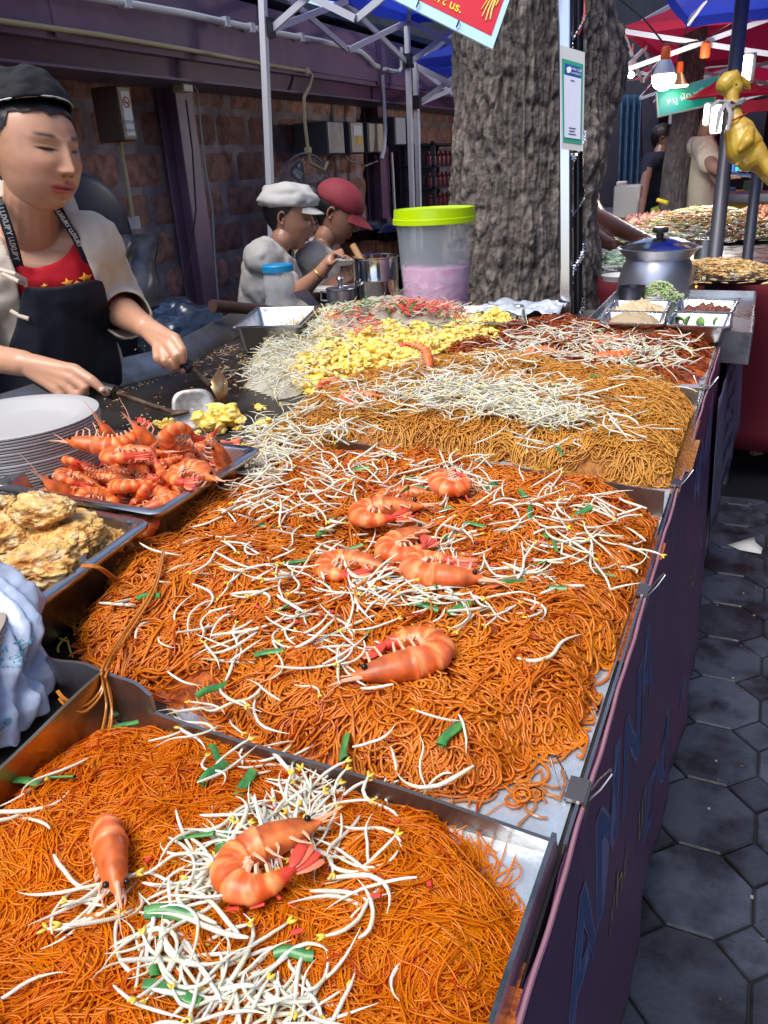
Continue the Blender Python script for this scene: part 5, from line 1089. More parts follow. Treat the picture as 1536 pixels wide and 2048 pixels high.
def card_text(s, u, v, sz, mt, off):
    o = bil(u, v, off); ex_ = (bil(1, v)-bil(0, v)).normalized(); ez = (bil(u, 0)-bil(u, 1)).normalized(); n = ex_.cross(ez)
    ob = text_mesh('card_text', s, mt, Matrix(((ex_.x, ez.x, n.x, o.x), (ex_.y, ez.y, n.y, o.y), (ex_.z, ez.z, n.z, o.z), (0, 0, 0, 1))), size=sz, parent=t); ob.matrix_parent_inverse = Matrix.Translation(t.location).inverted()
INKW = mat('white ink', (.75, .78, .8), .5); INKD = mat('dark ink', (.05, .06, .12), .5)
card_text('THAI QR', .62, .195, .009, INKW, .004); card_text('PAYMENT', .62, .235, .007, INKW, .004); [card(u0_, v0_, u1_, v0_+.010, .0042, INKD, 'fine_print') for u0_, v0_, u1_ in ((.42, .305, .58), (.34, .775, .64), (.36, .805, .60), (.32, .835, .66))]
m = MB(); m.lathe([(.0001, 0), (.007, 0), (.007, .0008), (.0001, .0008)], bil(.34, .215, .003), 20, rot=np.array(Matrix.Rotation(R(90), 3, 'X'))); m.build('emblem', INKW, t)
# dark poles to the right
for (px0, py0, px1, py1, dp_, r_, lb) in ((1485, 0, 1422, 585, 2.9, .026, 'tall dark steel pole that the rubber chicken is tied to'), (1520, 290, 1492, 540, 3.3, .022, 'shorter steel post behind the rubber chicken')):
    a = PD(px0, py0, dp_); b = PD(px1, py1, dp_); cx, cy = (a.x+b.x)/2, (a.y+b.y)/2; d = (a-b)/(a.z-b.z)
    P_ = [b+d*(0-b.z), a] if py0 else [b+d*(0-b.z), a+d*.5]
    m = MB(); m.tube(P_, r_, 20); tag(m.build('steel_pole', DPOL), lb, 'pole')
# ================================================================== red shop sign hung above
t = thing('hanging_sign', 'red shop sign with yellow letters hanging above the noodles', 'sign', PD(985, 98, 1.9))
sc_ = [PD(700, -45, 1.9), PD(985, 98, 1.9), PD(1050, -90, 1.9), PD(770, -220, 1.9)]     # bottom-left, bottom-right, top-right, top-left
def sg(u, v, off=0):
    p = (sc_[0]*(1-u)+sc_[1]*u)*(1-v)+(sc_[3]*(1-u)+sc_[2]*u)*v; n = (sc_[1]-sc_[0]).cross(sc_[3]-sc_[0]).normalized()
    return p+n*off
def panel(mb, u0, v0, u1, v1, off, th=.001):
    V = [sg(u0, v0, off), sg(u1, v0, off), sg(u1, v1, off), sg(u0, v1, off)]; W_ = [sg(u0, v0, off-th), sg(u1, v0, off-th), sg(u1, v1, off-th), sg(u0, v1, off-th)]
    mb.add([tuple(p) for p in V+W_], [(0, 1, 2, 3), (7, 6, 5, 4), (0, 4, 5, 1), (1, 5, 6, 2), (2, 6, 7, 3), (3, 7, 4, 0)])
sgn = 1 if (sg(0, 0, 1)-sg(0, 0)).dot(Vector((0, 0, CAMZ))-sg(0, 0)) > 0 else -1
m = MB(); panel(m, 0, 0, 1, 1, 0, .006); m.build('sign_frame', mat('sign frame', (.45, .68, .85), .35), t, smooth=False)
m = MB(); panel(m, .0, .11, .965, 1, .0012*sgn, .001*sgn); m.build('red_panel', mat('sign red', (.62, .006, .02), .18, coat=.6), t, smooth=False)
def on_sign(ob, u0, v0, sx, off):
    me = ob.data; n = len(me.vertices); A = np.zeros(n*3); me.vertices.foreach_get('co', A); A = A.reshape(-1, 3)
    me.vertices.foreach_set('co', np.array([tuple(sg(u0+a[0]*sx, v0+a[1]*sx*1.75, off*sgn)) for a in A]).ravel()); ob.matrix_parent_inverse = Matrix.Translation(t.location).inverted()
on_sign(text_mesh('sign_text', 'support us.', mat('sign yellow', (.85, .62, .02), .4), Matrix.Identity(4), size=.080, parent=t, offset=.001), .555, .215, 1, .003)
gold = mat('sign gold', (.78, .42, .06), .4)
m = MB()
for (L_) in ([(.885, .62), (.875, .50), (.865, .40), (.85, .30)], [(.885, .60), (.885, .46), (.875, .34), (.870, .24)], [(.89, .58), (.90, .44), (.895, .34), (.90, .22)], [(.895, .56), (.915, .44), (.915, .34), (.925, .25)], [(.90, .62), (.925, .54), (.935, .46), (.93, .40)], [(.885, .62), (.895, .70), (.88, .76), (.91, .82), (.93, .78)], [(.89, .64), (.92, .66), (.945, .62)]):
    P_ = []
    for i in range(len(L_)-1):
        for q in range(5): k = q/5; P_.append(sg(L_[i][0]*(1-k)+L_[i+1][0]*k, L_[i][1]*(1-k)+L_[i+1][1]*k, .0035*sgn))
    P_.append(sg(*L_[-1], .0035*sgn)); m.tube(P_, list(np.linspace(.0038, .0016, len(P_))), 6, flat=.3)
m.build('gold_emblem', gold, t)
for u in (.17, .46, .74): m = MB(); m.tube([sg(u, .02, .004*sgn), sg(u+.003, .06, .010*sgn), sg(u, .10, .003*sgn)], .0018, 6); m.build('tie_wire', BK, t)
m = MB(); m.tube([sg(.1, 1.0), sg(.1, 1.0)+Vector((0, 0, 1.0))], .004, 6); m.tube([sg(.9, 1.0), sg(.9, 1.0)+Vector((0, 0, 1.0))], .004, 6); m.build('hanging_rope', BK, t)
# ================================================================== things at the back of the counter
def pot(name, label, c, prof, mt, n=48, cat='pot', handles=0, hz=.08, hr=.1):
    t = thing(name, label, cat, c); m = MB(); m.lathe([(r, z) for r, z in prof], c, n); m.build('pot_body', mt, t, ang=35)
    return t
b = G(755, 604); t = pot('steel_pot', 'tall shiny steel pot with a wooden ladle sticking out', b, [(.001, .001), (.070, .001), (.077, .006), (.077, .075), (.0785, .078), (.0785, .082), (.077, .085), (.077, .148), (.082, .151), (.082, .155), (.074, .153), (.073, .010), (.001, .008)], mat('bright steel', (.72, .70, .66), .12, 1))
m = MB(); d = PD(705, 490, 2.62)-Vector(b)
m.tube([b+Vector((.02, 0, .02)), PD(705, 490, 2.72)], [.010, .012], 12); tag(m.build('wooden_ladle', mat('pale wood', (.45, .25, .12), .6)), 'round wooden ladle handle leaning out of the tall pot', 'ladle')
b = G(684, 612); t = pot('small_pot', 'small dark lidded pot left of the tall steel pot', b, [(.001, .001), (.046, .001), (.050, .006), (.050, .056), (.053, .060), (.050, .062), (.048, .060), (.010, .066), (.008, .072), (.008, .082), (.014, .092), (.010, .098), (.001, .100)], mat('grey pot steel', (.30, .30, .36), .25, .9))
m = MB(); e_ = np.array(tuple(b)); m.tube([e_+(-.050, 0, .045), e_+(-.078, 0, .047), e_+(-.080, 0, .018), e_+(-.050, 0, .016)], .004, 8); m.build('handle', STEEL, t)
b = G(565, 632); JC = mat('clear plastic jar', (.62, .64, .68), .15, coat=.5, alpha=.42, trans=0)
t = thing('plastic_jar', 'clear plastic jar with a sky blue screw lid', 'jar', b); m = MB(); m.lathe([(.001, .001), (.046, .001), (.050, .010), (.052, .05), (.047, .07), (.052, .09), (.050, .125), (.044, .138), (.044, .146)], b, 40); m.build('jar_body', JC, t)
m = MB(); m.lathe([(.001, .164), (.046, .164), (.050, .160), (.0505, .142), (.047, .141)], b, 48); m.build('lid', mat('blue lid', (.01, .22, .48), .4), t)
m = MB(); m.tube([b+Vector((.012, -.01, .02)), b+Vector((-.005, -.01, .09))], .004, 6); m.build('spoon_inside', mat('pale wood'), t)
m = MB(); m.lathe([(.062, 0), (.055, .018), (.035, .036), (.015, .046), (.001, .048)], G(588, 626), 32); tag(m.build('flour_heap', mat('cream powder', (.62, .52, .40), .8, bump=.5, bscale=80)), 'rounded heap of cream coloured powder before the jar', 'powder')
m = MB(); m.lathe([(.001, .004), (.02, .003), (.055, .020), (.062, .030), (.060, .032), (.052, .024), (.001, .008)], G(515, 640), 32); 
# bucket
b = G(873, 618); t = thing('plastic_bucket', 'big milky plastic bucket with a lime green lid and pink contents', 'bucket', b)
tl = Vector((.03, .0, 0)); BH = .36
BS = .80
def rb(z): return .128+.022*z/BH
m = MB(); m.lathe([(.001, .0), (rb(0)-.006, .0), (rb(0), .008), (rb(.15), .15), (rb(.30), .30), (rb(.335)+.004, .335), (rb(.34), .355)], b, 64); m.build('bucket_wall', mat('milky plastic', (.70, .80, .90), .3, alpha=.30, coat=.4, sss=0), t)
m = MB(); m.lathe([(.001, .004), (rb(0)-.010, .004), (rb(.06)-.006, .06), (rb(.12)-.006, .12), (rb(.165)-.006, .165), (.08, .172), (.001, .168)], b, 64); m.build('pink_contents', mat('pink lilac shreds', (.72, .22, .50), .5, col2=(.85, .50, .66), nscale=40, bump=.6, bscale=60), t)
V, Q = tubes(np.stack([np.array([(b.x+(rb(.1)-.004)*math.cos(a+c*s_), b.y+(rb(.1)-.004)*math.sin(a+c*s_), b.z+z+.012*math.sin(s_*5+a)) for s_ in np.linspace(0, .25, 7)]) for a, z, c in zip(RNG.uniform(-PI, PI, 420), RNG.uniform(.01, .185, 420)**1.0, RNG.choice([-1, 1], 420))]), np.full((420, 7), .0010), 4); fastmesh('radish_strands', V, Q, mat('pale pink strand', (.75, .48, .62), .5), parent=t)
m = MB(); m.lathe([(.001, .378), (.146, .378), (.152, .384), (.157, .384), (.158, .372), (.1595, .352), (.163, .350), (.163, .332), (.157, .330)], b, 72); m.build('lid', mat('lime lid', (.50, .75, .0), .35, coat=.3), t, ang=30)
for ch_ in t.children: ch_.data.transform(Matrix.Translation(b) @ Matrix.Scale(BS, 4) @ Matrix.Translation(-b))
# low steel trays left and right of the garnish pile
zz_ = TOP+.075; pan('deep_steel_pan', 'deep empty steel pan left of the raw sprout pile', P4([(462, 655), (512, 615), (640, 612), (600, 652)], zz_), zz_, .072, rim=.008, r=.012)
zz_ = TOP+.045; pan('steel_tray_back', 'pale steel tray with plastic film between bucket and pole', P4([(925, 645), (918, 612), (1048, 610), (1055, 648)], zz_), zz_, .043, rim=.006, r=.01)
b = G(1068, 640); pot('steel_bowl', 'small steel bowl covered by crumpled plastic beside the tinsel pole', b, [(.001, .001), (.045, .001), (.050, .006), (.056, .040), (.058, .042), (.055, .043), (.048, .008), (.001, .005)], STEEL, cat='bowl')
P_ = []; c0 = G(1040, 612, .045)
for i in range(22):
    row = []
    for j in range(16):
        u, v = i/21-.5, j/15-.5; p = np.array((c0.x+u*.24, c0.y+v*.16, c0.z)); row.append(p+(0, 0, .016*float(fbm(np.array([[u*7, v*6, 3.3]]), 3, 5)[0])-.05*max(0, abs(u)-.36)))
    P_.append(row)
m = MB(); m.grid(P_); tag(m.build('plastic_film', mat('film plastic', (.60, .66, .74), .2, coat=.6, alpha=.8), solid=.0006, ang=180), 'crumpled pale plastic film draped over the bowl and tray', 'plastic film')
# side table behind with dark pots and basket (in front of the wall, behind the red capped woman)
t = thing('side_table', 'low dark side table behind the steel pot', 'table', (-1.55, 4.1, 0)); ya = PD(750, 500, 4.3)
m = MB(); m.box((ya.x, ya.y, ya.z-.05), (.8, .6, .03)); m.build('table_top', mat('dark table', (.03, .025, .03), .5), t, smooth=False)
for sx in (-.35, .35):
    for sy in (-.25, .25): m = MB(); m.box((ya.x+sx, ya.y+sy, (ya.z-.065)/2), (.04, .04, ya.z-.065)); m.build('leg', mat('dark table'), t, smooth=False)
p = PD(745, 500, 4.1); m = MB(); nn = 60
prof = [(.001, 0), (.13, 0), (.15, .02), (.155, .09), (.15, .095), (.14, .09), (.001, .08)]; m.lathe(prof, (p.x, p.y, p.z-.035), 60)
for k in range(24): a = k*PI/12; m.tube([(p.x+.153*math.cos(a), p.y+.153*math.sin(a), p.z-.03), (p.x+.158*math.cos(a), p.y+.158*math.sin(a), p.z+.05)], .007, 6)
tag(m.build('woven_basket', mat('reddish cane', (.13, .045, .025), .6, col2=(.22, .09, .04), nscale=20)), 'reddish woven basket behind the tall steel pot', 'basket')
for (px, py, s_, lb) in ((722, 470, 1.0, 'shiny dark wok resting on the basket, left one'), (770, 475, .8, 'dark wok right of the shiny one')):
    p = PD(px, py, 4.0); m = MB(); m.lathe([(.001, -.03*s_), (.08*s_, -.02*s_), (.135*s_, .03*s_), (.14*s_, .03*s_), (.08*s_, -.012*s_), (.001, -.024*s_)], p, 40); m.lathe([(.14*s_, .031), (.10*s_, .06), (.02*s_, .075), (.02*s_, .09), (.001, .092)], p, 40); tag(m.build('wok', mat('dark wok', (.03, .03, .045), .2, .7)), lb, 'wok')
b = PD(719, 440, 3.9); m = MB(); m.lathe([(.001, 0), (.028, 0), (.030, .004), (.030, .09), (.022, .10), (.022, .115), (.001, .116)], (b.x, b.y, b.z), 24); tag(m.build('white_bottle', mat('white plastic', (.6, .6, .58), .4)), 'white plastic bottle standing behind the red cap', 'bottle')
# fan behind the women
fc = PX(615, 380, -2.15); t = thing('electric_fan', 'round wall fan with a clear grey guard behind the caps', 'fan', fc)
fx = np.array((1, -.35, 0)); fx /= np.linalg.norm(fx); fy = np.cross((0, 0, 1), fx); 
m = MB(); F0 = np.array(tuple(fc))
for rr in (.06, .09, .12, .15, .17): m.tube([F0+fx*(.05*(1-(rr/.17)**2))+fy*rr*math.cos(a)+np.array((0, 0, 1))*rr*math.sin(a) for a in np.linspace(0, 2*PI, 40)], .002 if rr < .17 else .005, 5, caps=False)
for k in range(24): a = k*PI/12; m.tube([F0+fx*.05, F0+fx*.03+fy*.12*math.cos(a)+np.array((0, 0, .12))*math.sin(a), F0+fy*.17*math.cos(a)+np.array((0, 0, .17))*math.sin(a)], .0014, 4)
m.build('guard', mat('fan wire', (.14, .15, .20), .4), t)
m = MB(); 
for k in range(3):
    a = k*2*PI/3; P_ = []
    for i in range(8):
        s_ = i/7; P_.append([F0+fy*(.03+.11*s_)*math.cos(a+w_)+np.array((0, 0, 1))*(.03+.11*s_)*math.sin(a+w_)+fx*.02*w_ for w_ in np.linspace(-.45, .45, 6)])
    m.grid(P_)
m.build('blades', mat('fan blades', (.10, .12, .17), .35), t, solid=.002)
m = MB(); m.sphere(F0+fx*.02, (.035, .035, .035), sub=3); m.tube([F0, F0-fx*.08], .03, 16); m.build('motor', mat('fan motor', (.22, .08, .06), .4), t)
m = MB(); m.tube([F0-fx*.06, F0-fx*.08+(0, 0, -.35), F0-fx*.08+(0, 0, -fc.z+.02)], .014, 12); m.lathe([(.001, 0), (.16, 0), (.16, .02), (.02, .04)], (fc.x-.08, fc.y+.02, 0), 32); m.build('stand', mat('fan stand', (.04, .04, .05), .5), t)
# dark rack with bottles between tent legs and tree
p = PX(872, 360, -2.12); t = thing('dark_rack', 'dark shelf rack with rows of small reddish bottles beside the tree', 'rack', (p.x, p.y, 0))
m = MB()
for z in (.9, 1.03, 1.16, 1.29, 1.42): m.box((p.x, p.y, z), (.25, .62, .012))
for sy in (-.3, .3): m.box((p.x-.1, p.y+sy, .72), (.02, .02, 1.44)); m.box((p.x+.1, p.y+sy, .72), (.02, .02, 1.44))
m.build('shelves', mat('dark rack', (.02, .02, .035), .5), t, smooth=False)
m = MB(); m.box((p.x-.13, p.y, .72), (.01, .64, 1.44)); m.build('back_panel', mat('dark rack'), t, smooth=False)
for z in (1.036, 1.166, 1.296):
    for k in range(7):
        m = MB(); m.lathe([(.001, 0), (.025, 0), (.026, .004), (.026, .055), (.012, .07), (.012, .085), (.001, .086)], (p.x+.05, p.y-.25+k*.083, z), 14)
        tag(m.build('sauce_bottle', mat('dark red bottle', (.09, .02, .03), .3)), 'small dark red bottle standing in a row on the dark rack', 'bottle', 'bottles on the dark rack')
# ================================================================== people
SKIN = mat('skin', attr='Col', rough=.40, sss=.2, coat=.22, bump=.08, bscale=300, bdist=.0005)
HAIR = mat('black hair', (.010, .008, .009), .45, bump=.8, bscale=120, bdist=.002, stretch=(1, 1, .25))
def sstep(a, b, x): t = np.clip((x-a)/(b-a), 0, 1); return t*t*(3-2*t)
def head_mesh(skin, lips, nth=150, nph=130, brow=(.025, .015, .012), seed=1):
    th = np.linspace(0, 2*PI, nth, endpoint=False); ph = np.linspace(.02, PI-.02, nph); TH, PH = np.meshgrid(th, ph, indexing='xy')
    # denser toward the face (+Y)
    TH = TH+.55*np.sin(TH-PI/2+PI)*0 - .5*np.cos(TH)*-1*0
    TH = TH+.45*np.cos(TH)
    d = np.stack([np.sin(PH)*np.cos(TH), np.sin(PH)*np.sin(TH), np.cos(PH)], -1)
    def ell(c, r):
        c = np.array(c); r = np.array(r); o = -c/r; D = d/r; A = (D*D).sum(-1); B = (D*o).sum(-1); Cc = (o*o).sum()-1; disc = np.maximum(B*B-A*Cc, 0); return (-B+np.sqrt(disc))/A
    r1 = ell((0, -.012, .030), (.076, .094, .088)); r2 = ell((0, .022, -.040), (.060, .066, .074)); r3 = ell((0, .012, -.01), (.069, .080, .07))
    r = (np.maximum(r1, .01)**10+np.maximum(r2, .01)**10+np.maximum(r3, .01)**10)**.1
    P = d*r[..., None]; x, y, z = P[..., 0].copy(), P[..., 1].copy(), P[..., 2].copy(); f = sstep(.015, .05, y)
    g = lambda cx, cz, sx, sz: np.exp(-((x-cx)/sx)**2-((z-cz)/sz)**2)
    ax = np.abs(x); ga = lambda cx, cz, sx, sz: np.exp(-((ax-cx)/sx)**2-((z-cz)/sz)**2)
    dy = -.0075*ga(.031, .018, .017, .012)                      # sockets
    dy += .0045*ga(.031, .017, .0125, .0085)                    # eyeball under the lids
    dy += .004*ga(.030, .037, .020, .007)                       # brow ridge
    rmp = sstep(.040, -.016, z)*sstep(-.030, -.020, z)
    dy += (.004+.0090*rmp)*np.exp(-(x/.0085)**2)*sstep(.045, .02, z)*sstep(-.034, -.022, z)
    dy += .0055*g(0, -.018, .012, .010)+.0075*ga(.0130, -.022, .0066, .0066)
    dy += .0035*ga(.040, -.012, .018, .016)+.002*ga(.045, -.05, .02, .02)
    dy -= .003*g(0, -.037, .004, .006)
    dy += .0075*g(0, -.050, .020, .0055)+.0085*g(0, -.062, .018, .0058)-.0045*np.exp(-(x/.021)**4-((z+.0558)/.0022)**2)
    dy -= .004*g(0, -.073, .018, .005)
    dy += .008*g(0, -.093, .018, .014)
    slit = np.exp(-((ax-.031)/.0125)**4-((z-.0150+.05*(ax-.031)**2*10)/.0021)**2); dy -= .0035*slit
    dy -= .004*ga(.0085, -.030, .0030, .0022)                   # nostrils
    P[..., 1] += dy*f
    C = np.empty(P.shape); C[:] = skin; nz = fbm(P.reshape(-1, 3)*60, 3, seed).reshape(x.shape); C *= (1+.09*nz)[..., None]
    def blend(m, col, k=1): 
        m = np.clip(m*f*k, 0, 1)[..., None]; C[:] = C*(1-m)+np.array(col)*m
    blend(ga(.042, -.018, .02, .02), np.array(skin)*(1.02, .82, .80), .5); blend(g(0, -.018, .012, .010), np.array(skin)*(1.0, .82, .8), .4)
    lipm = sstep(.0, .35, np.exp(-(x/.023)**4)*np.exp(-((z+.056)/(.0105-.10*ax*.9))**4)); blend(lipm, lips, .85)
    blend(np.exp(-(x/.021)**4-((z+.0558)/.0013)**2), (.16, .03, .03), .95)
    bz = .041+.10*(ax-.012)-2.6*(ax-.012)**2
    blend(np.exp(-((ax-.032)/.0165)**6-((z-bz)/(.0050-.05*np.clip(ax-.03, 0, 1)))**2), brow, .97)
    blend(np.exp(-((ax-.031)/.0155)**4-((z-.0178+.9*(ax-.03)**2*6)/.0024)**2), (.02, .012, .012), 1)       # lash line
    blend(np.exp(-((ax-.0305)/.0088)**4-((z-.0138)/.0034)**2), (.018, .010, .008), 1); blend(slit, (.05, .03, .025), .5); blend(np.exp(-((ax-.031)/.015)**4-((z-.026)/.0012)**2), np.array(skin)*.55, .5)
    blend(ga(.0085, -.0305, .0034, .0022), (.10, .03, .02), .9)
    blend(ga(.031, .006, .015, .006), np.array(skin)*(.86, .78, .78), .5)
    hl = (z > .080-.30*np.maximum(ax-.03, 0)+.004*nz) | ((y < .022-.6*np.maximum(.045-z, 0)+.003*nz) & (z > -.02)) | ((y < -.026) & (z > -.065))
    V = P.reshape(-1, 3); n = nth; Fc = [(k*n+j, (k+1)*n+j, (k+1)*n+(j+1) % n, k*n+(j+1) % n) for k in range(nph-1) for j in range(n)]+[tuple(range(n)), tuple((nph-1)*n+n-1-j for j in range(n))]
    return V, Fc, C.reshape(-1, 3), hl.reshape(-1), (nph, nth)
def ear_geo(side):
    m = MB(); P = []
    for k in range(14): a = -1.9+k*4.2/13; P.append((side*(.004+.003*math.sin(a)), -.004-.0125*math.cos(a)*-1*-1, .021*math.sin(a)))
    m.tube(P, [.003]+[.0045]*12+[.005], 8); m.sphere((side*.0, .003, -.003), (.004, .010, .016)); m.sphere((side*.001, .002, -.022), (.0045, .006, .007)); return np.concatenate(m.V), m.F
def frame(fwd, up):
    f = np.array(fwd, float); f /= np.linalg.norm(f); u = np.array(up, float); s = np.cross(f, u); s /= np.linalg.norm(s); u = np.cross(s, f); return np.stack([s, f, u], 1)
def cutmesh(V, Fc, keepf, sm=12):            # keep faces whose centre passes keepf(centres)
    Va = np.asarray(V); cen = np.array([Va[f].mean(0) for f in Fc]); k = keepf(cen); F2 = [f for f, q in zip(Fc, k) if q]
    used = sorted({i for f in F2 for i in f}); mp = {i: n for n, i in enumerate(used)}; W_ = Va[used].copy(); F3 = [[mp[i] for i in f] for f in F2]; cn = {}
    for f in F3:
        for a, b in zip(f, f[1:]+f[:1]): k_ = (min(a, b), max(a, b)); cn[k_] = cn.get(k_, 0)+1
    nb = {}
    for (a, b), c in cn.items():
        if c == 1: nb.setdefault(a, []).append(b); nb.setdefault(b, []).append(a)
    ids = [i for i in nb if len(nb[i]) == 2]
    if ids:
        ii = np.array(ids); n1 = np.array([nb[i][0] for i in ids]); n2 = np.array([nb[i][1] for i in ids])
        for _ in range(sm): W_[ii] = .4*W_[ii]+.3*(W_[n1]+W_[n2])
    return W_, F3
def pxs(V):
    v = np.asarray(V)-np.array((0, 0, CAMZ)); c = np.stack([v @ XWc for XWc in (np.array((XW[0], YW[0], ZW[0])), np.array((XW[1], YW[1], ZW[1])), np.array((XW[2], YW[2], ZW[2])))], 1)
    return 768+F*c[:, 0]/c[:, 2], 1024+F*c[:, 1]/c[:, 2], c[:, 2]
def person(label, base, Hc, fwd, up, skin, lips, body, vox=.004, scale=1.0, extra=None, hair=True, group=None, eyes=True, nth=150, nph=130):
    t = thing('person', label, 'person', base, group); Rm = frame(fwd, up)
    V, Fc = remesh(body, vox, 3); C = np.empty(V.shape); C[:] = skin; C *= (1+.05*fbm(V*40, 2, 3))[:, None]
    HV, HF, HC, hm, _ = head_mesh(skin, lips, nth, nph); HW = (HV*scale) @ Rm.T+np.array(tuple(Hc))
    m = MB(); m.add(V, Fc, 0, C); m.add(HW, HF, 0, HC)
    for sd_ in (-1, 1):
        ev, ef = ear_geo(sd_); ev = (ev*scale+np.array((sd_*.073, -.008, .005))*scale) @ Rm.T+np.array(tuple(Hc)); m.add(ev, ef, 0, np.array(skin)*(1.0, .85, .82))
    m.build('body', SKIN, t, colattr=True, ang=180)
    if hair:
        off = HV*(1+.05+.02*fbm(HV*50, 2, 2)[:, None]); keep = [f for f in HF if all(hm[i] for i in f)]
        used = sorted({i for f in keep for i in f}); mp = {i: n for n, i in enumerate(used)}; m = MB(); m.add((off[used]*scale) @ Rm.T+np.array(tuple(Hc)), [[mp[i] for i in f] for f in keep]); m.build('hair', HAIR, t, ang=180)
    if eyes:
        for sd_ in (-1, 1):
            m = MB(); c = (np.array((sd_*.031, .0640, .0150))*scale) @ Rm.T+np.array(tuple(Hc)); m.sphere(c, .0105*scale, sub=3); c2 = (np.array((sd_*.031+.002, .0690, .0120))*scale) @ Rm.T+np.array(tuple(Hc)); m.sphere(c2, .0062*scale, m=1, sub=2); m.build('eye', [mat('eye white', (.6, .56, .52), .2), mat('iris', (.015, .008, .006), .1)], t)
    return t, Rm
def local(Rm, Hc, p, s=1): return (np.array(p, float)*s) @ Rm.T+np.array(tuple(Hc))
def cloth(t, name, chains, vox, mt, folds=.006, fs=14, keep=None, solid=.003, seed=1, smooth=4, stretch=(1, 1, .35)):
    V, Fc = remesh(chains, vox, smooth, lambda V, N: V+N*(folds*fbm(V*fs*np.array(stretch), 3, seed)+folds*.35*fbm(V*fs*3, 2, seed+5))[:, None])
    if keep: V, Fc = cutmesh(V, Fc, keep)
    m = MB(); m.add(V, Fc); return m.build(name, mt, t, ang=180, solid=solid if keep else 0), V
# ---------------------------------------------------------------- the vendor
SK = (.60, .31, .19)
Hc = PD(64, 303, 1.50); tocam = np.array((-Hc.x, -Hc.y)); tocam /= np.linalg.norm(tocam); a = math.atan2(tocam[1], tocam[0])+R(38)
fw = np.array((math.cos(a), math.sin(a), -.22)); upv = np.array((0.02, .10, 1.0))+np.array((math.cos(a), math.sin(a), 0))*.2
Nb = PD(62, 452, 1.60); Nt = PD(62, 385, 1.53); SRt = PD(176, 492, 1.66); SLt = PD(-70, 492, 1.60); CH = PD(88, 560, 1.72); WA = PD(105, 720, 1.80); HP = PD(120, 860, 1.88); LEG1 = Vector((HP.x, HP.y-.09, 0)); LEG2 = Vector((HP.x, HP.y+.09, 0))
EL = PD(228, 612, 1.80); WR = PD(293, 655, 1.585); EL2 = PD(-165, 690, 1.52); WR2 = PD(48, 727, 1.415)
sd3 = (SRt-SLt).normalized()
torso = lambda e: [([CH+Vector((0, 0, .13)), CH, WA, HP], [.085+e, .105+e, .10+e, .125+e], 1.35, tuple((Vector((0, 0, 1)).cross(sd3)))), ([SLt, SRt], [.058+e, .058+e]), ([SLt*.75+SRt*.25-Vector((0, 0, .06)), SRt*.75+SLt*.25-Vector((0, 0, .06))], [.085+e, .085+e]), ([CH-sd3*.07, CH+sd3*.07], [.10+e, .10+e]), ([WA-sd3*.05, WA+sd3*.05], [.095+e, .095+e]), ([HP-sd3*.07, HP+sd3*.07], [.115+e, .115+e])]
hand1 = [([WR2, PD(150, 741, 1.385)], [.021, .0125]), ([WR2, PD(146, 757, 1.385)], [.020, .0125]), ([WR2, PD(133, 770, 1.39)], [.019, .012]), ([WR2, PD(115, 779, 1.395)], [.018, .0115]),
         ([PD(150, 741, 1.385), PD(183, 760, 1.372), PD(212, 786, 1.378)], [.0115, .0092, .0072]), ([PD(146, 757, 1.385), PD(171, 776, 1.378), PD(160, 795, 1.392)], [.0115, .0092, .008]),
         ([PD(133, 770, 1.39), PD(150, 789, 1.386), PD(136, 803, 1.40)], [.011, .009, .0075]), ([PD(115, 779, 1.395), PD(124, 797, 1.392), PD(108, 806, 1.405)], [.010, .008, .007]), ([PD(82, 748, 1.41), PD(125, 768, 1.42), PD(170, 786, 1.415)], [.015, .011, .0085])]
hand2 = [([WR, PD(350, 678, 1.53)], [.0205, .0125]), ([WR, PD(338, 690, 1.535)], [.020, .0125]), ([WR, PD(326, 702, 1.54)], [.019, .012]), ([PD(350, 678, 1.53), PD(365, 700, 1.515), PD(366, 722, 1.525)], [.0115, .009, .0075]),
         ([PD(338, 690, 1.53), PD(352, 712, 1.515), PD(352, 732, 1.53)], [.0115, .009, .0078]), ([PD(324, 700, 1.535), PD(330, 722, 1.52), PD(342, 736, 1.535)], [.011, .009, .0078]), ([PD(314, 694, 1.545), PD(314, 716, 1.53), PD(326, 730, 1.54)], [.010, .0085, .007]),
         ([PD(310, 668, 1.56), PD(340, 705, 1.56), PD(366, 741, 1.56)], [.014, .010, .008])]
body = torso(-.012)+[([Nb, Nt, Hc+Vector((0, 0, -.03))], [.058, .050, .05]), ([SRt, EL, WR], [.050, .040, .024]), ([SLt, EL2, WR2], [.050, .040, .024]), ([HP-Vector((0, .08, 0)), Vector((HP.x, HP.y-.09, .45)), LEG1+Vector((0, 0, .06))], [.09, .06, .04]), ([HP+Vector((0, .08, 0)), Vector((HP.x, HP.y+.09, .45)), LEG2+Vector((0, 0, .06))], [.09, .06, .04])]+hand1+hand2
vend, Rm = person('vendor woman in a beige shirt, red tee and black apron stirring eggs with two spatulas', (HP.x, HP.y, 0), Hc, fw, upv, SK, (.50, .09, .09), body, vox=.0032, scale=np.array((1.05, 1.03, .90)), nth=260, nph=220)
for (a_, b_, c_) in ((PD(205, 781, 1.370), 0, .0045), (PD(367, 741, 1.552), 0, .0045)):
    m = MB(); m.sphere(a_+Vector((0.003, -.003, .002)), (.0058, .0058, .0058), sub=2); m.build('fingernail', mat('nail', (.72, .42, .36), .3), vend)
RED = mat('red tee', (.55, .006, .018), .8, bump=.2, bscale=200, bdist=.0006); BEI = mat('beige shirt', (.70, .60, .49), .85, col2=(.62, .52, .42), nscale=5, bump=.3, bscale=240, bdist=.0008); APR = mat('black apron', (.010, .012, .022), .75, bump=.25, bscale=220, bdist=.0008)
NbA = np.array(tuple(Nb))
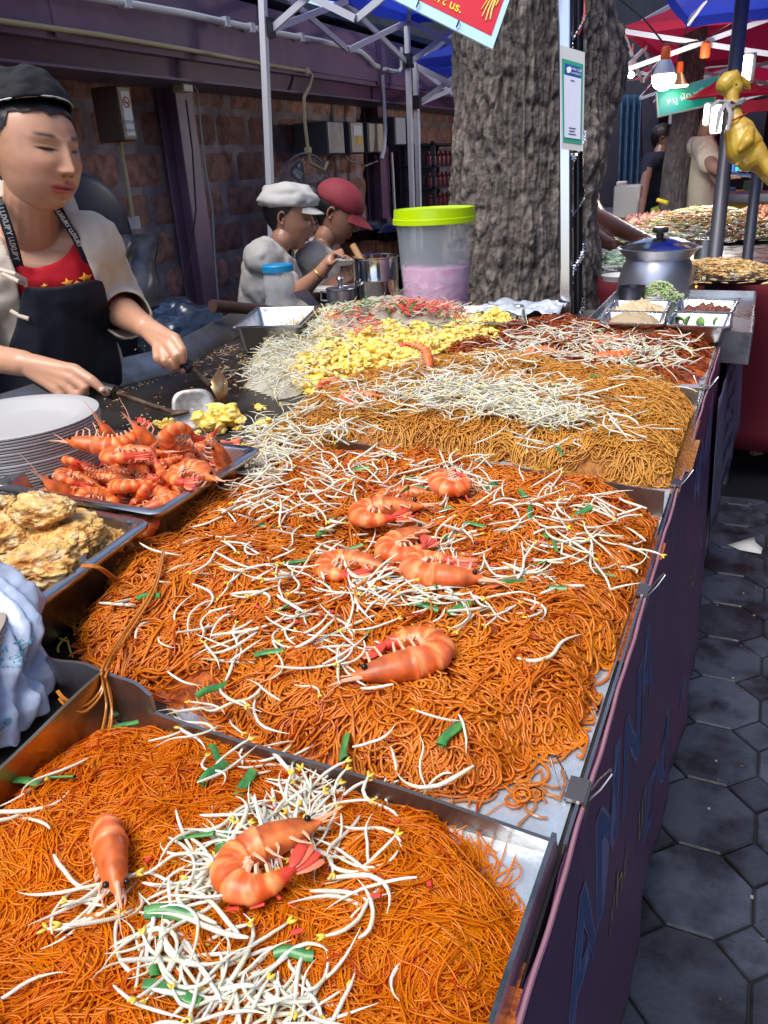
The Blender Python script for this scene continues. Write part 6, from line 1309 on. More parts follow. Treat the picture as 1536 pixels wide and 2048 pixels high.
cl, VT = cloth(vend, 'red_tee', torso(.004), .006, RED, .004, 14, keep=lambda c: (np.linalg.norm((c-NbA-np.array((.03, -.03, .03)))*(1, 1, .9), axis=1) > .098))
def ind(c, poly): x, y, z = pxs(c); return inpoly(x, y, poly)
OPEN = [(-60, 380), (0, 395), (28, 400), (118, 412), (140, 440), (158, 480), (180, 530), (196, 570), (214, 640), (240, 900), (20, 900), (38, 700), (42, 600), (30, 540), (8, 480), (-30, 450), (-60, 440)]
tcn = np.array(tuple((CH+WA)/2))
def front(c): return ((c-tcn)@np.array((.78, -.62, 0))) > -.03
cl, VJ = cloth(vend, 'beige_shirt', torso(.016)+[([SRt, EL+(SRt-EL)*.1], [.068, .066]), ([EL+(SRt-EL)*.1, EL*.62+WR*.38], [.066, .054]), ([SLt, EL2], [.068, .060])], .006, BEI, .009, 12,
    keep=lambda c: ~(ind(c, OPEN) & front(c)) & ~(np.linalg.norm(c-NbA, axis=1) < .075) & ~(np.linalg.norm(c-np.array(tuple(EL*.55+WR*.45)), axis=1) < .050))
APOLY = [(44, 576), (120, 574), (205, 556), (222, 640), (243, 730), (246, 870), (-70, 870), (-60, 790), (10, 720), (36, 640)]
cl, VA = cloth(vend, 'black_apron', torso(.028), .006, APR, .004, 9, keep=lambda c: ind(c, APOLY) & front(c))
m = MB()
jx, jy, jz = pxs(VJ)
def dep_at(px, py, off=.006, r=14):
    k = (np.abs(jx-px) < r) & (np.abs(jy-py) < r); return (jz[k].min() if k.any() else 1.6)-off
def strap(L, w, name, mt, txt=None):
    P = []
    for i in range(len(L)-1):
        for q in range(8): k = q/8; P.append((L[i][0]*(1-k)+L[i+1][0]*k, L[i][1]*(1-k)+L[i+1][1]*k, L[i][2]*(1-k)+L[i+1][2]*k))
    P = [PD(*p) for p in P]; m = MB(); m.tube(P, w, 8, flat=.18, up=tuple(-ray(100, 480))); return m.build(name, mt, vend), P
STR = mat('lanyard strap', (.012, .018, .035), .6)
s1, SP1 = strap([(-30, 375, 1.50), (0, 412, 1.49), (20, 470, 1.515), (36, 530, 1.565), (52, 580, 1.60)], .0105, 'strap', STR)
s2, SP2 = strap([(100, 398, 1.53), (118, 425, 1.545), (148, 470, 1.575), (176, 525, 1.62), (196, 565, 1.66)], .0078, 'strap', STR)
INK2 = mat('strap lettering', (.55, .53, .5), .6)
def strap_text(s, P, t0, sz):
    n = len(P); tot = sum((P[i+1]-P[i]).length for i in range(n-1)); o = text_mesh('strap_text', s, INK2, Matrix.Identity(4), size=sz, parent=vend, align='LEFT', offset=.0005); me = o.data
    A = np.zeros(len(me.vertices)*3); me.vertices.foreach_get('co', A); A = A.reshape(-1, 3); out = []
    cum = [0]; 
    for i in range(n-1): cum.append(cum[-1]+(P[i+1]-P[i]).length)
    for x_, y_, _ in A:
        s_ = t0+x_; i = min(max(int(np.searchsorted(cum, s_))-1, 0), n-2); f_ = (s_-cum[i])/(cum[i+1]-cum[i]); p = P[i]*(1-f_)+P[i+1]*f_; d = (P[i+1]-P[i]).normalized(); v = (Vector((0, 0, CAMZ))-p).normalized(); sd_ = v.cross(d).normalized(); out.append(tuple(p+sd_*y_+v*.0045))
    me.vertices.foreach_set('co', np.array(out).ravel()); o.matrix_parent_inverse = Matrix.Translation(vend.location).inverted()
strap_text('LUXURY LUXURY', SP1, .055, .0135); strap_text('LUXURY LUXURY', SP2, .02, .0105)
# cloth ties
for L in ([(0, 540, 1.53), (30, 548, 1.53), (50, 560, 1.55), (52, 572, 1.56)], [(22, 622, 1.58), (40, 632, 1.58), (58, 638, 1.58)], [(5, 548, 1.53), (35, 562, 1.53), (50, 568, 1.56)]):
    m = MB(); m.tube([PD(*p) for p in L], .0045, 8); m.build('tie_string', BEI, vend)
# orange print on the tee
for (px, py, s_) in ((172, 556, 16), (136, 566, 14), (90, 572, 8), (155, 566, 8)):
    g = np.random.default_rng(px); m = MB(); V = []
    tx, ty, tz = pxs(VT)
    def td(x, y): k = (np.abs(tx-x) < 12) & (np.abs(ty-y) < 12); return (tz[k].min() if k.any() else 1.6)-.008
    for k in range(10): a_ = k*2*PI/10; rr = s_*(1 if k % 2 else .45); V.append(tuple(PD(px+rr*math.cos(a_), py+rr*.75*math.sin(a_), td(px+rr*math.cos(a_), py+rr*math.sin(a_)))))
    V.append(tuple(PD(px, py, td(px, py)))); m.add(V, [(k, (k+1) % 10, 10) for k in range(10)]); m.build('tee_print', mat('orange print', (.85, .33, .02), .6), vend, solid=.0008)
# trousers
cloth(vend, 'trousers', [([HP-Vector((0, .08, .02)), Vector((HP.x, HP.y-.09, .45)), LEG1+Vector((0, 0, .1))], [.125, .08, .06]), ([HP+Vector((0, .08, -.02)), Vector((HP.x, HP.y+.09, .45)), LEG2+Vector((0, 0, .1))], [.125, .08, .06]), ([HP-Vector((0, .06, .03)), HP+Vector((0, .06, -.03))], [.13, .13])], .01, mat('dark trousers', (.02, .02, .03), .8), .006, 10)
for q in (LEG1, LEG2): V, Fc = remesh([([q+Vector((-.04, 0, .04)), q+Vector((.05, 0, .04)), q+Vector((.16, 0, .03))], [.045, .045, .032])], .008, 3); m = MB(); m.add(V, Fc); m.build('shoe', BLACK, vend)
# black cap and its piping
cx = np.stack(np.meshgrid(np.linspace(0, 2*PI, 72), np.linspace(0, 1, 26), indexing='ij'), -1)
S_ = np.array((1.05, 1.03, .92))
def capf(a, t):                       # a around, t 0 rim -> 1 crown
    a = np.asarray(a); t = np.asarray(t); n = np.array((0, -.46, .89)); n /= np.linalg.norm(n)
    u1 = np.array((1., 0, 0)); u2 = np.cross(n, u1); c0 = np.array((0, -.026, .064)); el = t*PI/2
    rr = np.cos(el)**.55; h = np.sin(el)*.080
    x = .0815*rr*np.cos(a); y = .098*rr*np.sin(a)
    return c0+x[..., None]*u1+y[..., None]*u2+h[..., None]*n+.005*np.sin(el)[..., None]*np.sin(a*5)[..., None]*n
PT = capf(cx[..., 0], cx[..., 1]); PT += .004*fbm(PT.reshape(-1, 3)*45, 3, 6).reshape(PT.shape[:2])[..., None]
m = MB(); m.grid(local(Rm, Hc, PT.reshape(-1, 3), S_).reshape(PT.shape)); cap = m.build('cap', mat('black cap', (.008, .008, .010), .8, bump=.5, bscale=80), vend, ang=180, solid=.004)
m = MB(); L_ = capf(np.linspace(0, 2*PI, 72), np.zeros(72)+.01); m.tube(local(Rm, Hc, L_*1.012, S_), .0018, 6, caps=False); m.build('cap_piping', mat('piping', (.45, .45, .45), .4), vend)
# ---------------------------------------------------------------- the two seated women
IR = np.array((.9073, .4175, 0.)); 
def seated(label, Hp, fwd, head_sc, torso_px, shirt, skin, arm, cuts, dep, extra_body=(), nb=None):
    Hq = PD(*Hp); N_ = PD(*nb); T1, T2 = [PD(*q) for q in torso_px]
    hipz = max(T2.z, .45); T2 = Vector((T2.x, T2.y, max(T2.z-.10, .55))); sdv = Vector((-fwd[1], fwd[0], 0)).normalized()
    f3 = Vector((fwd[0], fwd[1], 0)).normalized(); K1 = T2+f3*.40+sdv*.1; K2 = T2+f3*.40-sdv*.1
    legs = [([T2+sdv*.08, K1, Vector((K1.x, K1.y, .08))], [.08, .06, .04]), ([T2-sdv*.08, K2, Vector((K2.x, K2.y, .08))], [.08, .06, .04])]
    tor = lambda e: [([T1+sdv*.13, T1-sdv*.13], [.055+e, .055+e]), ([T1-Vector((0, 0, .04)), (T1+T2)/2, T2], [.10+e, .11+e, .12+e]), ([T1+sdv*.06-Vector((0, 0, .1)), T1-sdv*.06-Vector((0, 0, .1))], [.09+e, .09+e])]
    body = tor(-.01)+[([N_, Hq+Vector((0, 0, -.02))], [.048, .046])]+list(arm)+legs
    t, Rq = person(label, (T2.x, T2.y, 0), Hq, fwd, (fwd[0]*.3, fwd[1]*.3, 1), skin, (.35, .08, .07), body, vox=.006, scale=head_sc, nth=110, nph=90)
    Nn = np.array(tuple(N_))
    cloth(t, 'white_shirt', tor(.010)+cuts, .008, shirt, .012, 10, smooth=26,  keep=lambda c: np.linalg.norm(c-Nn-np.array((f3.x, f3.y, 0))*.03, axis=1) > .082)
    cloth(t, 'trousers', [([q[0][0], q[0][1], q[0][2]], [r+.015 for r in q[1]]) for q in legs], .012, mat('dark trousers'), .005, 10)
    return t, Rq, Hq, T2
WSH = mat('white shirt', (.52, .50, .47), .85, col2=(.44, .42, .40), nscale=5, bump=.3, bscale=150)
fw2 = np.array((.95, .30, -.30)); d2 = 3.15
a1 = [([PD(540, 510, 3.15), PD(590, 592, 3.10), PD(642, 545, 3.02)], [.045, .042, .026]), ([PD(642, 545, 3.02), PD(662, 520, 3.0)], [.026, .024])]+[([PD(655+4*k, 524-3*k, 3.0), PD(668+5*k, 506-2*k, 2.98), PD(676+4*k, 508+3*k, 2.96)], [.011, .009, .007]) for k in range(4)]+[([PD(650, 524, 3.0), PD(664, 528, 2.97), PD(674, 520, 2.95)], [.011, .009, .008])]
t, Rq, Hq, T2 = seated('seated woman in a puffy white cap and white shirt reaching for a bowl', (578, 437, 3.15), fw2, 1.02, [(540, 512, 3.15), (535, 610, 3.25)], WSH, (.40, .20, .13), a1, [([PD(530, 505, 3.15), PD(578, 575, 3.12)], [.062, .064])], d2, nb=(566, 480, 3.15))
m = MB(); g_ = local(Rq, Hq, (0, -.030, .085), 1.0); 
CW = mat('white cap cloth', (.50, .49, .47), .8, bump=.3, bscale=60)
V, Fc = ico(4); D = V*np.array((.100, .128, .068)); D = D*(1+.12*fbm(V*2.6, 3, 4)+.03*np.sin(np.arctan2(V[:, 0], V[:, 1])*8)*(V[:, 2] > -.2))[:, None]; D[:, 2] = np.where(D[:, 2] < -.02, -.02+(D[:, 2]+.02)*.35, D[:, 2]); tilt = np.array(Matrix.Rotation(R(14), 3, 'X')); m = MB(); m.add(local(Rq, Hq, D @ tilt.T+np.array((0, -.020, .072)), .95), Fc); m.build('white_cap', CW, t, ang=180)
def bill(Rq, Hq, sc, tilt, c, w, l, mt, t, z0=.045):
    P_ = []
    for i in range(10):
        row = []
        for j in range(15): a_ = PI*(j/14); rr = .6+.4*i/9; row.append((w*math.cos(a_)*(.85+.15*rr), .060+math.sin(a_)*l*(i/9)+.02*math.sin(a_), z0-.035*(i/9)*tilt-.012*math.cos(a_)**2))
        P_.append(row)
    P_ = np.array(P_); m = MB(); m.grid(local(Rq, Hq, P_.reshape(-1, 3), sc).reshape(P_.shape)); m.build('cap_bill', mt, t, solid=.004, ang=180)
bill(Rq, Hq, .98, .5, 0, .062, .060, CW, t, z0=.070)
m = MB(); e_ = PD(642, 545, 3.02); dd = (PD(655, 527, 3.0)-PD(630, 560, 3.05)).normalized(); u_ = dd.cross(Vector((0, 0, 1))).normalized(); v_ = dd.cross(u_); m.tube([e_+u_*.030*math.cos(a_)+v_*.030*math.sin(a_) for a_ in np.linspace(0, 2*PI, 25)], .003, 6, caps=False); m.build('bracelet', mat('gold', (.75, .5, .12), .25, 1), t)
def stool(T2, label):
    t = thing('stool', label, 'stool', (T2.x, T2.y, 0)); z = T2.z-.14
    m = MB(); m.lathe([(.001, 0), (.16, 0), (.165, .01), (.16, .03), (.001, .035)], (T2.x, T2.y, z), 32); m.build('seat', mat('blue stool plastic', (.03, .08, .3), .4), t)
    for k in range(4): a_ = PI/4+k*PI/2; m = MB(); m.tube([(T2.x+.11*math.cos(a_), T2.y+.11*math.sin(a_), z), (T2.x+.17*math.cos(a_), T2.y+.17*math.sin(a_), 0)], .014, 8); m.build('leg', mat('blue stool plastic'), t)
stool(T2, 'blue plastic stool under the woman in the white cap')
fw3 = np.array((.90, .30, -.55)); 
a2 = [([PD(640, 500, 3.4), PD(668, 575, 3.42), PD(716, 540, 3.3)], [.042, .038, .026]), ([PD(600, 510, 3.5), PD(640, 590, 3.4), PD(695, 550, 3.25)], [.042, .038, .025])]+[([PD(716, 538, 3.3), PD(706-3*k, 526+4*k, 3.27), PD(694-3*k, 524+5*k, 3.25)], [.013, .010, .008]) for k in range(4)]+[([PD(712, 532, 3.3), PD(700, 518, 3.26), PD(690, 512, 3.25)], [.012, .010, .008])]
t, Rq, Hq, T2 = seated('seated woman in a dark red baseball cap bending over a plate', (672, 428, 3.4), fw3, 1.04, [(632, 508, 3.42), (630, 600, 3.5)], WSH, (.38, .19, .125), a2, [([PD(618, 505, 3.42), PD(655, 560, 3.42)], [.060, .056])], 3.4, nb=(650, 478, 3.42))
RC = mat('dark red cap', (.24, .028, .040), .75, bump=.25, bscale=90)
V, Fc = ico(4); D = V*np.array((.082, .104, .082)); D = D*(1+.012*np.abs(np.sin(np.arctan2(V[:, 0], V[:, 1])*3)))[:, None]; V2, F2 = cutmesh(D, Fc, lambda c: c[:, 2] > -.018); m = MB(); m.add(local(Rq, Hq, V2+np.array((0, -.006, .052)), 1.06), F2); m.build('red_cap', RC, t, ang=180, solid=.003)
bill(Rq, Hq, 1.06, 1.0, 0, .062, .085, RC, t, z0=.050)
m = MB(); m.sphere(local(Rq, Hq, (0, -.10, .0), 1.06), (.06, .06, .075), sub=3); b_ = m.build('hair_bun', HAIR, t)
stool(T2, 'blue plastic stool under the woman in the red cap')
m = MB(); c_ = PD(688, 530, 3.22); m.lathe([(.001, 0), (.03, 0), (.055, .022), (.057, .022), (.032, .004), (.001, .003)], c_, 32); tag(m.build('small_bowl', mat('glass bowl', (.5, .5, .5), .2, alpha=.8)), 'small pale bowl held by the seated women', 'bowl')
m = MB(); c_ = PD(690, 575, 3.3); m.box(c_, (.25, .18, .02)); tag(m.build('paper_tray', mat('paper', (.75, .73, .66), .7), bevel=.004), 'white paper sheet on the lap of the woman in the red cap', 'paper')
# ---------------------------------------------------------------- far cooks
def standing(label, head, fwd, dep, top, skin, torso_px, arms, sleeves, capm=None, long=False, apron=None):
    Hq = PD(*head, dep); T1 = PD(*torso_px[0], dep); f3 = Vector((fwd[0], fwd[1], 0)).normalized(); sdv = Vector((-f3.y, f3.x, 0)); T2 = Vector((T1.x, T1.y, T1.z-.5))
    tor = lambda e: [([T1+sdv*.15, T1-sdv*.15], [.06+e, .06+e]), ([T1-Vector((0, 0, .08)), (T1+T2)/2, T2], [.12+e, .125+e, .135+e])]
    legs = [([T2+sdv*.09, Vector((T2.x+sdv.x*.1, T2.y+sdv.y*.1, .08))], [.09, .05]), ([T2-sdv*.09, Vector((T2.x-sdv.x*.1, T2.y-sdv.y*.1, .08))], [.09, .05])]
    arms = [([PD(*q) for q in a_], r_) for a_, r_ in arms]
    t, Rq = person(label, (T2.x, T2.y, 0), Hq, fwd, (fwd[0]*.25, fwd[1]*.25, 1), skin, (.3, .1, .08), tor(-.01)+[([T1+Vector((0, 0, .02)), Hq], [.05, .05])]+arms+legs, vox=.010, scale=1.05, nth=70, nph=60)
    cloth(t, 'tee', tor(.012)+[([PD(*q) for q in a_], r_) for a_, r_ in sleeves], .012, top, .010, 10, keep=lambda c: c[:, 2] < T1.z+.055)
    cloth(t, 'trousers', [(q[0], [r_+.02 for r_ in q[1]]) for q in legs], .014, mat('dark trousers'), .005, 10)
    return t, Rq, Hq, T1, T2
def hand(p, d, s=1):
    p = Vector(p); d = Vector(d).normalized(); u_ = d.cross(Vector((0, 0, 1))).normalized(); out = [([p, p+d*.06*s], [.028*s, .03*s])]
    return out
t, Rq, Hq, T1, T2 = standing('far cook in a dark navy tee standing left of the slim tree', (1326, 282), (.8, .1, -.35), 6.4, mat('navy tee', (.012, .018, .045), .8), (.30, .17, .13), [(1318, 318)], [([(1300, 320, 6.3), (1290, 365, 6.2), (1284, 410, 6.0)], [.05, .04, .03]), ([(1284, 410, 6.0), (1283, 424, 5.95)], [.028, .024]), ([(1340, 322, 6.4), (1345, 370, 6.3), (1350, 405, 6.1)], [.05, .04, .03])], [([(1300, 320, 6.3), (1292, 350, 6.25)], [.065, .06])])
t, Rq, Hq, T1, T2 = standing('far cook in a cream tee with grey forearms serving over the counter', (1412, 248), (.9, -.1, -.3), 5.6, mat('cream tee', (.60, .55, .46), .8), (.36, .22, .17), [(1402, 290)], [([(1405, 292, 5.4), (1425, 332, 5.2), (1462, 350, 5.0)], [.05, .042, .03]), ([(1462, 350, 5.0), (1480, 352, 4.95)], [.028, .02]), ([(1420, 290, 5.6), (1432, 350, 5.4), (1450, 375, 5.1)], [.05, .04, .03])], [([(1405, 290, 5.4), (1418, 322, 5.28)], [.075, .075])])
m = MB(); m.tube([PD(1428, 285, 5.38), PD(1434, 310, 5.36), PD(1436, 335, 5.3)], .018, 8, flat=.4); m.build('apron_strap', mat('grey strap', (.4, .4, .42), .7), t)
# cook hidden by the big tree: the forearm shows on its right
f3 = (.9, -.3, -.2); dq = 4.1
t, Rq, Hq, T1, T2 = standing('cook almost hidden by the big tree with one brown forearm reaching out to the right', (1110, 300), f3, 4.2, mat('dark shirt', (.03, .03, .04), .8), (.26, .10, .045), [(1110, 350)], [([(1150, 360, 4.2), (1195, 438, 4.0), (1285, 478, 3.6)], [.055, .052, .034]), ([(1285, 478, 3.6), (1330, 490, 3.45)], [.030, .024]), ([(1330, 489, 3.45), (1345, 486, 3.4), (1356, 490, 3.38)], [.011, .009, .008]), ([(1330, 493, 3.45), (1344, 495, 3.4), (1352, 499, 3.38)], [.011, .009, .008]), ([(1328, 497, 3.45), (1340, 502, 3.4)], [.011, .008]), ([(1150, 420, 4.1), (1185, 470, 3.9), (1228, 492, 3.7)], [.05, .045, .03])], [([(1150, 360, 4.2), (1175, 400, 4.1)], [.075, .07])])
# ================================================================== condiment tray at the end of the counter
CT = [PZ(1166, 655, TOP+.01), PZ(1505, 676, TOP+.01), PZ(1512, 590, TOP+.01), PZ(1236, 584, TOP+.01)]
t = thing('condiment_tray', 'wide shallow steel tray carrying four small condiment pans', 'tray', CT[0])
m = MB(); c4 = [tuple(p)[:2] for p in CT]; L = []
for d, z in ((0, TOP-.055), (0, TOP+.022), (.003, TOP+.022), (.003, TOP+.004)): q = rquad(offq(c4, d), 1, .006, 3); L.append(np.c_[q, np.full(len(q), z)])
A_ = np.array(L); A_ = np.concatenate([A_, A_[:, :1]], 1); m.grid(A_); m.add(L[-1], [tuple(range(len(L[-1])))]); m.build('tray_body', STEEL, t, ang=30)
zr = TOP+.055
def gn(label, L): return pan('condiment_pan', label, P4(L, zr), zr, .045, rim=.006, r=.010, group='condiment pans')
pk = [(1213, 622), (1335, 625), (1346, 603), (1228, 601)]; sg_ = [(1198, 646), (1328, 650), (1335, 627), (1212, 624)]; ck = [(1349, 623), (1467, 626), (1479, 602), (1357, 600)]; lk = [(1331, 651), (1462, 655), (1466, 629), (1345, 626)]
gn('small pan of crushed peanuts, back left of the condiments', pk); gn('small pan of brown sugar, front left of the condiments', sg_); gn('small pan of dark chili flakes, back right of the condiments', ck); gn('nearly empty small pan with lime wedges, front right', lk)
def heap(name, label, L, h, mt, cat, grain=.006, n=36):
    q = [np.array(p) for p in P4(L, zr)]; Pg = []
    for i in range(n):
        row = []
        for j in range(n):
            u, v = .06+.88*i/(n-1), .06+.88*j/(n-1); p = (q[0]*(1-u)+q[1]*u)*(1-v)+(q[3]*(1-u)+q[2]*u)*v
            b_ = (1-abs(2*u-1)**3)*(1-abs(2*v-1)**3); row.append((p[0], p[1], zr-.036+h*b_))
        Pg.append(row)
    Pg = np.array(Pg); Pg[..., 2] += grain*fbm(Pg.reshape(-1, 3)*90, 3, 5).reshape(n, n); m = MB(); m.grid(Pg); return tag(m.build(name, mt, ang=180), label, cat, None, 'stuff')
heap('peanuts', 'pale tan heap of crushed peanuts', pk, .042, mat('crushed peanut', (.52, .36, .20), .8, col2=(.72, .55, .36), nscale=160, bump=.8, bscale=150), 'peanuts', .012)
heap('sugar', 'smooth mound of light brown sugar', sg_, .048, mat('brown sugar', (.42, .31, .19), .8, bump=.4, bscale=300), 'sugar', .003)
heap('chili_flakes', 'dark brown red chili flakes', ck, .032, mat('chili', (.10, .03, .02), .5, col2=(.22, .06, .03), nscale=200, bump=1, bscale=200), 'chili', .012)
for k, (px, py, a_, lb) in enumerate(((1352, 646, .3, 'lime wedge at the left of its pan'), (1380, 645, 1.2, 'lime wedge in the middle of its pan'), (1404, 648, 2.0, 'small lime wedge beside the ladle'), (1440, 646, .8, 'lime wedge at the right of its pan'))):
    p = PZ(px, py-3, TOP+.038); m = MB(); V, Fc = ico(3); D = V*np.array((.021, .013, .014)); V2, F2 = cutmesh(D, Fc, lambda c: c[:, 1] > -.001); m.add(V2 @ np.array(Matrix.Rotation(a_, 3, 'Z')).T+np.array(tuple(p)), F2); tag(m.build('lime_wedge', mat('lime', (.16, .30, .08), .4), solid=.001), lb, 'lime')
def tool(name, label, L, r, mt, cat, flat=1):
    m = MB(); m.tube([PD(*p) if len(p) == 3 else PZ(p[0], p[1], TOP+.07) for p in L], r, 10, flat=flat); return tag(m.build(name, mt), label, cat)
DB = mat('dark blue plastic', (.012, .016, .035), .3)
tool('ladle', 'dark handle of a ladle standing in the peanut pan', [(1300, 608, 2.52), (1320, 585, 2.50), (1343, 562, 2.48)], [.006, .007, .009], DB, 'ladle', .6)
tool('ladle', 'thick black ladle handle across the lime pan', [(1412, 648, 2.40), (1445, 625, 2.40), (1480, 600, 2.40)], [.006, .008, .010], BLACK, 'ladle', .6)
tool('tongs', 'steel tongs lying along the back of the condiment tray', [(1360, 592, 2.62), (1420, 590, 2.60), (1500, 594, 2.55)], [.006, .010, .006], mat('dull metal cover'), 'tongs', .5)
b = PZ(1262, 606, TOP+.01); pot('dark_cup', 'small dark round metal cup behind the peanuts', b, [(.001, .001), (.036, .001), (.038, .004), (.041, .048), (.043, .049), (.040, .050), (.036, .008), (.001, .006)], mat('dark cup', (.10, .10, .12), .3, .8), cat='cup')
mm = MB(); g = np.random.default_rng(4); c_ = PZ(1318, 600, TOP+.015)
Pn = np.zeros((260, 6, 3))
for k in range(260):
    a_ = g.uniform(0, 2*PI); rr = abs(g.normal(0, .030)); x_, y_ = c_.x+rr*math.cos(a_), c_.y+rr*math.sin(a_); z_ = c_.z+.050*math.exp(-(rr/.04)**2); th = g.uniform(0, 2*PI)
    for j in range(6): Pn[k, j] = (x_+math.cos(th)*.008*(j-2.5), y_+math.sin(th)*.008*(j-2.5), z_+g.normal(0, .003))
V, Q = tubes(Pn, np.full((260, 6), .0018), 5); tag(fastmesh('shredded_cabbage', V, Q, mat('pale cabbage', (.62, .62, .42), .5, col2=(.40, .55, .22), nscale=40)), 'small heap of pale shredded greens behind the condiment pans', 'vegetables', None, 'stuff')
# big pot
b = G(1310, 588); s_ = .124/72
def K(w, y): return (w*s_*.98, (588-y)*s_*1.02)
t = pot('big_pot', 'big grey aluminium pot with a narrow neck and a black knobbed lid', b, [(.001, .001), (.118, .001), (.124, .010), K(71, 560), K(66, 540), K(60, 528), K(58, 524), K(60, 521), K(68, 512), K(76, 503), (.133, .148), (.128, .148), (.095, .122), (.09, .11), (.11, .01), (.001, .006)], mat('aluminium pot', (.52, .52, .57), .30, .9, col2=(.42, .42, .48), nscale=5, rough2=.4))
m = MB(); m.lathe([(.118, .146), (.120, .150), (.10, .160), (.05, .176), (.001, .182)], b, 64); lid = m.build('lid', mat('lid steel', (.62, .62, .64), .15, 1), t)
m = MB(); m.lathe([(.001, .180), (.012, .181), (.012, .190), (.024, .194), (.026, .204), (.020, .210), (.001, .211)], b, 24); kn = m.build('lid_knob', BLACK, t)
# ================================================================== neighbouring stall behind the pot
NS = TOP-.02
t = thing('food_table', 'neighbouring food table covered by red cloth behind the condiments', 'table', (.3, 5, 0))
m = MB(); m.box((-.25, 5.2, NS-.02), (1.9, 3.6, .03)); m.build('table_top', STEEL, t, smooth=False)
m = MB(); ys = np.linspace(3.4, 7, 90); P_ = [[(.70+.02*math.sin(y*14)*(1-z/NS), y, z+.0) for z in np.linspace(.15, NS-.006, 10)] for y in ys]; m.grid(np.array(P_)); xs = np.linspace(-1.2, .70, 50); P_ = [[(x, 3.4-.02*math.sin(x*16)*(1-z/NS), z) for z in np.linspace(.15, NS-.006, 10)] for x in xs]; m.grid(np.array(P_)); m.build('table_cloth', mat('red cloth', (.13, .004, .014), .8, bump=.2, bscale=30), t, solid=.003, ang=180)
def GN(px, py, dz=0): return PZ(px, py, NS+dz)
m = MB(); b_ = GN(1375, 520); 
def flat_heap(name, label, px, py, w, d, h, mt, cols, cat, n=700, r=.012, dz=.02, seed=1):
    g = np.random.default_rng(seed); c_ = GN(px, py, dz); Vs = []; Fs = []; Cs = []; o = 0; V0, F0 = ico(1); F0 = np.array(F0)
    for k in range(n):
        u, v = g.normal(0, .42, 2); e = max(0, 1-u*u-v*v*.9); p = np.array((c_.x+u*w, c_.y+v*d, c_.z+h*e*g.uniform(.6, 1))); a_ = g.uniform(0, PI); D = V0*(1+.3*noise3(V0*2+k, seed)[:, None])*g.uniform(.4, 1.3, 3)*r*(np.array((2.3, .42, .42)) if cat in ('vegetables', 'noodles', 'fried noodles') else 1)
        D = D @ np.array([[math.cos(a_), -math.sin(a_), 0], [math.sin(a_), math.cos(a_), 0], [0, 0, 1]]).T; Vs.append(D+p); Fs.append(F0+o); o += len(V0); Cs.append(np.tile(np.array(cols[g.integers(0, len(cols))])*g.uniform(.75, 1.15), (len(V0), 1)))
    ob = fastmesh(name, np.concatenate(Vs), np.concatenate(Fs), mt, col=np.clip(np.concatenate(Cs), 0, 1)); return tag(ob, label, cat, None, 'stuff')
FD = mat('food bits', attr='Col', rough=.45, coat=.2)
def disc(name, label, px, py, r, dz=0, mt=STEEL, h=.02, cat='dish'):
    c_ = GN(px, py, dz); m = MB(); m.lathe([(.001, .0), (r*.9, .0), (r, h), (r*1.02, h), (r*.92, .004), (.001, .004)], c_, 48); return tag(m.build(name, mt), label, cat)
disc('flat_griddle_dish', 'round flat pan of fried noodles right of the big pot', 1440, 552, .26, .045, mat('dark cup'), .02)
flat_heap('fried_noodles', 'brown fried noodles spread on the round flat pan', 1440, 548, .20, .17, .05, FD, [(.62, .36, .12), (.55, .28, .08), (.68, .50, .22), (.70, .55, .30)], 'fried noodles', 1600, .009, .06, 3)
m = MB(); m.lathe([(.001, -.005), (.11, -.005), (.13, .02), (.11, .045), (.001, .045)], GN(1440, 560), 24); tag(m.build('gas_burner', mat('dark cup')), 'dark gas burner underneath the flat pan of fried noodles', 'burner')
m = MB(); p = GN(1386, 576, .01); [m.tube([p+Vector((k*.008, 0, 0)), p+Vector((k*.009, .002, .012)), p+Vector((k*.007, 0, .022+.004*(k % 2)))], [.004, .005, .0006], 8) for k in (-1, 0, 1)]; tag(m.build('flame', mat('gas flame', (1, .28, .03), .5, emit=3)), 'small orange flame under the flat pan beside the big pot', 'flame')
disc('steel_bowl', 'wide steel bowl behind the steel pole', 1395, 480, .17, .0, mat('bright steel'), .07, 'bowl')
b = GN(1408, 520); pot('steel_can', 'small steel can beside the big pot lid', b, [(.001, .001), (.045, .001), (.046, .09), (.043, .09), (.043, .01), (.001, .008)], STEEL, cat='can')
disc('round_tray', 'round tray of pink meat balls near the slim tree', 1315, 447, .34, .0, STEEL, .03)
flat_heap('meat_pieces', 'pinkish meat pieces on the round tray', 1325, 442, .26, .22, .04, FD, [(.66, .34, .26), (.72, .45, .36), (.55, .22, .16)], 'meat', 300, .026, .03, 5)
disc('round_tray', 'wide tray under the colourful vegetable heap', 1410, 470, .55, .0, STEEL, .02)
flat_heap('vegetable_heap', 'high heap of pale noodles with orange and yellow vegetables', 1405, 462, .42, .42, .13, FD, [(.78, .74, .60), (.80, .78, .70), (.80, .38, .10), (.78, .62, .15), (.35, .50, .15), (.76, .70, .55), (.70, .22, .08)], 'vegetables', 3600, .0125, .03, 7)
flat_heap('noodle_spread', 'pale noodles spread low on the table near the forearm', 1300, 478, .38, .20, .05, FD, [(.74, .70, .58), (.66, .58, .40), (.76, .72, .64), (.45, .5, .2)], 'noodles', 1500, .012, .02, 8)
flat_heap('meat_heap', 'heap of reddish brown meat at the right photo edge', 1530, 450, .30, .4, .10, FD, [(.50, .22, .13), (.62, .34, .22), (.42, .15, .09)], 'meat', 900, .017, .03, 9)
flat_heap('lettuce', 'pale green leaves beside the big pot on the left', 1225, 528, .06, .10, .05, FD, [(.45, .62, .42), (.6, .7, .55), (.3, .45, .3)], 'vegetables', 120, .018, .02, 11)
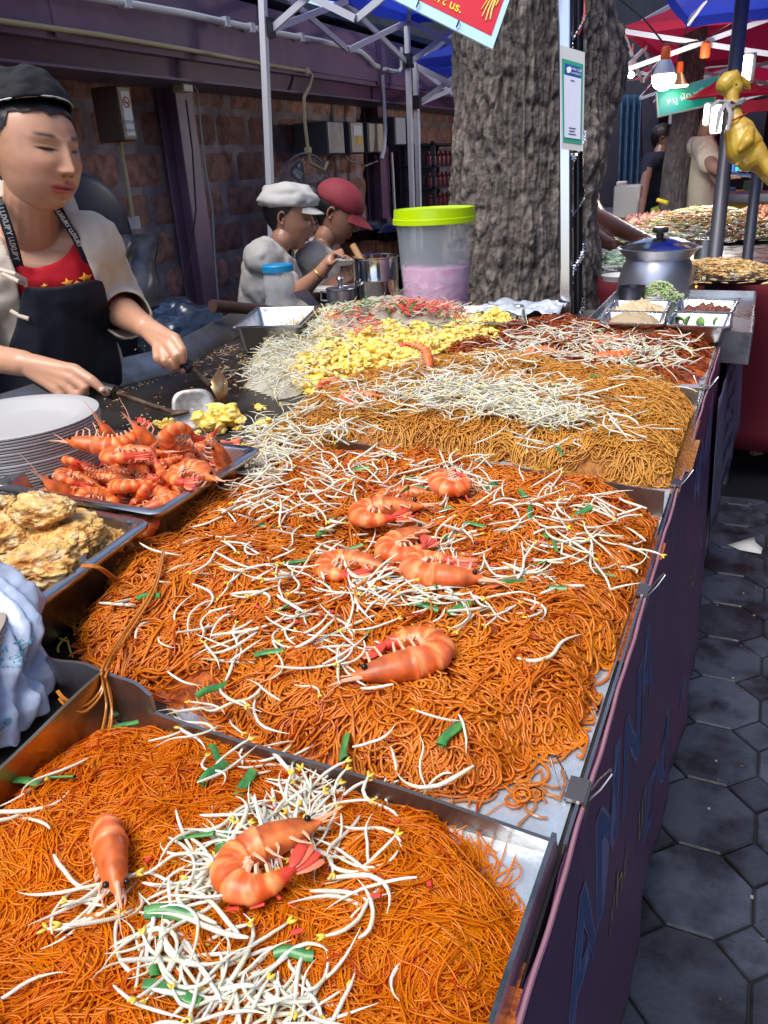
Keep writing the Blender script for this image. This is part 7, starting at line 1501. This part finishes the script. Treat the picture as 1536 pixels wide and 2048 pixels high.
disc('serving_plate', 'plate of pale noodles left of the big pot', 1240, 560, .07, .0, mat('white plastic'), .02, cat='plate')
m = MB(); c_ = GN(1440, 418, .02); m.box((c_.x, c_.y, c_.z), (1.0, .35, .06)); tag(m.build('lime_cloth', mat('lime cloth', (.35, .50, .02), .6), bevel=.01), 'lime green folded cloth behind the vegetable heap', 'cloth')
m = MB(); c_ = GN(1440, 396, .06); m.box((c_.x, c_.y, c_.z), (1.3, .4, .08)); tag(m.build('pale_blue_tray', mat('pale tray', (.40, .48, .58), .3, .5), bevel=.01), 'pale bluish metal tray behind the lime cloth', 'tray')
m = MB(); c_ = PD(1258, 405, 6.2); m.box((c_.x, c_.y, c_.z), (.20, .3, .26)); tag(m.build('white_crate', mat('white plastic'), bevel=.012), 'pale box between big tree and slim tree', 'box')
m = MB(); m.tube([PD(1315, 400, 5.4), PD(1335, 406, 5.35)], .014, 10); tag(m.build('yellow_handle', mat('yellow handle', (.75, .60, .02), .4)), 'yellow tool handle beside the foot of the slim tree', 'handle')
for k, c_ in enumerate(((.02, .10, .35), (.02, .3, .5), (.7, .5, .03), (.7, .05, .04), (.7, .2, .05))):
    m = MB(); m.lathe([(.001, 0), (.03, 0), (.03, .04), (.015, .05), (.001, .05)], PD(1462+10*k, 342, 4.6), 16); tag(m.build('sauce_bottle', mat('bottle cap %d' % k, c_, .4)), 'small bright %s bottle cap on the far shelf' % ('deep blue', 'light blue', 'yellow', 'red', 'orange')[k], 'bottle')
m = MB(); a_ = PD(1436, 345, 3.6); b_ = PD(1600, 362, 3.6); m.tube([a_, b_], .008, 8); tag(m.build('rail', STEEL), 'thin steel rail crossing behind the rubber chicken', 'rail')
# ================================================================== lamps
t = thing('hanging_bulb', 'biggest lit bulb hanging from an orange socket', 'lamp', PD(1328, 150, 4.2)); c_ = PD(1328, 152, 4.2)
OR = mat('orange socket', (.75, .12, .02), .5)
m = MB(); m.lathe([(.001, -.072), (.020, -.068), (.040, -.058), (.054, -.042), (.062, -.020), (.063, -.002), (.058, .006)], c_, 32); m.build('glowing_globe', mat('lamp glow', (1, .97, .9), .5, emit=9), t)
m = MB(); m.lathe([(.057, .007), (.050, .035), (.032, .068), (.028, .075), (.001, .075)], c_, 32); m.build('heat_sink', mat('bulb body', (.45, .5, .6), .4), t)
m = MB(); m.lathe([(.001, .075), (.024, .076), (.026, .09), (.022, .13), (.014, .14), (.001, .14)], c_, 20); m.build('socket', OR, t)
def lampl(p, e, r=.06):
    l = bpy.data.lights.new('bulb_light', 'POINT'); l.energy = e; l.shadow_soft_size = r; l.color = (1, .95, .85); o = bpy.data.objects.new('bulb_light', l); COL.objects.link(o); o.location = p
lampl(c_+Vector((0, 0, -.12)), 11); lampl(PD(1435, 290, 4.3), 9)
pipe('electric_cable', 'cable the bulbs hang from, slung under the red tent', [(1210, 60, 1), (1310, 95, 1)], .004, BK, .6, cat='cable') if False else None
m = MB(); L_ = [PD(1230, -10, 4.2), PD(1290, 40, 4.2), PD(1326, 85, 4.2), PD(1370, 88, 4.3), (PD(1410, 80, 4.4)), PD(1460, 50, 4.5)]; m.tube(L_, .005, 6); m.tube([PD(1326, 85, 4.2), c_+Vector((0, 0, .13))], .004, 6); tag(m.build('electric_cable', BK), 'dark cable slung under the tents carrying the bulbs', 'cable')
t = thing('hanging_bulb', 'small lit reflector bulb right of the biggest bulb', 'lamp', PD(1357, 168, 4.9)); c2 = PD(1357, 168, 4.9)
m = MB(); m.lathe([(.001, -.02), (.055, -.018), (.060, -.008)], c2, 24); m.build('glowing_face', mat('lamp glow warm', (1, .85, .55), .5, emit=7), t); m = MB(); m.lathe([(.060, -.008), (.03, .04), (.02, .06), (.001, .06)], c2, 24); m.build('reflector', mat('reflector', (.5, .35, .2), .3, .6), t); m = MB(); m.lathe([(.02, .06), (.022, .075), (.018, .12), (.001, .125)], c2, 16); m.build('socket', OR, t); m = MB(); m.tube([c2+Vector((0, 0, .12)), c2+Vector((.02, 0, .30))], .004, 6); m.build('cord', BK, t)
t = thing('lamp_socket', 'orange lamp socket without a lit bulb near the slim tree', 'lamp socket', PD(1411, 100, 4.4)); c3 = PD(1411, 100, 4.4); m = MB(); m.lathe([(.001, -.04), (.022, -.04), (.028, -.032), (.026, .03), (.012, .045), (.001, .045)], c3, 20); m.build('socket', OR, t); m = MB(); m.tube([c3+Vector((0, 0, .04)), PD(1409, 80, 4.4)], .004, 6); m.build('cord', BK, t)
for (x0, y0, x1, y1, dp_, lb) in ((1422, 212, 1452, 262, 4.4, 'lit square white lamp panel behind the rubber chicken'), (1408, 210, 1417, 248, 4.5, 'narrow lit lamp panel left of the square one'), (1484, 112, 1502, 160, 3.8, 'lit white tube lamp beside the dark pole')):
    a_ = PD(x0, y0, dp_); b_ = PD(x1, y1, dp_); t = thing('panel_lamp', lb, 'lamp', b_, 'lit panel lamps'); cc = (a_+b_)/2; rt = Vector(tuple(np.array((.907, .4175, 0)))); w_ = (b_-a_).dot(rt); h_ = a_.z-b_.z
    ez = Vector((0, 0, 1)); nn_ = rt.cross(ez); Rr = np.array((rt, nn_, ez)).T
    m = MB(); m.box(cc, (w_, .03, h_), Rr); m.build('glowing_panel', mat('lamp glow'), t, smooth=False, bevel=.004); m = MB(); m.box(cc-nn_*.02*(-1)+Vector((0, .03, 0)), (w_+.02, .02, h_+.02), Rr); m.build('housing', mat('dull metal cover'), t, smooth=False)
for (px, py, dp_, lb) in ((1470, 10, 4.6, 'bright round lamp at the very top right, left one'), (1500, 12, 4.8, 'bright round lamp at the very top right, right one')):
    t = thing('hanging_bulb', lb, 'lamp', PD(px, py, dp_)); m = MB(); m.sphere(PD(px, py, dp_), .045, sub=3); m.build('glowing_globe', mat('lamp glow'), t); m = MB(); m.tube([PD(px, py, dp_)+Vector((0, 0, .04)), PD(px, py, dp_)+Vector((0, 0, .12))], .02, 12); m.build('socket', OR, t)
# ================================================================== far signs, umbrella
q = [PD(1312, 185, 5.0), PD(1440, 150, 5.0), PD(1430, 207, 5.0), PD(1316, 233, 5.0)]
t = thing('green_sign', 'tilted green board with small white thai writing under the bulbs', 'sign', q[3]); n_ = (q[1]-q[0]).cross(q[3]-q[0]).normalized(); n_ = n_ if n_.dot(-q[0]) > 0 else -n_
m = MB(); V = [tuple(p) for p in q]+[tuple(p-n_*.02) for p in q]; m.add(V, [(0, 1, 2, 3), (7, 6, 5, 4), (0, 4, 5, 1), (1, 5, 6, 2), (2, 6, 7, 3), (3, 7, 4, 0)]); m.build('sign_frame', mat('pale sign frame', (.30, .42, .40), .5), t, smooth=False)
cq = sum(q, Vector())/4; q2 = [cq+(p-cq)*.95+n_*.003 for p in q]; m = MB(); V = [tuple(p) for p in q2]+[tuple(p-n_*.002) for p in q2]; m.add(V, [(0, 1, 2, 3), (7, 6, 5, 4), (0, 4, 5, 1), (1, 5, 6, 2), (2, 6, 7, 3), (3, 7, 4, 0)]); m.build('green_panel', mat('sign green', (.01, .30, .20), .4, col2=(.01, .28, .36), nscale=3), t, smooth=False)
ex_ = (q[1]-q[0]).normalized(); ez = n_.cross(ex_); o_ = cq+n_*.006+ex_*.03
ob = text_mesh('sign_text', 'หมู ผัด หมี่ กุ้ง', mat('pale sign letters', (.55, .75, .75), .5), Matrix(((ex_.x, ez.x, n_.x, o_.x), (ex_.y, ez.y, n_.y, o_.y), (ex_.z, ez.z, n_.z, o_.z), (0, 0, 0, 1))), size=.06, parent=t); ob.matrix_parent_inverse = Matrix.Translation(t.location).inverted()
t = thing('red_umbrella', 'low crimson parasol behind the rubber chicken', 'parasol', PD(1460, 300, 4.8)); c_ = PD(1460, 185, 4.8); m = MB(); Pu = []
for i in range(7):
    for j in range(9):
        a_ = j*PI/4+.2; rr = .26*i/6; Pu.append((c_.x+rr*math.cos(a_), c_.y+rr*math.sin(a_), c_.z+.14*(1-i/6)**1.2-.02))
m.add(Pu, [(i*9+j, (i+1)*9+j, (i+1)*9+j+1, i*9+j+1) for i in range(6) for j in range(8)]); m.build('canopy', mat('crimson cloth', (.50, .005, .05), .6, translu=.4), t, smooth=False, solid=.003)
m = MB(); m.tube([(c_.x, c_.y, c_.z+.12), (c_.x, c_.y, .0)], .012, 10); m.build('pole', STEEL, t)
m = MB(); c_ = PD(1512, 212, 5.2); m.box(c_, (.30, .03, .07)); tag(m.build('red_valance', mat('crimson cloth'), smooth=False), 'red cloth strip hanging under the parasol edge', 'cloth')
# ================================================================== rubber chicken
RBK = mat('rubber chicken', (.55, .36, .04), .38, col2=(.42, .24, .02), nscale=22, coat=.3, bump=.5, bscale=160, bdist=.0015)
t = thing('rubber_chicken', 'yellow rubber chicken tied by its neck to the dark steel pole', 'toy', PD(1480, 340, 2.7)); DD = 2.72
ch = [([PD(1452, 170, DD), PD(1462, 160, DD), PD(1468, 178, DD)], [.034, .036, .030]), ([PD(1463, 175, DD), PD(1465, 205, DD), PD(1470, 235, DD)], [.024, .022, .026]), ([PD(1470, 235, DD), PD(1478, 262, DD), PD(1490, 300, DD), PD(1500, 318, DD)], [.026, .050, .062, .044]),
      ([PD(1484, 318, DD), PD(1474, 330, DD)], [.02, .008]), ([PD(1510, 300, DD-.02), PD(1532, 330, DD-.03), PD(1556, 372, DD-.04)], [.034, .024, .012]), ([PD(1498, 318, DD+.02), PD(1520, 338, DD+.01), PD(1545, 372, DD)], [.026, .020, .011]), ([PD(1500, 262, DD-.045), PD(1494, 285, DD-.055), PD(1480, 300, DD-.05)], [.016, .022, .010]), ([PD(1478, 162, DD), PD(1492, 168, DD), PD(1500, 178, DD)], [.018, .014, .005])]
V, Fc = remesh(ch, .003, 3); m = MB(); m.add(V, Fc); m.build('body', RBK, t, ang=180)
for k in (-1, 1): m = MB(); m.sphere(PD(1472, 170, DD-.025*1), (.006, .006, .006)); 
m.build('eye', BLACK, t)
m = MB(); m.tube([PD(1452, 245, DD-.03), PD(1472, 238, DD-.05), PD(1495, 226, DD-.02)], .003, 6); m.build('red_collar', mat('red ribbon'), t)
RAG = mat('grey rag', (.30, .28, .29), .85, bump=.4, bscale=60)
m = MB(); m.tube([PD(1450, 205, DD+.01), PD(1462, 210, DD-.04), PD(1480, 206, DD-.03), PD(1486, 200, DD+.01)], [.010, .013, .012, .009], 10); m.tube([PD(1452, 205, DD-.02), PD(1436, 203, DD-.03), PD(1420, 216, DD-.02)], [.012, .013, .006], 10, flat=.5); m.tube([PD(1450, 207, DD-.03), PD(1440, 225, DD-.03), PD(1432, 265, DD-.02)], [.010, .010, .006], 10, flat=.5); m.tube([PD(1454, 207, DD-.03), PD(1462, 228, DD-.05), PD(1456, 262, DD-.045)], [.009, .009, .005], 10, flat=.5)
tag(m.build('knotted_rag', RAG), 'grey rag knotted round the rubber chicken neck', 'rag')
m = MB(); c_ = PD(1512, 60, 6.5); m.box(c_, (.9, .02, .5)); tag(m.build('pale_filler_sheet', mat('pale filler', (.65, .66, .7), .6, translu=.4), smooth=False), 'pale sheet added to whiten the top right behind the dark pole', 'awning')  # pale sheet added only to make the top right corner look bright
for k, (px, py, dp_) in enumerate(((1262, 150, 8.5), (1296, 172, 9.5), (1352, 118, 9.0), (1378, 190, 10.0), (1240, 120, 7.5))):
    c_ = PD(px, py, dp_); t = thing('hanging_bulb', 'tiny lit bulb among those far away under the red tents', 'lamp', c_, 'tiny far bulbs'); m = MB(); m.sphere(c_, .035, sub=3); m.build('glowing_globe', mat('lamp glow'), t); m = MB(); m.tube([c_+Vector((0, 0, .03)), c_+Vector((0, 0, .09)), c_+Vector((0, 0, .3))], [.018, .016, .004], 10); m.build('socket', OR, t)
for k in range(16):
    px, py, dp_ = 1244+k*18, 372+(k*7 % 24), 7.0+(k % 3)*.5
    c_ = PD(px, py, dp_); m = MB(); m.box((c_.x, c_.y, c_.z), (.09, .09, .08+.02*(k % 4)), m=0); tag(m.build('food_tub', mat('tub colour %d' % (k % 5), ((.5, .5, .52), (.5, .1, .04), (.1, .25, .4), (.55, .42, .1), (.12, .3, .12))[k % 5], .5), bevel=.012), 'small food tub in the row on the far stall behind the slim tree', 'tub', 'food tubs on the far stall')
m = MB(); c_ = PD(1380, 395, 7.3); m.box((c_.x, c_.y, c_.z/2-.05), (2.6, 1.2, c_.z-.1)); tag(m.build('far_counter', mat('far counter', (.05, .06, .10), .5), bevel=.01), 'dark far counter carrying a row of small food tubs', 'counter')
# ================================================================== far background of the market
DK = mat('dark shop wall', (.006, .009, .022), .8, col2=(.015, .018, .035), nscale=2)
t = thing('far_building', 'dark shop fronts closing the far end of the market lane', 'building', (0, 16, 0)); m = MB(); m.box((-1, 17, 2.2), (24, .4, 4.4)); m.build('wall', DK, t, smooth=False)
for k in range(9): m = MB(); m.box((-8+k*2.0, 16.77, 1.2), (1.3, .05, 1.8)); m.build('window', mat('dim window', (.05, .07, .10), .2), t, smooth=False)
t = thing('side_building', 'dark building along the right side of the aisle', 'building', (4, 5, 0)); m = MB(); m.box((4.4, 6, 2.2), (.4, 26, 4.4)); m.build('wall', DK, t, smooth=False)
for k in range(8): m = MB(); m.box((4.18, -3+k*2.4, 1.2), (.05, 1.4, 1.9)); m.build('shutter', mat('dim shutter', (.05, .05, .07), .5), t, smooth=False)
m = MB(); Pt = [[tuple(PD(x, y, 7.4)+Vector((0, .05*math.sin(x*.5+y*.02), 0))) for y in np.linspace(190, 400, 10)] for x in np.linspace(1238, 1284, 30)]; m.grid(np.array(Pt)); tag(m.build('blue_tarpaulin', mat('blue tarp', (.010, .045, .11), .5, bump=.8, bscale=8), ang=180, solid=.004), 'hanging blue tarpaulin visible right of the big tree', 'tarpaulin')
for k in range(5):
    m = MB(); px_ = (1250, 1300, 1380, 1460, 1520)[k]; c_ = PD(px_, 330, 8.6+k*.4); m.box((c_.x, c_.y, 1.0), (.7, .4, 2.0-.1*k)); tag(m.build('stall_cabinet', mat('dark cabinet', (.008, .012, .032), .6, col2=(.02, .015, .03), nscale=3), bevel=.01), ('dark cabinet deep behind the blue tarpaulin', 'dark cabinet behind the navy tee cook', 'dark cabinet between the two far cooks', 'dark cabinet behind the parasol pole', 'dark cabinet at the right photo edge')[k], 'cabinet')
